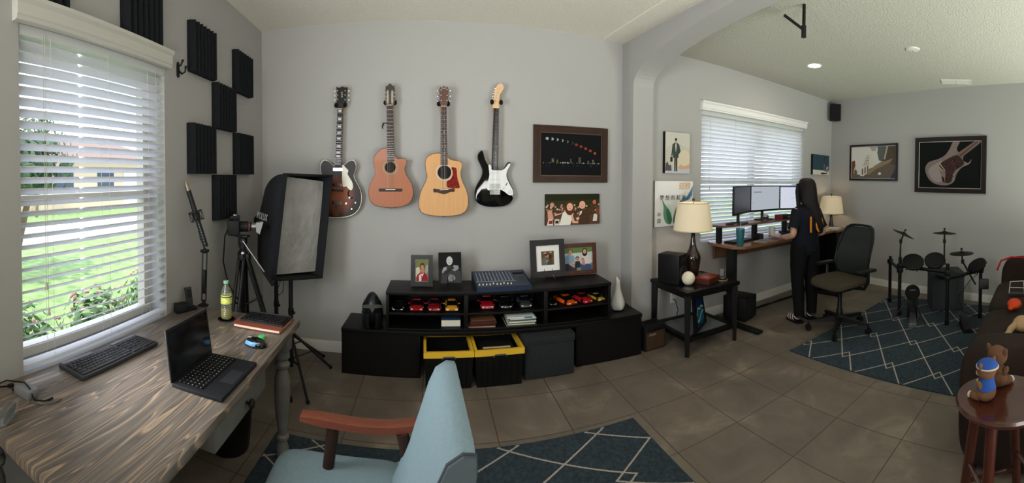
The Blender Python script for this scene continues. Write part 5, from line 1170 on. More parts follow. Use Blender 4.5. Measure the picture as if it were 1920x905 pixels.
for k in range(11): mb.cyl((-.178 + k*.0262, .272, .001), (-.178 + k*.0262, .272, .003), .0045, seg=10)
obj('sockets', mb, M_STEEL, mx)
mb = MB(); mb.T = TM; mb.box((-.045, .096, .0015), (.300, .003, .001)); obj('panel_line', mb, flat(180, 186, 196), mx)
mb = MB(); mb.T = TM
for r in range(5):
    for k in range(4): mb.cyl((.122 + k*.019, .050 + r*.030, .001), (.122 + k*.019, .050 + r*.030, .009), .0045, .0036, seg=8)
obj('master_knobs', mb, mat('mixer_knob_dark', (70, 66, 62), .4), mx)
mb = MB(); mb.T = TM; mb.box((.150, .225, .0025), (.085, .030, .002)); obj('meter_panel', mb, flat(12, 14, 16), mx)
for s_ in (-1, 1): mb = MB(); mb.T = Matrix(((0, 0, 1, s_*(MW/2 + .0022) - .002), (1, 0, 0, 0), (0, 1, 0, 0), (0, 0, 0, 1))); mb.prism([(-MD/2, .001), (MD/2, .001), (MD/2, .084), (-MD/2 + .012, .034), (-MD/2, .026)], 0, .004); obj('side_cheek', mb, mat('mixer_cheek', (24, 30, 42), .4), mx)

# standing photo frames
def stand_frame(label, pxc, Y, x0, x1, h, lean, frame, fw, base, layers, mattec=None, mw=0, yaw=0.0, easel=None, z=None, rim=None):
    w = x1 - x0; t = thing('photo_frame', label, 'photo frame', ((x0+x1)/2, Y, (zT if z is None else z) + .0015), yaw)
    R = Matrix.Rotation(-lean, 4, 'X') @ frameM((0, 0, h/2 + (.018 if easel else 0.002)), (1, 0, 0), (0, 0, 1))
    if fw:
        mb = MB(); mb.T = R; border(mb, w, h, fw, -.004, .014); border(mb, w - .5*fw, h - .5*fw, fw*.25, .014, .017); obj('frame', mb, frame, t)
        if rim: mb = MB(); mb.T = R; border(mb, w - 2*fw, h - 2*fw, .003, 0, .010); obj('inner_rim', mb, rim, t)
    mb = MB(); mb.T = R; mb.box((0, 0, 0), (w - fw, h - fw, .006)); obj('backing', mb, flat(20, 20, 20) if fw else frame, t)
    iw, ih = w - 2*fw, h - 2*fw
    if mattec: mb = MB(); mb.T = R; border(mb, iw, ih, mw, .003, .005); obj('mat_board', mb, mattec, t); iw -= 2*mw; ih -= 2*mw
    picture('photo', t, iw, ih, layers, base, R, .0034)
    mb = MB(); zz = .018 if easel else 0
    if not easel: mb.box((0, h*.26 - .0, h*.28), (.030, .004, h*.62), rot=(lean + .42, 0, 0)); obj('strut', mb, flat(18, 18, 18), t)
    else:
        for s_ in (-1, 1): mb.tube([(s_*w*.16, -.040, .002), (s_*w*.15, -.020, .010), (s_*w*.13, -.012, .020), (s_*w*.10, .025, h*.45), (s_*.010, .06, h*.62)], .0028, 6); mb.tube([(s_*w*.13, -.006, .014), (s_*w*.14, -.034, .012), (s_*w*.16, -.036, .026)], .0026, 6)
        mb.tube([(0, .062, h*.62), (0, .115, .002)], .0028, 6); mb.tube([(-w*.14, -.004, .016), (0, -.006, .022), (w*.14, -.004, .016)], .0026, 6)
        obj('easel', mb, easel, t)
    return t
boy = [([(0, .62), (1, .72), (1, 1), (0, 1)], (112, 118, 66)), ([(0, .2), (0, .6), (.3, .66), (.4, .3)], (196, 188, 168)), ([(.75, .3), (1, .5), (1, .8), (.8, .7)], (150, 150, 140)), ([(.08, 0), (.14, .30), (.40, .42), (.70, .42), (.92, .28), (1, 0)], (138, 34, 36)), ([(.30, 0), (.28, .28), (.42, .34), (.48, .2), (.46, 0)], (206, 196, 188)), ([(.42, .36), (.54, .34), (.66, .40), (.54, .22)], (226, 220, 210))] + head(.54, .60, .19, (176, 124, 98), (58, 42, 34), .95)
stand_frame('small black framed photo of a smiling child in red, leftmost frame on the shelf', 0, 2.995, -.016, .150, .232, .14, mat('black_lacquer_frame', (16, 17, 17), .3), .034, (128, 120, 96), boy, yaw=math.radians(-4), rim=mat('thin_silver', (120, 120, 116), .35, metal=.8))
bw = [([(0, 0), (0, .5), (1, .5), (1, 0)], (34, 34, 34)), ([(.10, 0), (.16, .42), (.40, .56), (.70, .56), (.95, .36), (1, 0)], (60, 60, 60)), ([(.14, .34), (.20, .50), (.34, .54), (.36, .42), (.26, .32)], (150, 150, 150)), ([(.58, .42), (.66, .58), (.86, .56), (.88, .46), (.72, .38)], (140, 140, 140)), ([(.20, .36), (.60, .56), (.68, .48), (.3, .26)], (46, 46, 46)), (ellip(.56, .16, .16, .10), (150, 150, 150)), ([(.40, .2), (.5, .3), (.7, .2), (.66, .08), (.44, .06)], (120, 120, 120))] + [(p, (int(sum(c)/3),)*3) for p, c in head(.48, .74, .145, (190, 190, 190), (30, 30, 30), 1.15)]
stand_frame('black and white portrait photo of a child with crossed arms on a small easel', 0, 3.01, .196, .372, .230, .16, flat(16, 16, 16), 0, (22, 22, 22), bw, yaw=math.radians(2), easel=M_BLACKM)
cpl = [([(0, .5), (.3, .6), (1, .5), (1, 1), (0, 1)], (96, 74, 52)), (ellip(.3, .85, .12, .08), (176, 142, 110)), (ellip(.75, .9, .10, .06), (190, 160, 130)), (ellip(.8, .6, .08, .1), (70, 60, 44)), ([(.05, .1), (.12, .45), (.32, .56), (.5, .4), (.48, 0), (.05, 0)], (96, 104, 106)), ([(.45, 0), (.50, .40), (.66, .56), (.86, .40), (.9, 0)], (74, 70, 56)), (ellip(.38, .68, .11, .10), (176, 130, 104)), (ellip(.36, .74, .12, .07), (50, 38, 30)), (ellip(.58, .62, .11, .11), (186, 140, 112)), (ellip(.68, .60, .11, .16), (60, 42, 32)), ([(.3, .25), (.5, .38), (.6, .34), (.4, .18)], (176, 132, 108))]
stand_frame('large charcoal framed photo of a couple with a wide white mat, on an ornate easel', 0, 3.05, .930, 1.228, .298, .13, mat('charcoal_frame', (52, 49, 50), .6, noise=(40, .12, (1, 1, 8))), .047, (110, 88, 66), cpl, mattec=mat('white_mat', (226, 226, 222), .8), mw=.046, yaw=math.radians(3), easel=mat('bronze_easel', (84, 66, 46), .35, metal=.7))
fam = [([(0, .7), (1, .75), (1, 1), (0, 1)], (96, 122, 70)), ([(0, .3), (1, .3), (1, .78), (0, .74)], (196, 200, 196))]
for i in range(14): fam.append(([(.02 + i*.072, .40), (.035 + i*.072, .40), (.035 + i*.072, .76), (.02 + i*.072, .76)], (150, 160, 150)))
fam += [([(0, 0), (.02, .35), (.30, .30), (.46, .10), (.44, 0)], (44, 50, 66)), ([(.04, .30), (.06, .62), (.20, .72), (.36, .62), (.38, .34)], (120, 150, 168)), ([(.14, .36), (.34, .30), (.42, .16), (.36, .12), (.20, .26)], (186, 136, 112))] + head(.24, .80, .105, (178, 128, 104), (90, 70, 58), .72)
fam += [([(.38, .12), (.40, .40), (.56, .40), (.58, .12)], (40, 42, 50))] + head(.475, .50, .085, (188, 140, 116), (60, 42, 34), .72)
fam += [([(.60, .0), (.58, .26), (.80, .30), (.96, .2), (.96, 0)], (60, 78, 108)), ([(.62, .26), (.62, .60), (.72, .70), (.90, .62), (.92, .26)], (206, 196, 192)), ([(.64, .24), (.62, .44), (.72, .44), (.74, .2)], (196, 120, 126))] + head(.73, .82, .10, (196, 148, 122), (44, 30, 26), .72, True) + head(.66, .44, .06, (200, 150, 126), (110, 80, 60), .72)
stand_frame('brown wooden framed family photo, rightmost frame on the shelf', 0, 3.100, 1.200, 1.530, .262, .10, mat('cherry_frame', (74, 36, 24), .35, noise=(10, .25, (6, 1, 1))), .034, (120, 130, 110), fam, yaw=math.radians(-4))

# crates, storage cube, practice amp
def crate(x0, x1, yf, label):
    t = thing('storage_crate', label, 'crate', ((x0+x1)/2, yf + .19, 0), math.radians(-1.5), 'black crates with yellow rims'); w = x1 - x0; d = .385
    mb = MB()
    for (a, b, z) in ((.90, .92, 0), (.96, .97, .235)): pass
    def rr(k, z, e=0): return [mb._v((sx*(w/2*k - e), sy*(d/2*k - e), z)) for sx, sy in ((-1,-1),(1,-1),(1,1),(-1,1))]
    o0, o1, i1, i0 = rr(.90, 0), rr(.965, .225), rr(.965, .225, .006), rr(.90, .010, .006)
    mb.skin([o0, o1, i1, i0]); obj('crate_body', mb, mat('crate_black', (8, 9, 9), .5), t, smooth=0)
    mb = MB()
    for k in range(7): mb.box((-w*.36 + k*w*.12, -d/2*.93 - .004, .10), (.006, .008, .17), rot=(.07, 0, 0))
    obj('ribs', mb, mat('crate_black', (8, 9, 9), .5), t)
    mb = MB(); border(mb, w, d, .020, .222, .262); rim = obj('rim', mb, mat('yellow_plastic', (222, 178, 48), .4), t, smooth=0)
    mb = MB(); mb.tube([(-.045, -d/2 - .004, .214), (-.035, -d/2 - .014, .232), (.035, -d/2 - .014, .232), (.045, -d/2 - .004, .214)], .006, 6); obj('handle', mb, mat('crate_grey', (60, 62, 64), .35), t)
    return t
ca = crate(.078, .424, 2.695, 'black crate with a yellow rim directly under the left part of the console bay')
cb = crate(.428, .780, 2.685, 'black crate with a yellow rim holding papers, next to the grey storage cube')
t = thing('paper_sheet', 'cream card lying inside the right yellow-rimmed crate', 'paper', (.60, 2.80, .235), math.radians(-2)); mb = MB(); mb.box((0, 0, -.004), (.20, .012, .008)); obj('sheet', mb, flat(190, 170, 130), t); mb = MB(); mb.box((0, .04, -.115), (.25, .24, .215)); obj('folders', mb, flat(24, 22, 22), t)
t = thing('storage_cube', 'dark grey fabric storage cube with a lid under the right of the console', 'storage box', (.985, 2.90, 0), math.radians(-2))
M_FAB = mat('charcoal_fabric', (38, 41, 43), .95, noise=(60, .15, (1, 1, 1)), bump=(500, .3))
mb = MB(); mb.box((0, 0, .125), (.378, .36, .249), .010); obj('box_body', mb, M_FAB, t)
mb = MB(); mb.box((0, 0, .277), (.392, .372, .060), .012); obj('lid', mb, M_FAB, t)
t = thing('guitar_amplifier', 'small practice amplifier with brown grille between the console and the side table', 'amplifier', (1.938, 2.85, 0), math.radians(2))
mb = MB(); mb.box((0, 0, .105), (.215, .150, .205), .008); obj('cabinet', mb, mat('tolex_black', (18, 18, 19), .7, bump=(300, .3)), t)
mb = MB(); mb.box((0, -.077, .085), (.190, .004, .145)); obj('grille_cloth', mb, mat('brown_grille', (66, 46, 30), .9, noise=(150, .4, (1, 1, 1))), t)
text('CRUSH', .022, flat(170, 160, 140), t, frameM((-.035, -.0800, .135), (1, 0, 0), (0, 0, 1)))
mb = MB(); mb.box((0, -.0765, .180), (.192, .004, .030)); obj('control_panel', mb, flat(30, 26, 24), t)
for k in range(5): mb = MB(); mb.cyl((-.06 + k*.03, -.078, .180), (-.06 + k*.03, -.090, .180), .007, seg=10); obj('knob', mb, M_BLACK, t)
mb = MB(); mb.tube([(-.06, 0, .205), (-.05, 0, .222), (.05, 0, .222), (.06, 0, .205)], .007, 6); obj('handle', mb, M_RUB, t)
# ---------------------------------------------------------------- patterned rugs
def rug_mat():
    m = bpy.data.materials.new('rug_pile'); m.use_nodes = True; n = m.node_tree.nodes; L = m.node_tree.links; b = n['Principled BSDF']
    t = n.new('ShaderNodeTexCoord'); sp = n.new('ShaderNodeSeparateXYZ')
    wob = n.new('ShaderNodeTexNoise'); wob.inputs['Scale'].default_value = 120; L.new(t.outputs['Object'], wob.inputs['Vector'])
    ad = n.new('ShaderNodeVectorMath'); ad.operation = 'MULTIPLY_ADD'; ad.inputs[1].default_value = (.006, .006, 0); L.new(wob.outputs['Color'], ad.inputs[0]); L.new(t.outputs['Object'], ad.inputs[2]); L.new(ad.outputs[0], sp.inputs[0])
    def M(op, a, b_=None, c=None):
        q = n.new('ShaderNodeMath'); q.operation = op
        for i, v in enumerate((a, b_, c)):
            if v is None: continue
            if isinstance(v, (int, float)): q.inputs[i].default_value = v
            else: L.new(v, q.inputs[i])
        return q.outputs[0]
    u = M('PINGPONG', M('ADD', sp.outputs['X'], 10.003), .25); v = M('PINGPONG', M('ADD', sp.outputs['Y'], 10.003), .2)
    # large diamonds overlapping their neighbours along x
    vv = M('DIVIDE', v, .2)
    d1 = M('ABSOLUTE', M('SUBTRACT', M('ADD', M('DIVIDE', u, .305), vv), 1)); d2 = M('ABSOLUTE', M('SUBTRACT', M('ADD', M('DIVIDE', M('SUBTRACT', .5, u), .305), vv), 1))
    ln = M('LESS_THAN', M('MINIMUM', d1, d2), .030)
    no = n.new('ShaderNodeTexNoise'); no.inputs['Scale'].default_value = 45; no.inputs['Detail'].default_value = 6; no.inputs['Roughness'].default_value = .8; L.new(t.outputs['Object'], no.inputs['Vector'])
    r = n.new('ShaderNodeValToRGB'); L.new(no.outputs[0], r.inputs[0]); r.color_ramp.elements[0].position = .35; r.color_ramp.elements[0].color = rgb(18, 30, 39); r.color_ramp.elements[1].position = .68; r.color_ramp.elements[1].color = rgb(50, 66, 76)
    mx_ = n.new('ShaderNodeMix'); mx_.data_type = 'RGBA'; L.new(ln, mx_.inputs['Factor']); L.new(r.outputs[0], mx_.inputs['A']); mx_.inputs['B'].default_value = rgb(164, 156, 147); L.new(mx_.outputs['Result'], b.inputs['Base Color'])
    b.inputs['Roughness'].default_value = 1; bp = n.new('ShaderNodeBump'); bp.inputs['Strength'].default_value = .6; bp.inputs['Distance'].default_value = .004; L.new(no.outputs[0], bp.inputs['Height']); L.new(bp.outputs[0], b.inputs['Normal'])
    return m
M_RUG = rug_mat()
def rug(label, corner, ang, w, d, ox, oy):
    """corner = far right corner"""
    t = thing('area_rug', label, 'rug', (corner[0], corner[1], 0), ang, 'blue diamond rugs')
    mb = MB(); mb.box((-w/2, -d/2, .0035), (w, d, .007), .002); o = obj('pile', mb, M_RUG, t)
    for v in o.data.vertices: v.co.x += ox; v.co.y += oy
    o.location = (-ox, -oy, 0)
    mb = MB(); border(mb, w + .008, d + .008, .012, .0005, .0065); q = obj('bound_edge', mb, mat('rug_edge', (34, 56, 66), .95), t); q.location = (-w/2, -d/2, 0)
    return t
rug('blue rug with cream diamond lines lying under the blue armchair', (1.262, 2.035), math.radians(-2.6), 2.02, 1.45, .0, .0)
rug('blue rug with cream diamond lines lying under the drum kit by the sofa', (4.785, 1.850), math.radians(-3.6), 2.03, 1.60, .05, .01)

# ---------------------------------------------------------------- blue armchair in the foreground
ac = thing('armchair', 'pale blue upholstered armchair with curved wooden arms in the foreground', 'armchair', (-.16, 1.12, 0))
M_UPH = mat('blue_grey_fabric', (108, 128, 135), .75, noise=(90, .05, (1, 1, 1)), bump=(450, .35))
M_UPD = mat('slate_piping', (52, 60, 64), .8)
M_WALN = mat('red_walnut', (92, 43, 24), .35, noise=(9, .18, (1, 12, 12)))
M_WALD = mat('dark_walnut', (40, 26, 20), .4)
def cushion(name, cx, cy, cz, w, d, h, m, par, rot=None, puff=.02, r=.05):
    mb = MB(); mb.T = Matrix.Translation((cx, cy, cz)) @ (Euler(rot).to_matrix().to_4x4() if rot else Matrix())
    def fn(u, v):
        a = 2*PI*u; ca, sa = math.cos(a), math.sin(a); e = .28
        sx = math.copysign(abs(ca) ** e, ca); sy = math.copysign(abs(sa) ** e, sa)
        ph = PI * (v - .5); cp, sp_ = math.cos(ph), math.sin(ph); f = abs(cp) ** .25; g = math.copysign(abs(sp_) ** .45, sp_)
        x, y = w/2 * sx * f, d/2 * sy * f; pz = puff * max(0, 1 - (2*x/w) ** 2) * max(0, 1 - (2*y/d) ** 2)
        return (x, y, (h/2) * g + math.copysign(pz, g))
    mb.grid(fn, 64, 24, wrap=True); return obj(name, mb, m, par, world=True, smooth=60)
cushion('seat_cushion', -.245, 1.155, .395, .47, .53, .13, M_UPH, ac, rot=(0, math.radians(2), math.radians(2)))
# backrest: slab leaning back toward +x, from the seat to the top edge
mb = MB(); yF, yN = 1.325, .845
def bk(s_, tq, y):       # tq 0 bottom..1 top, s_ -1 front face, +1 rear face
    x = -.045 + .155 * tq + .012 * math.sin(PI * tq); z = .36 + .490 * tq; th = .066 - .024 * tq
    return (x + s_ * th, y, z + s_ * .012)
prof_ = [(-1, 0), (-1.1, .1), (-1.08, .3), (-1, .5), (-1, .7), (-.98, .88), (-.75, .975), (0, 1.0), (.75, .975), (.98, .88), (1, .5), (1, .2), (1, 0)]
rs = []
for k, (yy, sc_) in enumerate(((yN, .86), (yN + .012, .97), (yN + .05, 1), (1.0, 1), (1.2, 1), (yF - .05, 1), (yF - .014, .97), (yF, .86))):
    rs.append([mb._v(bk(s_ * sc_, min(1, tq * (1 - (1-sc_)*.25)), yy)) for s_, tq in prof_])
mb.skin(rs); obj('backrest', mb, M_UPH, ac, world=True, smooth=60)
mb = MB(); pts_ = [Vector(bk(s_ * .965, tq * .995, yN + .010)) for s_, tq in prof_[1:-1]]; mb.tube(pts_, .0045, 6); obj('piping', mb, M_UPD, ac, world=True)
mb = MB(); a_ = [mb._v(Vector(bk(s_ * .955, tq * .995, yN - .002))) for s_, tq in prof_]; mb._f(a_); b_ = [mb._v(Vector(bk(s_ * .955, tq * .995, yN + .006))) for s_, tq in prof_]; mb._f(b_[::-1]); mb.skin([a_, b_], caps=False)
obj('side_panel', mb, mat('slate_fabric', (62, 72, 76), .8, bump=(450, .3)), ac, world=True)
mb = MB(); rr_ = [mb._v(bk(1.0, tq, yy)) for tq, yy in ((.02, yN + .04), (.90, yN + .04), (.90, yF - .05), (.02, yF - .05))]; mb._f(rr_); mb.solidify(.004); obj('back_panel', mb, mat('slate_fabric', (62, 72, 76), .8), ac, world=True)
for yy, nm in ((1.345, 'far'), (.790, 'near')):
    # curved armrest, nearly constant height, dipping toward the back
    path = [(-.372, .648), (-.31, .642), (-.24, .632), (-.16, .622), (-.08, .617), (.0, .620), (.06, .628), (.10, .638)]
    mb = MB(); rs = []
    for k, (x, z) in enumerate(path):
        wd = .022 if k in (0,) else .026; z2 = z + .05 if False else z
        dy = (yy if nm == 'near' else yy - .055 * (1 - k / 7) + (.005 * k / 7)); hh = .009 + (.004 if k else 0)
        rs.append([mb._v(p) for p in ((x, dy - wd, z2 - hh), (x, dy - wd*.96, z2 + hh*.75), (x, dy - wd*.7, z2 + hh), (x, dy + wd*.7, z2 + hh), (x, dy + wd*.96, z2 + hh*.75), (x, dy + wd, z2 - hh), (x, dy + wd*.5, z2 - hh*1.3), (x, dy - wd*.5, z2 - hh*1.3))])
    mb.skin(rs); arm = obj('armrest', mb, M_WALN, ac, world=True, smooth=40)
    for (x0, z0, x1, z1, nm2) in ((-.345, .008, -.265, .622, 'front'), (.10, .008, -.035, .605, 'rear')):
        mb = MB(); ya = yy - (.035 if nm == 'far' else 0); mb.cyl((x0, ya, z0), (x1, ya, z1), .017, .021, seg=12); obj('leg', mb, M_WALD, ac, world=True)
mb = MB(); mb.box((-.15, 1.09, .300), (.42, .55, .035), .006); mb.box((-.36, 1.09, .315), (.03, .56, .05), .006); obj('seat_rail', mb, M_WALD, ac, world=True)

# ---------------------------------------------------------------- black side table and what is on it
TBZ = .535; TX, TY = 2.345, 2.745
st = thing('side_table', 'black end table with glass shelf carrying the near table lamp', 'table', (TX, TY, 0), math.radians(-1.5))
w_, d_ = .60, .55
mb = MB(); border(mb, w_, d_, .055, TBZ - .030, TBZ); mb.box((0, 0, TBZ - .045), (w_ - .05, d_ - .05, .04)); obj('table_top', mb, M_BLKWOOD, st)
mb = MB(); mb.box((0, 0, TBZ - .006), (w_ - .11, d_ - .11, .010)); obj('top_inset', mb, mat('dark_glass', (26, 26, 28), .12), st)
for sx in (-1, 1):
    for sy in (-1, 1): mb = MB(); mb.cyl((sx*(w_/2 - .03), sy*(d_/2 - .03), 0), (sx*(w_/2 - .03), sy*(d_/2 - .03), TBZ - .031), .024, .036, seg=4); obj('leg', mb, M_BLKWOOD, st)
mb = MB(); border(mb, w_ - .05, d_ - .05, .045, .115, .150); obj('shelf_frame', mb, M_BLKWOOD, st)
mb = MB(); mb.box((0, 0, .138), (w_ - .13, d_ - .13, .008)); obj('glass_shelf', mb, mat('grey_glass', (92, 98, 98), .08, metal=.0), st)

M_SHADE = mat('cream_lamp_shade', (214, 202, 176), .8)
ms = M_SHADE.node_tree; b_ = ms.nodes['Principled BSDF']; b_.inputs['Emission Color'].default_value = rgb(255, 224, 170); b_.inputs['Emission Strength'].default_value = .16
def table_lamp(label, x, y, z, power):
    t = thing('table_lamp', label, 'lamp', (x, y, z + .001), .4, 'matching cream table lamps')
    mb = MB(); mb.lathe([(.058, 0), (.060, .008), (.050, .016), (.050, .03), (.060, .10), (.070, .16), (.073, .19), (.070, .215), (.056, .245), (.038, .280), (.026, .330), (.020, .380), (.019, .420), (.026, .440), (.027, .452), (.001, .453)], seg=36)
    obj('lamp_base', mb, mat('dark_bronze_glass', (44, 34, 30), .12, metal=.4, coat=.6), t)
    mb = MB(); mb.lathe([(.0275, .438), (.029, .442), (.029, .448), (.0275, .452)], seg=28); obj('collar', mb, M_STEEL, t)
    mb = MB(); mb.cyl((0, 0, .45), (0, 0, .72), .006, seg=10); obj('stem', mb, M_STEEL, t)
    mb = MB(); s0 = mb.ring((0, 0, .450), (0, 0, 1), .183, 48); s1 = mb.ring((0, 0, .700), (0, 0, 1), .146, 48); mb.skin([s0, s1], caps=False); mb.solidify(.002); sh = obj('lamp_shade', mb, M_SHADE, t, smooth=50)
    for zz, r_ in ((.452, .1845), (.698, .1475)): mb = MB(); mb.skin([mb.ring((0, 0, zz + q), (0, 0, 1), r_, 48) for q in (-.004, .004)], caps=False); obj('shade_trim', mb, mat('shade_trim', (196, 180, 150), .8), sh)
    mb = MB(); mb.lathe([(.004, .700), (.004, .712), (.013, .722), (.011, .738), (.001, .742)], seg=14); obj('finial', mb, mat('bronze_finial', (60, 46, 38), .3, metal=.8), t)
    mb = MB(); mb.lathe([(.008, .52), (.014, .53), (.026, .56), (.030, .585), (.022, .61), (.001, .62)], seg=16); bu = obj('bulb', mb, mat('lit_bulb', (255, 240, 210), .4, emit=((255, 214, 150), 6)), t)
    l = bpy.data.lights.new('lamp_light', 'POINT'); l.energy = power; l.color = (1, .80, .56); l.shadow_soft_size = .035
    o = bpy.data.objects.new('lamp_light', l); COL.objects.link(o); o.location = (x, y, z + .57)
    return t
table_lamp('lit cream table lamp with dark bronze base on the side table by the arch', 2.365, 2.800, TBZ, 5.5)

def box_speaker(label, x, y, z, w, d, h, rz, name='studio_monitor', cat='speaker'):
    t = thing(name, label, cat, (x, y, z + .001), rz)
    mb = MB(); mb.box((0, 0, h/2), (w, d, h), .008); obj('cabinet', mb, mat('monitor_vinyl', (20, 20, 21), .45), t)
    mb = MB(); mb.lathe([(.001, -.004), (w*.10, .0), (w*.30, .006), (w*.36, .008), (w*.38, .004), (w*.38, 0)], (0, -d/2, h*.36), (0, -1, 0), 24); obj('woofer', mb, mat('speaker_cone', (34, 34, 36), .6), t)
    mb = MB(); mb.lathe([(.001, .008), (w*.08, .006), (w*.16, .003), (w*.18, 0)], (0, -d/2, h*.76), (0, -1, 0), 20); obj('tweeter', mb, M_SPK, t)
    return t
box_speaker('black bookshelf speaker on the side table beside the lamp base', 2.155, 2.83, TBZ, .165, .21, .255, math.radians(25))
p_ = atz(1281, 536, TBZ); t = thing('white_ball', 'cream white ball resting at the front of the side table', 'ball', (p_.x + .060, p_.y + .005, TBZ + .058))
mb = MB(); mb.ball((0, 0, 0), .058, 32); obj('sphere', mb, mat('moon_white', (226, 218, 196), .6, noise=(9, .06, (1, 1, 1)), bump=(14, .2)), t, smooth=180); mb = MB(); mb.lathe([(.030, -.0575), (.032, -.052), (.026, -.05)], seg=24); obj('base_ring', mb, flat(60, 50, 40), t)
p_ = atz(1325, 529, TBZ); t = thing('keepsake_box', 'reddish brown leather box lying on the side table', 'box', (p_.x, p_.y, TBZ + .001), math.radians(20))
mb = MB(); mb.box((0, 0, .022), (.19, .14, .044), .004); obj('box_body', mb, mat('box_brown', (66, 34, 22), .5), t); mb = MB(); mb.box((0, 0, .051), (.198, .148, .014), .005); obj('lid', mb, mat('polished_red_wood', (120, 44, 26), .2), t)
p_ = atz(1354, 524, TBZ); t = thing('wooden_coaster', 'pale round wooden coaster on the side table corner', 'coaster', (p_.x, p_.y, TBZ + .0005)); mb = MB(); mb.lathe([(.001, 0), (.052, 0), (.054, .004), (.052, .007), (.001, .007)], seg=28); obj('disc', mb, mat('pale_wood', (150, 124, 92), .5), t); mb = MB(); mb.lathe([(.046, .0071), (.048, .0078), (.050, .0071)], seg=28); obj('rim_line', mb, mat('pale_wood_dark', (110, 88, 62), .5), t)
t = thing('drinking_glass', 'small clear glass standing on the pale coaster', 'glass', (p_.x, p_.y, TBZ + .0085)); mb = MB(); mb.lathe([(.020, 0), (.024, .004), (.030, .085), (.028, .085), (.022, .010), (.001, .009)], seg=24); obj('tumbler', mb, mat('clear_glass', (240, 244, 244), .03, trans=.95), t); mb = MB(); mb.lathe([(.001, .011), (.0215, .011), (.0225, .022), (.001, .022)], seg=20); obj('drink', mb, mat('amber_drink', (140, 90, 40), .1, trans=.6), t)
# dark tapered art panel with a breaking wave on the lower shelf
t = thing('wave_painting', 'dark tapered panel with a blue wave standing on the lower glass shelf', 'painting', (2.31, 2.62, .147), math.radians(32))
Rw = Matrix.Rotation(-.12, 4, 'X') @ frameM((0, 0, .16), (1, 0, 0), (0, 0, 1))
mb = MB(); mb.T = Rw; mb.prism([(-.16, -.155), (.16, -.155), (.115, .155), (-.115, .155)], -.012, .012); obj('panel', mb, flat(18, 18, 20), t)
wv = [([(0, .5), (1, .6), (1, 1), (0, 1)], (14, 34, 84)), ([(0, 0), (1, 0), (1, .50), (.7, .62), (.4, .58), (.2, .66), (0, .46)], (22, 88, 112)), (smooth_loop([(.0, .44), (.2, .66), (.4, .58), (.7, .64), (1, .54), (1, .50), (.7, .58), (.42, .52), (.2, .60), (.04, .40)], 3), (170, 196, 196)), (smooth_loop([(.06, .22), (.3, .24), (.6, .40), (.9, .44), (1, .40), (.9, .38), (.6, .32), (.34, .18), (.1, .16)], 3), (140, 180, 186)), ([(0, 0), (1, 0), (1, .12), (.4, .08), (0, .14)], (14, 50, 84))]
picture('painting', t, .19, .25, wv, (16, 52, 110), Rw, .0126)
# subwoofer, cable run, socket
t = thing('subwoofer', 'black subwoofer cube on the floor behind the desk leg', 'subwoofer', (3.08, 2.87, 0), math.radians(14)); mb = MB(); mb.box((0, 0, .128), (.24, .27, .235), .01); obj('cabinet', mb, mat('monitor_vinyl', (20, 20, 21), .45), t); mb = MB(); mb.box((0, -.137, .13), (.215, .006, .205), .002); obj('grille', mb, mat('speaker_cloth', (26, 26, 28), .9), t)
for sx in (-1, 1):
    for sy in (-1, 1): mb = MB(); mb.cyl((sx*.09, sy*.10, 0), (sx*.09, sy*.10, .012), .012, seg=10); obj('foot', mb, M_RUB, t)
text('BOSE', .018, flat(120, 120, 120), t, frameM((.06, -.1405, .20), (1, 0, 0), (0, 0, 1))) if False else None
t = thing('power_cable', 'black power cables trailing along the floor under the standing desk', 'cable', (3.4, 2.98, 0)); 
for k, off in enumerate((0, .03)):
    mb = MB(); mb.tube([(-.30, -.04 + off, .010), (-.1, -.06 + off*.5, .008), (.15, -.03 - off, .008), (.45, -.08 + off, .008), (.70, -.10 + off, .008), (.94, .02, .008)], .007, 6); obj('strand', mb, M_RUB, t)
p_ = aty(1262, 556, WY - .001); t = thing('wall_socket', 'white wall socket on the wall behind the side table', 'socket', (p_.x, WY, p_.z)); mb = MB(); mb.box((0, -.003, 0), (.072, .006, .115), .002); obj('cover_plate', mb, M_TRIM, t)
for s_ in (-1, 1): mb = MB(); mb.box((0, -.0068, s_*.022), (.032, .002, .028), .0008); obj('outlet', mb, flat(190, 188, 182), t)
mb = MB(); mb.tube([(-.0, -.01, -.022), (-.0, -.04, -.03), (.02, -.06, -.12), (-.01, -.05, -.22), (.04, -.08, -.31)], .004, 6); q_ = obj('plugged_cord', mb, M_RUB, t)

# ---------------------------------------------------------------- standing desk with riser and monitors
DZ2 = .812
M_DWOOD = mat('walnut_laminate', (118, 82, 56), .25, noise=(6, .14, (1, 14, 1)))
M_DARKM = mat('dark_desk_metal', (24, 26, 28), .45)
sd = thing('standing_desk', 'long brown standing desk on black columns under the far window', 'desk', (3.6, 2.82, 0))
mb = MB(); mb.T = Matrix.Translation((0, 0, DZ2 - .026)); mb.prism([(2.80, 3.07), (2.74, 2.98), (2.74, 2.66), (2.83, 2.575), (4.53, 2.575), (4.53, 3.07)], 0, .026); obj('desk_top', mb, M_DWOOD, sd, world=True)
mb = MB(); mb.box((3.65, 3.045, .705), (1.58, .020, .16)); obj('back_panel', mb, M_DWOOD, sd, world=True)
for x in (2.875, 4.42):
    mb = MB(); mb.box((x, 2.80, .55), (.070, .090, .47), .006); mb.box((x, 2.80, .22), (.058, .075, .42), .004); lg = obj('leg', mb, M_DARKM, sd, world=True)
    mb = MB(); mb.box((x, 2.72, .018), (.075, .62, .030), .008); obj('foot', mb, M_DARKM, sd, world=True)
mb = MB(); mb.box((3.65, 2.80, .765), (1.50, .05, .035)); obj('cross_beam', mb, M_DARKM, sd, world=True)
rz = .992; rs_ = thing('desk_riser', 'long wooden monitor shelf on black posts standing on the desk', 'monitor shelf', (3.55, 2.93, DZ2))
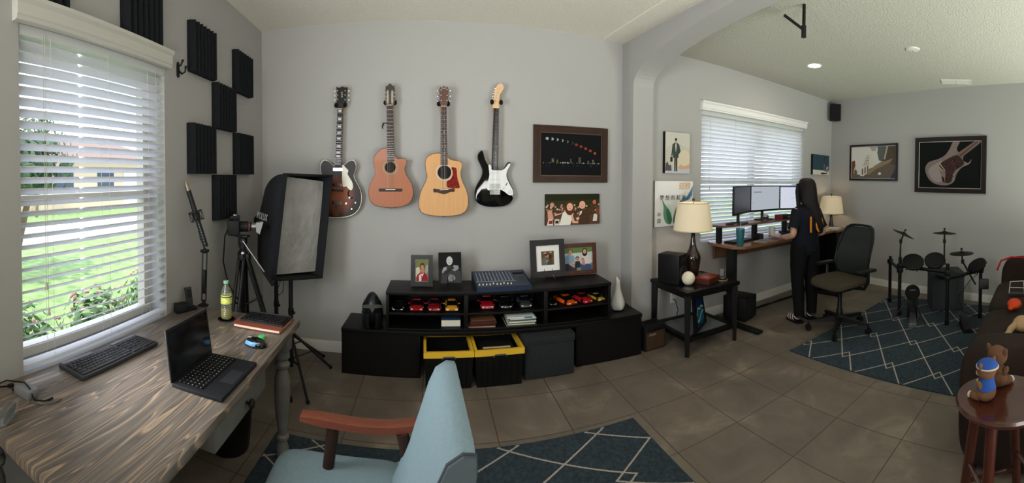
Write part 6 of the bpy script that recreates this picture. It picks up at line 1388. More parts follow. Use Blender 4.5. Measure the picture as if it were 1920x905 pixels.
mb = MB(); mb.T = Matrix.Translation((0, 0, rz - .018)); mb.prism([(2.76, 3.05), (2.73, 2.98), (2.78, 2.82), (4.40, 2.82), (4.40, 3.05)], 0, .018); obj('shelf_board', mb, M_DWOOD, rs_, world=True)
for x in (2.79, 3.33, 3.88, 4.36): mb = MB(); mb.box((x, 2.90, (DZ2 + rz - .018)/2 + .001), (.040, .055, rz - .018 - DZ2 - .001), .003); obj('post', mb, M_DARKM, rs_, world=True)
def monitor(label, ax_, ay, bx2, by2, z0, z1, base_z, lit, layers=None, basecol=None):
    a, b = Vector((ax_, ay, 0)), Vector((bx2, by2, 0)); c = (a + b)/2; r = (b - a).normalized(); w = (b - a).length; h = z1 - z0
    t = thing('computer_monitor', label, 'monitor', (c.x, c.y, base_z + .001), math.atan2(r.y, r.x), 'three monitors on the desk riser'); zc = (z0 + z1)/2 - base_z
    mb = MB(); mb.box((0, .012, zc), (w - .004, .022, h), .003); obj('bezel', mb, mat('monitor_black', (16, 17, 19), .4), t)
    mb = MB(); mb.box((0, .035, zc), (w*.5, .03, h*.5), .008); obj('rear_shell', mb, mat('monitor_black', (16, 17, 19), .4), t)
    picture('screen', t, w - .016, h - .030, layers or [], lit, frameM((0, .0004, zc + .006), (1, 0, 0), (0, 0, 1)), .0001)
    mb = MB(); mb.cyl((0, .052, .006), (0, .052, zc), .017, seg=14); obj('stand_neck', mb, M_DARKM, t)
    mb = MB(); mb.box((0, .03, .005), (.19, .13, .010), .003); obj('stand_base', mb, M_DARKM, t)
    return t
def screen_mat(col, e):
    m = mat('print_%d_%d_%d' % col, col, .3); b = m.node_tree.nodes['Principled BSDF']; b.inputs['Emission Color'].default_value = rgb(*col); b.inputs['Emission Strength'].default_value = e; b.inputs['Base Color'].default_value = (.01, .01, .01, 1)
for col, e in (((168, 174, 182), 1.0), ((196, 200, 214), 1.0), ((34, 38, 44), .6), ((120, 126, 136), 1.0), ((150, 90, 84), 1.0), ((150, 156, 170), 1.0), ((60, 90, 170), 1.0)): screen_mat(col, e)
monitor('dark angled monitor, leftmost of the three on the desk riser', 2.835, 2.735, 3.318, 2.95, 1.092, 1.385, rz, (34, 38, 44))
monitor('middle monitor showing a mostly blank grey page', 3.325, 2.952, 3.842, 2.952, 1.092, 1.385, rz, (168, 174, 182), [([(.08, .74), (.36, .74), (.36, .79), (.08, .79)], (120, 126, 136)), ([(.04, .30), (.08, .30), (.08, .32), (.04, .32)], (120, 126, 136))])
monitor('right monitor showing a white page with two small red pictures, beside the person', 3.850, 2.950, 4.330, 2.735, 1.092, 1.385, rz, (196, 200, 214), [([(0, .97), (1, .97), (1, 1), (0, 1)], (60, 90, 170)), ([(.50, .54), (.58, .54), (.58, .66), (.50, .66)], (150, 90, 84)), ([(.50, .16), (.58, .16), (.58, .28), (.50, .28)], (150, 90, 84)), ([(.28, .46), (.66, .46), (.66, .475), (.28, .475)], (150, 156, 170)), ([(.53, .72), (.55, .72), (.55, .80), (.53, .80)], (120, 126, 136))])
# things on the riser
t = thing('closed_notebook', 'thin dark notebook on the left end of the desk riser', 'notebook', (2.98, 2.875, rz + .001), .25); mb = MB(); mb.box((0, 0, .006), (.18, .10, .012), .002); obj('cover', mb, flat(58, 44, 40), t); mb = MB(); mb.box((0, 0, .006), (.174, .102, .007)); obj('pages', mb, flat(150, 146, 140), t)
t = thing('round_speaker', 'small silver cylindrical speaker under the middle monitor', 'speaker', (3.50, 2.88, rz + .001)); mb = MB(); mb.lathe([(.001, 0), (.030, 0), (.034, .01), (.034, .058), (.026, .068), (.001, .070)], seg=24); obj('housing', mb, M_STEEL, t); mb = MB(); mb.lathe([(.0345, .018), (.0352, .02), (.0352, .042), (.0345, .044)], seg=24); obj('band', mb, flat(40, 42, 44), t)
t = thing('audio_interface', 'small maroon and black audio box on the desk riser', 'audio box', (3.82, 2.875, rz + .001)); mb = MB(); mb.box((.02, 0, .027), (.20, .11, .052), .006); obj('case', mb, flat(30, 28, 30), t); mb = MB(); mb.box((-.085, 0, .027), (.014, .112, .054), .003); obj('end_panel', mb, flat(110, 40, 44), t)
for k in range(2): mb = MB(); mb.cyl((.075 - k*.04, -.056, .027), (.075 - k*.04, -.068, .027), .014, seg=18); obj('dial', mb, flat(90, 88, 88), t)
t = thing('tray', 'flat black tray under the round speaker on the riser', 'tray', (3.62, 2.86, rz + .0005)); mb = MB(); mb.box((-.02, .05, .002), (.16, .06, .003)); mb.box((-.02, .02, .004), (.16, .003, .007)); obj('tray_base', mb, M_BLACK, t); mb = MB(); mb.box((-.02, .08, .004), (.16, .003, .007)); obj('rim', mb, M_BLACK, t)
# things on the desk
p_ = Vector((2.815, 2.63)); t = thing('tumbler_cup', 'tall teal insulated tumbler with a straw at the desk corner', 'cup', (p_.x, p_.y, DZ2 + .001))
mb = MB(); mb.lathe([(.030, 0), (.033, .01), (.042, .150), (.043, .166), (.001, .167)], seg=28); obj('tumbler', mb, mat('teal_metal', (44, 104, 112), .35, metal=.3), t)
mb = MB(); mb.lathe([(.0435, .160), (.044, .164), (.044, .172), (.001, .173)], seg=28); obj('lid', mb, mat('clear_lid', (80, 120, 126), .2), t); mb = MB(); mb.cyl((.008, 0, .165), (.014, .01, .225), .003, seg=8); obj('straw', mb, flat(150, 170, 172), t)
p_ = atz(1447, 441, DZ2); t = thing('coffee_mug', 'white coffee mug with a dark emblem on the standing desk', 'mug', (p_.x, p_.y, DZ2 + .001), .9)
mb = MB(); mb.lathe([(.034, 0), (.038, .004), (.040, .092), (.037, .092), (.035, .008), (.001, .007)], seg=28); obj('mug_body', mb, mat('mug_white', (214, 208, 196), .3), t); mb = MB(); mb.tube([(.038, 0, .075), (.062, 0, .070), (.066, 0, .045), (.058, 0, .022), (.037, 0, .020)], .005, 8); obj('handle', mb, mat('mug_white', (214, 208, 196), .3), t)
mb = MB(); mb.T = frameM((0, -.0402, .046), (1, 0, 0), (0, 0, 1)); mb.prism(ellip(0, 0, .012, .013, 16), -.001, .0006); obj('emblem', mb, flat(60, 60, 60), t)
t = thing('black_keyboard', 'black keyboard pushed toward the back of the standing desk beside the tumbler', 'keyboard', (3.02, 2.83, DZ2 + .001), .1); keyboard(t, .36, .13, 5, [[1]*14]*5, None, M_BLACK, mat('black_keys', (12, 12, 13), .35), hb=.014)
t = thing('small_speaker', 'small black desk speaker under the riser between its posts', 'speaker', (3.28, 2.80, DZ2 + .001)); mb = MB(); mb.box((0, 0, .03), (.10, .07, .058), .006); obj('cabinet', mb, M_BLACK, t); mb = MB(); mb.cyl((0, -.035, .03), (0, -.038, .03), .022, seg=18); obj('cone', mb, flat(50, 50, 52), t)
for k, (x, y, w, d, c_, r, lb) in enumerate(((3.22, 2.68, .20, .14, (150, 148, 146), .3, 'loose grey sheets of paper beside the teal tumbler'), (3.42, 2.70, .21, .15, (176, 170, 178), -.2, 'pale sheet of paper left of the white mug'))):
    t = thing('paper_sheets', lb, 'paper', (x, y, DZ2 + .001), r); mb = MB(); mb.box((0, 0, .002), (w, d, .003)); obj('sheet', mb, flat(*c_), t); mb = MB(); mb.box((.01, -.005, .0045), (w*.8, d*.85, .0015), rot=(0, 0, .15)); obj('top_sheet', mb, flat(96, 80, 96) if k else flat(120, 118, 120), t)
t = thing('laptop', 'half-closed silver laptop under the riser left of the person', 'laptop', (4.05, 2.86, DZ2 + .001), -.2); mb = MB(); mb.box((0, 0, .009), (.30, .20, .016), .003); obj('base', mb, flat(40, 40, 44), t); mb = MB(); mb.box((0, .04, .075), (.30, .14, .008), .002, rot=(.55, 0, 0)); obj('lid', mb, mat('silver_lid', (190, 192, 196), .35), t)
t = thing('desk_phone', 'dark blue cordless handset base beside the mug', 'phone', (3.66, 2.73, DZ2 + .001), .3); mb = MB(); mb.box((0, 0, .012), (.13, .09, .024), .006); obj('base', mb, flat(34, 44, 66), t); mb = MB(); mb.box((0, .01, .036), (.045, .12, .022), .008, rot=(.3, 0, .4)); obj('handset', mb, flat(30, 36, 52), t)
# black drawer unit at the right end, small corner stand with the second lamp
du = thing('desk_cabinet', 'black open cabinet with a wooden top at the right end of the standing desk', 'cabinet', (4.745, 2.74, 0))
mb = MB(); mb.box((4.745, 2.74, DZ2 - .014), (.42, .42, .026), .002); obj('cabinet_top', mb, M_DWOOD, du, world=True)
for x in (4.545, 4.945): mb = MB(); mb.box((x, 2.74, .392), (.02, .40, .784)); obj('side_panel', mb, M_BLKWOOD, du, world=True)
for z in (.05, .28, .53): mb = MB(); mb.box((4.745, 2.74, z), (.38, .39, .018)); obj('shelf_board', mb, M_BLKWOOD, du, world=True)
mb = MB(); mb.box((4.745, 2.935, .40), (.38, .008, .74)); obj('back_panel', mb, M_BLKWOOD, du, world=True)
mb = MB(); mb.box((4.745, 2.552, .70), (.37, .014, .13), .002); dq = obj('drawer', mb, M_BLKWOOD, du, world=True)
mb = MB(); mb.box((4.655, 2.543, .70), (.07, .010, .03), .002); hq = obj('label_plate', mb, flat(130, 130, 124), dq)
for i, (x, z, w, h, c_, lb) in enumerate(((4.655, .539, .08, .14, (120, 122, 122), 'grey carton on the middle shelf of the black cabinet'), (4.795, .539, .06, .17, (96, 98, 96), 'grey upright carton right of the other one on the middle shelf'), (4.675, .289, .10, .12, (60, 62, 64), 'dark carton on the lower shelf of the black cabinet'))):
    t = thing('carton', lb, 'box', (x, 2.66, z + .0005)); mb = MB(); mb.box((0, 0, h/2), (w, .12, h), .003); obj('carton_body', mb, flat(*c_), t); mb = MB(); mb.box((0, 0, h + .002), (w*.9, .11, .004)); obj('flap', mb, flat(c_[0] + 20, c_[1] + 20, c_[2] + 18), t)
t = thing('loose_papers', 'white papers lying on the wooden top of the black cabinet', 'paper', (4.72, 2.68, DZ2 + .0005), .2); mb = MB(); mb.box((0, 0, .002), (.22, .16, .003)); obj('sheet', mb, flat(206, 204, 206), t); mb = MB(); mb.box((.02, .01, .0045), (.2, .14, .0015), rot=(0, 0, .3)); obj('top_sheet', mb, flat(190, 188, 192), t)
cs = thing('corner_stand', 'small black stand in the far corner under the second lamp', 'stand', (5.085, 2.975, 0)); mb = MB(); mb.box((0, 0, .515), (.24, .22, .025), .003); obj('stand_top', mb, M_BLKWOOD, cs)
for sx in (-1, 1):
    for sy in (-1, 1): mb = MB(); mb.box((sx*.10, sy*.09, .251), (.022, .022, .502)); obj('leg', mb, M_BLKWOOD, cs)
table_lamp('lit cream table lamp in the far corner behind the person', 5.085, 2.945, .528, 4.5)
# ---------------------------------------------------------------- mesh-back office chair
oc = thing('office_chair', 'dark mesh-back office chair with an olive seat on casters beside the rug', 'office chair', (3.44, 1.88, 0), math.atan2(.28, -.96) - PI/2)
# local frame: +y is the way the chair faces
mb = MB(); mb.lathe([(.050, .085), (.052, .13), (.034, .15), (.030, .20), (.022, .22), (.022, .40), (.030, .41), (.030, .425)], seg=24); obj('gas_column', mb, M_BLACK, oc)
for k in range(5):
    a = math.radians(55 + 72 * k); d = Vector((math.cos(a), math.sin(a), 0)); s_ = Vector((-d.y, d.x, 0))
    mb = MB(); rs = []
    for u, wd, z0, z1 in ((.03, .030, .085, .135), (.15, .024, .085, .122), (.31, .017, .082, .102)): 
        p = d * u; rs.append([mb._v(p + s_*wd + Vector((0,0,z0))), mb._v(p + s_*wd*.8 + Vector((0,0,z1))), mb._v(p - s_*wd*.8 + Vector((0,0,z1))), mb._v(p - s_*wd + Vector((0,0,z0)))])
    mb.skin(rs); leg = obj('base_leg', mb, M_BLACK, oc)
    mb = MB(); c = d * .305
    for q in (-.014, .014): mb.cyl(c + s_*q - s_*.008 + Vector((0,0,.030)), c + s_*q + s_*.008 + Vector((0,0,.030)), .029, seg=18)
    mb.cyl(c + Vector((0,0,.03)), c + Vector((0,0,.09)), .010, seg=8); obj('caster', mb, M_RUB, leg)
mb = MB(); mb.box((0, -.02, .415), (.20, .26, .055), .012); mb.box((0, -.21, .44), (.09, .16, .05), .010); obj('tilt_mechanism', mb, M_BLACK, oc)
mb = MB()
def seatf(u, v):
    a = 2*PI*u; e = .45; ca, sa = math.cos(a), math.sin(a); sx = math.copysign(abs(ca)**e, ca); sy = math.copysign(abs(sa)**e, sa); ph = PI*(v-.5); f = abs(math.cos(ph))**.35; g = math.sin(ph)
    x, y = .245*sx*f, .235*sy*f; z = .475 + .035*g + (.018 if g > 0 else 0)*(x/.245)**2 - (.03*max(0, y/.235)**3)
    return (x, y, z)
mb.grid(seatf, 48, 14, wrap=True); obj('seat', mb, mat('olive_fabric', (62, 56, 44), .85, bump=(300, .3)), oc, smooth=60)
def backp(x, t_):        # t_ 0 bottom .. 1 top
    z = .50 + .50*t_; y = -.225 - .02*math.sin(PI*t_*1.0)*-1 - .09*t_**1.6 + .035*math.sin(PI*min(1, t_*1.6)) ; w = .175 + .055*math.sin(PI*min(1, .25 + t_*.62))
    return Vector((x*w, y + .035*x*x, z))
mb = MB(); out = [backp(math.cos(a) * (1 if abs(math.cos(a)) < 1 else 1), .5 + .5*math.sin(a)) for a in [2*PI*i/48 for i in range(48)]]
def sq(a): e = .38; ca, sa = math.cos(a), math.sin(a); return math.copysign(abs(ca)**e, ca), .5 + .5*math.copysign(abs(sa)**e, sa)
loop_ = [backp(*sq(2*PI*i/60)) for i in range(61)]; mb.tube(loop_, .013, 8); obj('back_frame', mb, M_BLACK, oc)
mb = MB(); mb.grid(lambda u, v: tuple(backp((u-.5)*1.94, .03 + .94*v)), 14, 20); mb.solidify(.003); obj('mesh_back', mb, mat('chair_mesh', (44, 48, 48), .8, bump=(700, .4)), oc, smooth=60)
mb = MB(); mb.tube([(0, -.20, .44), (0, -.31, .46), (0, -.335, .60), (0, -.33, .78)], [.030, .028, .022, .014], 8); mb.box((0, -.285, .63), (.24, .02, .06), .008); obj('back_support', mb, M_BLACK, oc)
for s_ in (-1, 1):
    mb = MB(); mb.tube([(s_*.10, -.05, .42), (s_*.25, -.08, .43), (s_*.285, -.09, .50), (s_*.285, -.09, .59)], [.016, .018, .018, .016], 8); ar = obj('arm_post', mb, M_BLACK, oc)
    mb = MB(); mb.box((s_*.285, -.06, .607), (.075, .235, .030), .012); obj('arm_pad', mb, mat('soft_black', (26, 27, 28), .4), ar)

# ---------------------------------------------------------------- electronic drum kit
dk = thing('electronic_drum_kit', 'black electronic drum kit rack with pads and three cymbals by the far wall', 'drum kit', (4.15, 1.2, 0))
A, B_, C_, D_ = (Vector(p) for p in ((4.485, 1.767, 0), (4.08, 1.493, 0), (3.97, .936, 0), (4.265, .640, 0)))
def dobj(name, mb, m=None, par=None): 
    o = obj(name, mb, m or M_BLACKM, par or dk, world=par is None)
    return o
for P, zt in ((A, .56), (B_, .64), (C_, .63), (D_, .57)):
    mb = MB(); mb.cyl(P + Vector((0, 0, .012)), P + Vector((0, 0, zt)), .019, seg=16); pst = dobj('rack_post', mb)
    mb = MB(); mb.cyl(P + Vector((0,0,.0105)), P + Vector((0, 0, .05)), .024, seg=14); dobj('rubber_foot', mb, M_RUB, pst)
for P, Q, z0, z1 in ((A, B_, .50, .50), (B_, C_, .545, .545), (C_, D_, .485, .52)):
    mb = MB(); mb.cyl(P + Vector((0,0,z0)), Q + Vector((0,0,z1)), .018, seg=16); dobj('cross_bar', mb)
    for S_, zz in ((P, z0), (Q, z1)): mb = MB(); mb.box((S_.x, S_.y, zz), (.06, .06, .055), .010); dobj('clamp', mb, M_BLACK)
def cym(c, r, tilt, az, stand):
    c = Vector(c); n = Vector((math.sin(tilt)*math.cos(az), math.sin(tilt)*math.sin(az), math.cos(tilt)))
    mb = MB(); mb.lathe([(.001, .014), (.020, .012), (.030, .004), (r*.98, -.010), (r, -.013), (r*.96, -.016), (.03, -.004), (.001, 0)], tuple(c), tuple(n), 36); cy = dobj('cymbal_pad', mb, mat('cymbal_rubber', (17, 17, 18), .5))
    mb = MB(); mb.cyl(c + n*.01, c + n*.045, .006, seg=8); mb.cyl(c + n*.028, c + n*.045, .013, seg=10); dobj('wing_nut', mb, M_BLACK, cy)
    mb = MB(); mb.tube([c - n*.005] + [Vector(p) for p in stand], .0095, 8); dobj('cymbal_arm', mb)
    mb = MB(); mb.cyl(Vector(stand[0]) + Vector((0,0,-.02)), Vector(stand[0]) + Vector((0,0,.02)), .017, seg=10); dobj('joint', mb, M_BLACK)
c1_, c2_, c3_ = atd(1695, 437, 4.34), atd(1771, 435, 4.42), atd(1803, 473, 4.12)
p = atd(1689, 452, 4.34); cym(c1_, .125, .42, -1.1, [p, (B_.x, B_.y, .66), (B_.x, B_.y, .50)])
p = atd(1771, 452, 4.42); cym(c2_, .13, .04, 0, [p, (p.x, p.y, .62), (p.x - .03, p.y - .02, .56)])
p = atd(1805, 490, 4.12); p2 = atd(1829, 533, 4.15); cym(c3_, .125, .05, 2, [p, tuple(p.lerp(p2, .5)), tuple(p2)])
def pad(c, r, n, arm):
    c = Vector(c); n = Vector(n).normalized(); mb = MB(); mb.lathe([(.001, -.045), (r*.55, -.042), (r*.86, -.030), (r*.96, -.012), (r, -.010), (r, .006), (r*.93, .012), (.001, .009)], tuple(c), tuple(n), 32); pd = dobj('drum_pad', mb, mat('pad_black', (18, 18, 19), .45))
    mb = MB(); mb.skin([mb.ring(c + n*z, n, rr, 32) for z, rr in ((-.008, r*1.005), (-.008, r*1.04), (.010, r*1.04), (.010, r*1.005))], caps=False); dobj('rim', mb, mat('rim_black', (30, 30, 32), .35), pd)
    for k in range(6):
        a_ = k*PI/3; u_ = n.orthogonal().normalized(); w_2 = n.cross(u_); q = c + (u_*math.cos(a_) + w_2*math.sin(a_))*r*1.0; mb = MB(); mb.cyl(q - n*.03, q + n*.006, .006, seg=8); dobj('tension_lug', mb, M_CHROME if False else M_BLACK, pd)
    mb = MB(); mb.tube([tuple(c - n*.045), tuple(Vector(arm))], .012, 8); dobj('pad_mount', mb)
mid = (B_ + C_)/2
pad(atd(1712, 491, 4.22), .110, (-.55, -.18, .85), (B_.lerp(C_, .28).x, B_.lerp(C_, .28).y, .545)); pad(atd(1753, 488, 4.24), .108, (-.55, -.1, .80), (B_.lerp(C_, .70).x, B_.lerp(C_, .70).y, .545))
pad(atd(1772, 513, 4.28), .105, (-.15, 0, 1.0), (C_.x + .02, C_.y, .50)); pad(atd(1832, 497, 4.22), .100, (-.45, .35, .8), (D_.x, D_.y, .52))
mb = MB(); q = atd(1845, 532, 4.28); mb.box(tuple(q), (.06, .10, .11), .01, rot=(0, .2, .2)); dobj('sound_module', mb, M_BLACK)
kb = Vector((4.03, 1.295, 0)); kc = atd(1711, 548, 4.23); vd = Vector((-.95, -.31, 0))
mb = MB(); mb.lathe([(.001, -.05), (.060, -.05), (.078, -.03), (.080, .0), (.072, .010), (.001, .008)], tuple(kc), tuple(vd), 32); kp = dobj('kick_pad', mb, mat('pad_black', (18, 18, 19), .45))
text('ALESIS', .022, flat(150, 150, 150), dk, frameM(tuple(kc + vd*.0115 + Vector((0,0,.028))), Vector((0,0,1)).cross(vd) , (0, 0, 1)), world=True)
mb = MB(); mb.box((kc.x + .03, kc.y + .01, (kc.z - .04)/2 + .01), (.045, .115, kc.z - .06), .006, rot=(0, 0, .32)); dobj('kick_tower', mb, M_BLACK)
mb = MB()
for s_ in (-1, 1): mb.cyl(Vector((kc.x + .03, kc.y + .01, .24)), Vector((kc.x - .12 + .02*s_, kc.y + .19*s_, .018)), .008, seg=8)
dobj('kick_strut', mb)
mb = MB(); mb.box((kc.x - .13, kc.y - .05, .018), (.26, .085, .010), .003, rot=(0, -.0, .32)); mb.box((kc.x - .10, kc.y - .04, .052), (.22, .065, .008), .003, rot=(0, -.22, .32)); mb.cyl((kc.x - .02, kc.y - .07, .02), (kc.x - .02, kc.y - .07, .15), .008, seg=8); dobj('kick_pedal', mb, M_STEEL)
hh = thing('hi_hat_pedal', 'black foot pedal on the rug by the right end of the drum rack', 'pedal', (3.93, .735, .0115), .4)
mb = MB(); mb.box((0, 0, .008), (.28, .10, .016), .004); obj('base', mb, M_BLACK, hh); mb = MB(); mb.box((0, 0, .055), (.25, .085, .012), .004, rot=(0, -.28, 0)); mb.box((.10, 0, .045), (.03, .08, .08), .004); obj('foot_board', mb, mat('pedal_metal', (34, 34, 36), .35, metal=.5), hh)
dc = thing('drum_cable', 'thin black cable looping down from the drum module to the rug', 'cable', (4.27, .66, 0)); mb = MB(); mb.tube([(.0, .02, .47), (-.02, .10, .40), (-.01, .22, .22), (.0, .17, .06), (.02, .05, .02), (.14, -.02, .018), (.3, 0, .018)], .0035, 6); obj('strand', mb, M_RUB, dc); mb = MB(); mb.cyl((0, .02, .47), (0, .015, .50), .006, seg=8); obj('plug', mb, M_BLACK, dc)
sq_ = thing('storage_ottoman', 'tall dark grey fabric storage box behind the drum kit against the far wall', 'storage box', (4.56, 1.10, 0), math.radians(-64)); mb = MB(); mb.box((0, 0, .195), (.37, .34, .366), .012); obj('box_body', mb, mat('ottoman_fabric', (54, 58, 59), .95, bump=(500, .3)), sq_); mb = MB(); mb.box((0, 0, .405), (.385, .355, .060), .015); obj('lid', mb, mat('ottoman_fabric', (54, 58, 59), .95), sq_)

# ---------------------------------------------------------------- brown sofa at the right edge
sf = thing('sofa', 'dark brown suede sofa at the right edge beyond the wooden stool', 'sofa', (3.15, -.05, 0))
M_SUE = mat('brown_suede', (40, 30, 25), .95, noise=(5, .25, (1, 1, 1)), bump=(200, .3))
def pillow_box(name, c, d, r=.05, puff=.02, m=None): return cushion(name, c[0], c[1], c[2], d[0], d[1], d[2], m or M_SUE, sf, puff=puff)
mb = MB(); mb.box((3.10, -.10, .20), (2.02, .92, .33), .03); obj('sofa_base', mb, M_SUE, sf, world=True)
pillow_box('armrest', (2.06, -.09, .34), (.25, .98, .62), puff=.015)
pillow_box('armrest', (4.16, -.09, .36), (.26, .98, .66), puff=.02)
pillow_box('seat_cushion', (2.66, -.04, .40), (.90, .92, .20), puff=.025); pillow_box('seat_cushion', (3.56, -.04, .40), (.90, .92, .20), puff=.025)
mb = MB(); mb.box((3.10, -.62, .45), (2.30, .20, .80), .05); obj('sofa_back', mb, M_SUE, sf, world=True)
for x, y in ((2.02, .33), (4.18, .33), (2.02, -.62), (4.18, -.62)): mb = MB(); mb.cyl((x, y, 0), (x, y, .04), .022, .028, seg=12); obj('foot', mb, M_WALD, sf, world=True)
# things lying on the sofa
def sp(px, py, z): p = atz(px, py, z); return (p.x, p.y, z)
q = sp(1912, 548, .70); t = thing('red_strap', 'bright red strap lying over the far sofa armrest', 'strap', (4.08, .20, .695)); mb = MB(); mb.tube([(-.03, .24, -.12), (-.035, .20, -.02), (.0, .10, .012), (.02, -.04, .008), (.02, -.2, .008)], .010, 6); obj('band', mb, flat(170, 34, 40), t); mb = MB(); mb.box((.02, -.06, .012), (.04, .03, .010), .003); obj('buckle', mb, M_BLACK, t)
q = atz(1910, 612, .52); t = thing('orange_toy', 'orange rubber toy lying on the far seat of the sofa', 'toy', (3.00, .19, .535)); mb = MB(); mb.ball((0, 0, .02), (.085, .055, .035), 16); obj('toy_body', mb, flat(196, 66, 30), t); mb = MB(); mb.ball((-.09, .02, .015), (.03, .022, .018), 10); obj('toy_knob', mb, flat(196, 66, 30), t)
t = thing('wire_toy', 'small white plastic frame toy standing on the sofa seat', 'toy', (3.36, .20, .535)); mb = MB(); mb.tube([(0, .06, .0), (-.01, .05, .10), (-.01, -.06, .11), (.0, -.07, .0)], .004, 6); mb.tube([(-.005, .055, .05), (-.005, -.065, .05)], .003, 6); obj('frame', mb, flat(206, 204, 200), t); mb = MB(); mb.box((0, -.01, .004), (.05, .13, .006), .002); obj('base', mb, flat(60, 60, 62), t)
t = thing('plush_toy', 'tan plush toy lying on the near sofa seat with an arm toward the stool', 'plush toy', (2.42, .13, .530)); M_TAN = mat('tan_plush', (176, 146, 108), .95, bump=(220, .8)); mb = MB(); mb.ball((.10, -.02, .045), (.09, .06, .045), 16); mb.tube([(.06, .02, .05), (-.01, .045, .045), (-.07, .055, .035)], [.022, .020, .017], 8); mb.ball((-.07, .055, .035), .022, 10); obj('body', mb, M_TAN, t); mb = MB(); mb.tube([(.02, .08, .01), (.0, .10, .004), (-.03, .075, .004)], .004, 5); obj('ribbon', mb, flat(196, 190, 180), t)

# ---------------------------------------------------------------- wooden stool with plush toys
SX, SY, SZ = 1.505, .130, .652
M_STOOL = mat('dark_cherry_wood', (64, 30, 20), .22, noise=(7, .25, (6, 6, 1)), coat=.4)
M_STL2 = mat('cherry_leg', (74, 34, 22), .3, noise=(8, .2, (8, 8, 1)))
so_ = thing('wooden_stool', 'round dark cherry wood stool in front of the sofa at the right edge', 'stool', (SX, SY, 0), .5)
mb = MB(); mb.lathe([(.001, SZ - .032), (.150, SZ - .032), (.176, SZ - .022), (.180, SZ - .010), (.174, SZ - .001), (.155, SZ), (.12, SZ - .004), (.001, SZ - .006)], seg=56); obj('seat', mb, M_STOOL, so_)
lg_ = []
for k in range(4):
    a = PI/4 + k*PI/2; t0 = Vector((.105*math.cos(a), .105*math.sin(a), SZ - .03)); t1 = Vector((.195*math.cos(a), .195*math.sin(a), 0)); lg_.append((t0, t1))
    mb = MB(); mb.cyl(t1, t0, .017, .022, seg=14); obj('leg', mb, M_STL2, so_)
for k in range(4):
    (a0, a1), (b0, b1) = lg_[k], lg_[(k+1) % 4]; f = .55 if k % 2 else .42
    mb = MB(); mb.cyl(a0.lerp(a1, f), b0.lerp(b1, f), .010, seg=10); obj('rung', mb, M_STOOL, so_)
    f = .80 if k % 2 else .70
    mb = MB(); mb.cyl(a0.lerp(a1, f), b0.lerp(b1, f), .010, seg=10); obj('rung', mb, M_STOOL, so_)
M_BRP = mat('brown_plush', (122, 84, 54), .95, bump=(300, .8)); M_BLP = mat('blue_plush', (28, 74, 150), .9, bump=(300, .5)); M_CRP = mat('cream_plush', (214, 200, 178), .95, bump=(300, .6))
def plush(label, loc, rz, sc, cap, tone):
    t = thing('plush_toy', label, 'plush toy', loc, rz); t.scale = (sc, sc, sc)
    mb = MB(); mb.ball((0, 0, .030), (.042, .036, .032), 18); mb.ball((0, 0, .062), (.030, .026, .030), 16)
    for s_ in (-1, 1): mb.ball((s_*.028, -.030, .016), (.016, .028, .015), 12); mb.ball((s_*.034, -.004, .062), (.012, .012, .024), 12, rot=(0, s_*.5, 0))
    obj('body', mb, tone, t)
    mb = MB(); mb.ball((0, 0, .115), (.040, .037, .036), 22); mb.ball((0, -.028, .105), (.018, .018, .014), 14); hd_ = obj('head', mb, tone, t)
    for s_ in (-1, 1):
        mb = MB(); mb.ball((s_*.036, .004, .134), (.012, .007, .020), 12, rot=(0, s_*.45, 0)); obj('ear', mb, tone, hd_)
        mb = MB(); mb.ball((s_*.014, -.035, .118), .0045, 8); obj('eye', mb, flat(12, 10, 10), hd_)
    mb = MB(); mb.ball((0, -.045, .108), (.006, .004, .004), 8); obj('nose', mb, flat(30, 20, 18), hd_)
    mb = MB(); mb.ball((0, -.024, .098), (.026, .019, .013), 14); obj('chin', mb, M_CRP, hd_)
    for s_ in (-1, 1): mb = MB(); mb.ball((s_*.030, -.056, .014), (.013, .007, .012), 10); obj('paw', mb, M_CRP, t)
    if cap:
        mb = MB(); mb.grid(lambda u, v: (.0425*math.cos(2*PI*u)*math.sin(PI*v*.5), .004 + .040*math.sin(2*PI*u)*math.sin(PI*v*.5), .130 + .026*math.cos(PI*v*.5)), 24, 8, wrap=True); mb._f([mb._v((.0425*math.cos(2*PI*i/24), .004 + .040*math.sin(2*PI*i/24), .130)) for i in range(24)]); cp = obj('cap', mb, M_BLP, t)
        mb = MB(); mb.lathe([(.038, .126), (.0435, .127), (.0435, .131), (.040, .132)], (0, .004, 0), (0, 0, 1), 28); obj('cap_band', mb, M_CRP, cp)
        mb = MB(); mb.skin([mb.ring((0, .001, z), (0, 0, 1), r, 24, r*.90) for z, r in ((.046, .0405), (.060, .0355), (.078, .031), (.088, .022))]); vs = obj('vest', mb, M_BLP, t)
        for s_ in (-1, 1): mb = MB(); mb.ball((s_*.016, -.0295, .070), (.006, .003, .008), 8); obj('badge', mb, mat('yellow_badge', (206, 196, 90), .7), vs)
    return t
p_ = atz(1853, 750, SZ); plush('plush toy dog in a blue cap and blue vest sitting on the stool', (p_.x + .012, p_.y + .01, SZ - .004), math.radians(150), .98, True, M_BRP)
plush('brown plush toy without a cap standing behind the capped one on the stool', (1.588, .165, SZ - .004), math.radians(60), 1.05, False, mat('darker_brown_plush', (104, 70, 46), .95, bump=(300, .8)))

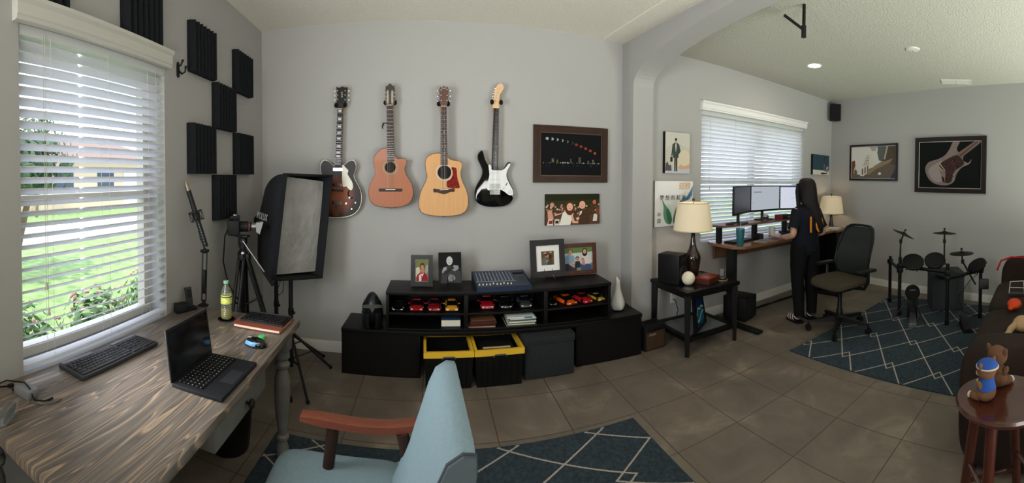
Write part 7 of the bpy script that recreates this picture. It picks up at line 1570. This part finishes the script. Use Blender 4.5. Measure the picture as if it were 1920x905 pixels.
# ---------------------------------------------------------------- the person at the standing desk
pe = thing('person', 'person with long dark hair in a navy shirt and black trousers standing at the desk', 'person', (3.455, 2.305, 0), math.radians(-16))
M_SKIN = mat('skin', (196, 148, 124), .5); M_HAIR = mat('dark_hair', (20, 15, 14), .6, noise=(40, .3, (8, 8, .6))); M_NAVY = mat('navy_shirt', (15, 18, 28), .85); M_PANT = mat('black_trousers', (9, 9, 11), .85)
V_, E_, R_2 = [], [], []
def jn(p, r, par=None):
    V_.append(p); R_2.append(r); i = len(V_) - 1
    if par is not None: E_.append((par, i))
    return i
pel = jn((0, 0, .80), (.125, .095)); b1_ = jn((0, .005, .92), (.110, .085), pel); b2_ = jn((0, .0, 1.04), (.120, .090), b1_); b3_ = jn((0, -.01, 1.13), (.105, .080), b2_)
nk_ = jn((0, .0, 1.205), (.045, .045), b3_); h1 = jn((0, .015, 1.265), (.062, .070), nk_); h2 = jn((0, .02, 1.33), (.072, .088), h1); h3 = jn((0, .015, 1.395), (.070, .085), h2); h4 = jn((0, .01, 1.435), (.045, .055), h3)
for s_ in (-1, 1):
    hp_ = jn((s_*.085, 0, .74), (.082, .088), pel); k1 = jn((s_*.090, .012, .43), (.052, .055), hp_); k2 = jn((s_*.088, -.012, .26), (.045, .052), k1); an = jn((s_*.085, -.015, .085), (.030, .034), k2); hl_ = jn((s_*.087, .02, .042), (.034, .030), an); te = jn((s_*.092, .125, .028), (.030, .018), hl_)
    sh_ = jn((s_*.150, -.01, 1.135), (.048, .048), b3_); el = jn((s_*.205, -.055, .905), (.034, .034), sh_); fa = jn((s_*.185, .08, .872), (.033, .032), el); wr_ = jn((s_*.150, .215, .855), (.020, .017), fa); hn = jn((s_*.140, .268, .850), (.034, .015), wr_)
    for j, (dx_, L_f) in enumerate(((-.026, .058), (-.009, .066), (.009, .063), (.025, .050))):
        k_ = jn((s_*.140 + dx_, .298, .851), (.0085, .0080), hn); m_ = jn((s_*.138 + dx_*1.1, .298 + L_f*.5, .852), (.0078, .0075), k_); jn((s_*.136 + dx_*1.15, .298 + L_f, .836), (.0065, .0062), m_)
    th1 = jn((s_*.140 - s_*.036, .262, .842), (.010, .009), hn); jn((s_*.140 - s_*.050, .292, .836), (.0078, .0075), th1)
me = bpy.data.meshes.new('body'); me.from_pydata(V_, E_, []); bo = bpy.data.objects.new('body', me); COL.objects.link(bo); me.materials.append(M_SKIN)
md = bo.modifiers.new('skin', 'SKIN'); bpy.context.view_layer.update()
for i, sv in enumerate(me.skin_vertices[0].data): sv.radius = R_2[i]; sv.use_root = (i == 0)
md.use_smooth_shade = True; s2 = bo.modifiers.new('sub', 'SUBSURF'); s2.levels = 2; s2.render_levels = 2
bpy.context.view_layer.update(); dg = bpy.context.evaluated_depsgraph_get(); me2 = bpy.data.meshes.new_from_object(bo.evaluated_get(dg)); bpy.data.objects.remove(bo)
me2.name = 'body'; bo = bpy.data.objects.new('body', me2); COL.objects.link(bo); bo.parent = pe
mb = MB(); mb.ball((0, .108, 1.318), (.011, .016, .018), 12)
obj('nose', mb, M_SKIN, pe)
for s_ in (-1, 1):
    mb = MB(); mb.ball((s_*.029, .092, 1.345), (.013, .008, .007), 10); obj('eye', mb, flat(225, 222, 216), pe); mb = MB(); mb.ball((s_*.029, .0985, 1.345), (.006, .004, .006), 8); obj('iris', mb, flat(50, 34, 24), pe)
    mb = MB(); mb.ball((s_*.070, .012, 1.335), (.009, .018, .028), 12); obj('ear', mb, M_SKIN, pe)
mb = MB(); mb.ball((0, .098, 1.282), (.023, .008, .007), 12); obj('lips', mb, mat('lips', (160, 88, 84), .5), pe)
def ell_loft(mb, rings, seg=36):
    rs = []
    for (cx, cy, z, rx, ry) in rings: rs.append([mb._v((cx + rx*math.cos(2*PI*i/seg), cy + ry*math.sin(2*PI*i/seg), z)) for i in range(seg)])
    return rs
mb = MB(); mb.skin(ell_loft(mb, [(0, 0, .735, .158, .118), (0, 0, .80, .156, .122), (0, .002, .92, .140, .108), (0, -.004, 1.03, .152, .112), (0, -.010, 1.11, .162, .106), (0, -.010, 1.165, .152, .094), (0, -.008, 1.192, .108, .082), (0, -.004, 1.208, .066, .062)]), caps=False)
for s_ in (-1, 1):
    a_, b_ = Vector((s_*.115, -.008, 1.135)), Vector((s_*.200, -.042, .965)); mb.skin([mb.ring(a_, b_ - a_, .068, 24, .068), mb.ring(a_.lerp(b_, .35), b_ - a_, .063, 24), mb.ring(a_.lerp(b_, .7), b_ - a_, .054, 24), mb.ring(b_, b_ - a_, .055, 24)], caps=False)
obj('t_shirt', mb, M_NAVY, pe, smooth=60)
text('10', .235, flat(206, 128, 34), pe, frameM((.022, -.1245, 1.000), (1, 0, 0), (0, .02, 1)), 'shirt_number', .002)
mb = MB(); mb.skin(ell_loft(mb, [(0, 0, .70, .150, .115), (0, 0, .78, .152, .118), (0, 0, .86, .142, .108)]), caps=False)
for s_ in (-1, 1): mb.skin(ell_loft(mb, [(s_*.086, -.014, .075, .050, .056), (s_*.087, -.014, .16, .052, .060), (s_*.089, -.004, .30, .060, .068), (s_*.090, .010, .43, .066, .072), (s_*.087, .006, .58, .080, .090), (s_*.080, 0, .72, .088, .106), (s_*.070, 0, .80, .086, .106)], 28), caps=False)
obj('trousers', mb, M_PANT, pe, smooth=60)
mb = MB(); rs = ell_loft(mb, [(0, -.006, 1.482, .008, .010), (0, -.006, 1.478, .040, .048), (0, -.008, 1.462, .068, .080), (0, -.014, 1.425, .088, .094), (0, -.024, 1.37, .094, .092), (0, -.036, 1.31, .097, .084), (0, -.055, 1.24, .104, .070), (.028, -.085, 1.16, .086, .045), (.062, -.108, 1.08, .062, .028), (.088, -.116, 1.00, .048, .020), (.100, -.118, .94, .036, .014), (.104, -.118, .91, .016, .008)])
for r_i, ring_ in enumerate(rs):
    if 3 < r_i:
        for i, v in enumerate(ring_): a_ = 2*PI*i/36; k_ = 1 + .035*math.sin(9*a_ + r_i*.6); c0 = sum((w.co for w in ring_), Vector())/36 if False else None; v.co.x *= k_
mb.skin(rs); hr = obj('hair', mb, M_HAIR, pe, smooth=70)
for s_ in (-1, 1):
    mb = MB(); mb.tube([(s_*.080, .035, 1.42), (s_*.092, .030, 1.34), (s_*.094, .012, 1.25), (s_*.100, .0, 1.17), (s_*.092, .035 if s_ < 0 else -.02, 1.10)], [.018, .024, .024, .020, .008], 10); obj('hair_strand', mb, M_HAIR, hr, smooth=70)
for s_ in (-1, 1):
    # striped socks and dark slippers
    mats_ = [flat(22, 20, 24), flat(206, 186, 190)]; mb = MB(); pts = [(s_*.085, -.015, .13), (s_*.086, -.008, .085), (s_*.087, .02, .052), (s_*.090, .075, .040), (s_*.092, .125, .034), (s_*.093, .145, .030)]; rr = [(.036), (.038), (.043), (.040), (.035), (.015)]
    pv = [Vector(p) for p in pts]; n_seg = 14
    def lerp_path(u):
        f = u*(len(pv)-1); i = min(int(f), len(pv)-2); return pv[i].lerp(pv[i+1], f-i), rr[i] + (rr[i+1]-rr[i])*(f-i)
    prev = None
    for k in range(n_seg+1):
        c_, r_ = lerp_path(k/n_seg); c2_b, _ = lerp_path(min(1, k/n_seg + .02)); c1_b, _ = lerp_path(max(0, k/n_seg - .02)); ring_ = mb.ring(c_, (c2_b - c1_b), r_, 16)
        if prev: mb.m = k % 2; mb.skin([prev, ring_], caps=False)
        prev = ring_
    bmesh.ops.remove_doubles(mb.bm, verts=mb.bm.verts, dist=1e-5); obj('sock', mb, mats_, pe, smooth=60)
    mb = MB(); mb.prism(smooth_loop([(s_*.087 - .040, -.05), (s_*.087 + .040, -.05), (s_*.09 + .046, .06), (s_*.09 + .036, .14), (s_*.092, .165), (s_*.09 - .036, .14), (s_*.09 - .046, .06)], 3), .0015, .014); sl_ = obj('slipper', mb, flat(24, 20, 20), pe)
    if s_ > 0: mb = MB(); mb.skin([mb.ring((s_*.091, y_, .020), (0, 1, 0), .052, 20, .044) for y_ in (.055, .075, .11)], caps=False); obj('slipper_strap', mb, flat(20, 17, 18), sl_)
mb = MB(); q0, q1 = Vector((-.160, .180, .859)), Vector((-.155, .196, .857)); mb.skin([mb.ring(q0, q1 - q0, .0245, 18, .0215), mb.ring(q1, q1 - q0, .0240, 18, .021)], caps=False); mb.solidify(.002); obj('bracelet', mb, M_BRASS, pe)

# ---------------------------------------------------------------- garden seen through the blinds
random.seed(21)
def leafy(mb, c, r, n, s):
    for i in range(n):
        d = Vector((random.gauss(0, 1), random.gauss(0, 1), random.gauss(0, 1))).normalized(); p = Vector(c) + Vector((d.x*r[0], d.y*r[1], d.z*r[2])) * random.uniform(.55, 1.0)
        u = d.orthogonal().normalized(); w = d.cross(u); a = random.uniform(0, 6.3); u, w = u*math.cos(a) + w*math.sin(a), w*math.cos(a) - u*math.sin(a); k = s*random.uniform(.6, 1.3)
        mb.poly([p - u*k, p + w*k*.4, p + u*k + d*k*.3, p - w*k*.4])
M_LEAF = mat('shrub_leaf', (112, 138, 88), .8, noise=(6, .3, (1, 1, 1))); M_LEAFD = mat('dark_leaf', (66, 88, 60), .8, noise=(6, .3, (1, 1, 1))); M_BARK = mat('tree_bark', (104, 90, 74), .9, noise=(20, .2, (1, 1, .3)))
for i, (x, y, rr, lb) in enumerate(((-2.15, .75, .34, 'low flowering shrub under the near end of the side window'), (-2.25, 1.45, .38, 'low flowering shrub under the middle of the side window'), (-2.2, 2.15, .36, 'low flowering shrub under the far end of the side window'), (-2.3, 2.95, .4, 'low flowering shrub farthest along outside the side window'))):
    t = thing('flowering_shrub', lb, 'shrub', (x, y, -.22)); mb = MB(); leafy(mb, (0, 0, .48), (rr*.92, rr*.9, .38), 520, .05); obj('foliage', mb, M_LEAF, t, smooth=0)
    mb = MB()
    for k in range(36): d = Vector((random.gauss(0, 1), random.gauss(0, 1), abs(random.gauss(0, 1)))).normalized(); mb.ball((d.x*rr, d.y*rr, .42 + d.z*.44), .014, 6)
    obj('flowers', mb, mat('pink_flower', (216, 150, 142), .8), t); mb = MB()
    for k in range(5): mb.cyl((random.uniform(-.05, .05), random.uniform(-.05, .05), 0), (random.uniform(-.2, .2), random.uniform(-.2, .2), .4), .008, seg=5)
    obj('stems', mb, M_BARK, t)
t = thing('palm', 'young palm with arching fronds outside the near end of the side window', 'palm', (-3.75, 1.1, -.20)); mb = MB(); mb.cyl((0, 0, 0), (0, 0, .7), .06, .05, seg=10); obj('trunk', mb, M_BARK, t)
for k in range(11):
    a = 2*PI*k/11; mb = MB(); L_ = .95; pts = [Vector((math.cos(a)*L_*u, math.sin(a)*L_*u, .7 + .75*u - 1.0*u*u)) for u in [i/9 for i in range(10)]]; mb.tube(pts, .006, 5)
    for i in range(1, 10):
        d = (pts[i] - pts[i-1]).normalized(); s_v = d.cross(UP).normalized()
        for s_ in (-1, 1): q = pts[i] + s_v*s_*.26*(1 - i/13) + d*.10 + Vector((0, 0, -.05)); mb.poly([pts[i] - d*.012, q, pts[i] + d*.012])
    obj('frond', mb, mat('palm_leaf', (128, 160, 92), .7), t, smooth=0)
def tree(label, x, y, h, r, trunks, m):
    t = thing('garden_tree', label, 'tree', (x, y, -.195)); mb = MB()
    for k in range(trunks): a = 2*PI*k/trunks + .3; mb.tube([(0.08*math.cos(a), .08*math.sin(a), 0), (.25*math.cos(a), .25*math.sin(a), h*.3), (.55*math.cos(a), .55*math.sin(a), h*.7)], [.07, .06, .03], 7)
    obj('trunk', mb, M_BARK, t); mb = MB(); leafy(mb, (0, 0, h*.8), (r, r, h*.28), 900, .13); obj('crown', mb, m, t, smooth=0)
tree('multi-trunked tree on the lawn outside the side window', -5.6, 3.4, 2.4, 1.15, 5, M_LEAFD)
for i, (x, y, h, r, lb) in enumerate(((-15.2, -4.5, 4.2, 1.9, 'round tree across the street, left of the brick-coloured house'), (-15.2, 10.7, 4.6, 1.5, 'round tree across the street between the two houses'), (-15, 24, 4.0, 1.9, 'round tree across the street, farthest right'))): tree(lb, x, y, h, r, 1, M_LEAFD)
mb = MB(); mb.box((-10.5, 5, -.205), (3.6, 50, .03)); o = obj('street', mb, mat('asphalt_pale', (176, 172, 168), .9)); tag(o, 'pale street running past the lawn outside the side window', 'street'); o['kind'] = 'structure'
def house(label, x, y, w, d, h, wallc, roofc):
    t = thing('house', label, 'house', (x, y, -.22)); mb = MB(); mb.box((0, 0, h/2), (d, w, h)); obj('wall', mb, flat(*wallc), t)
    mb = MB(); e = .5; b = [mb._v(p) for p in ((-d/2-e, -w/2-e, h), (d/2+e, -w/2-e, h), (d/2+e, w/2+e, h), (-d/2-e, w/2+e, h))]; r1, r2 = mb._v((0, -w/2+2, h+1.7)), mb._v((0, w/2-2, h+1.7)); mb._f(b[::-1]); mb._f([b[0], b[1], r1]); mb._f([b[2], b[3], r2]); mb._f([b[1], b[2], r2, r1]); mb._f([b[3], b[0], r1, r2]); obj('roof', mb, flat(*roofc), t)
    for k in range(3): mb = MB(); mb.box((d/2 + .02, -w/2 + w*(k + .6)/3.2, h*.55), (.05, 1.3, 1.2)); obj('window', mb, flat(70, 80, 92), t)
    mb = MB(); mb.box((d/2 + .03, w/2 - 2.2, 1.1), (.06, 2.6, 2.1)); obj('garage_door', mb, flat(206, 202, 194), t)
house('brick-coloured house with a brown roof across the street', -21, 4.5, 10, 8, 2.9, (150, 108, 92), (120, 96, 86)); house('beige house with a brown roof across the street, farther right', -21, 17, 10, 8, 2.9, (196, 178, 152), (126, 104, 94))
tree('tree on the lawn behind the far window blind', 5.2, 8.5, 3.4, 1.6, 2, M_LEAFD)
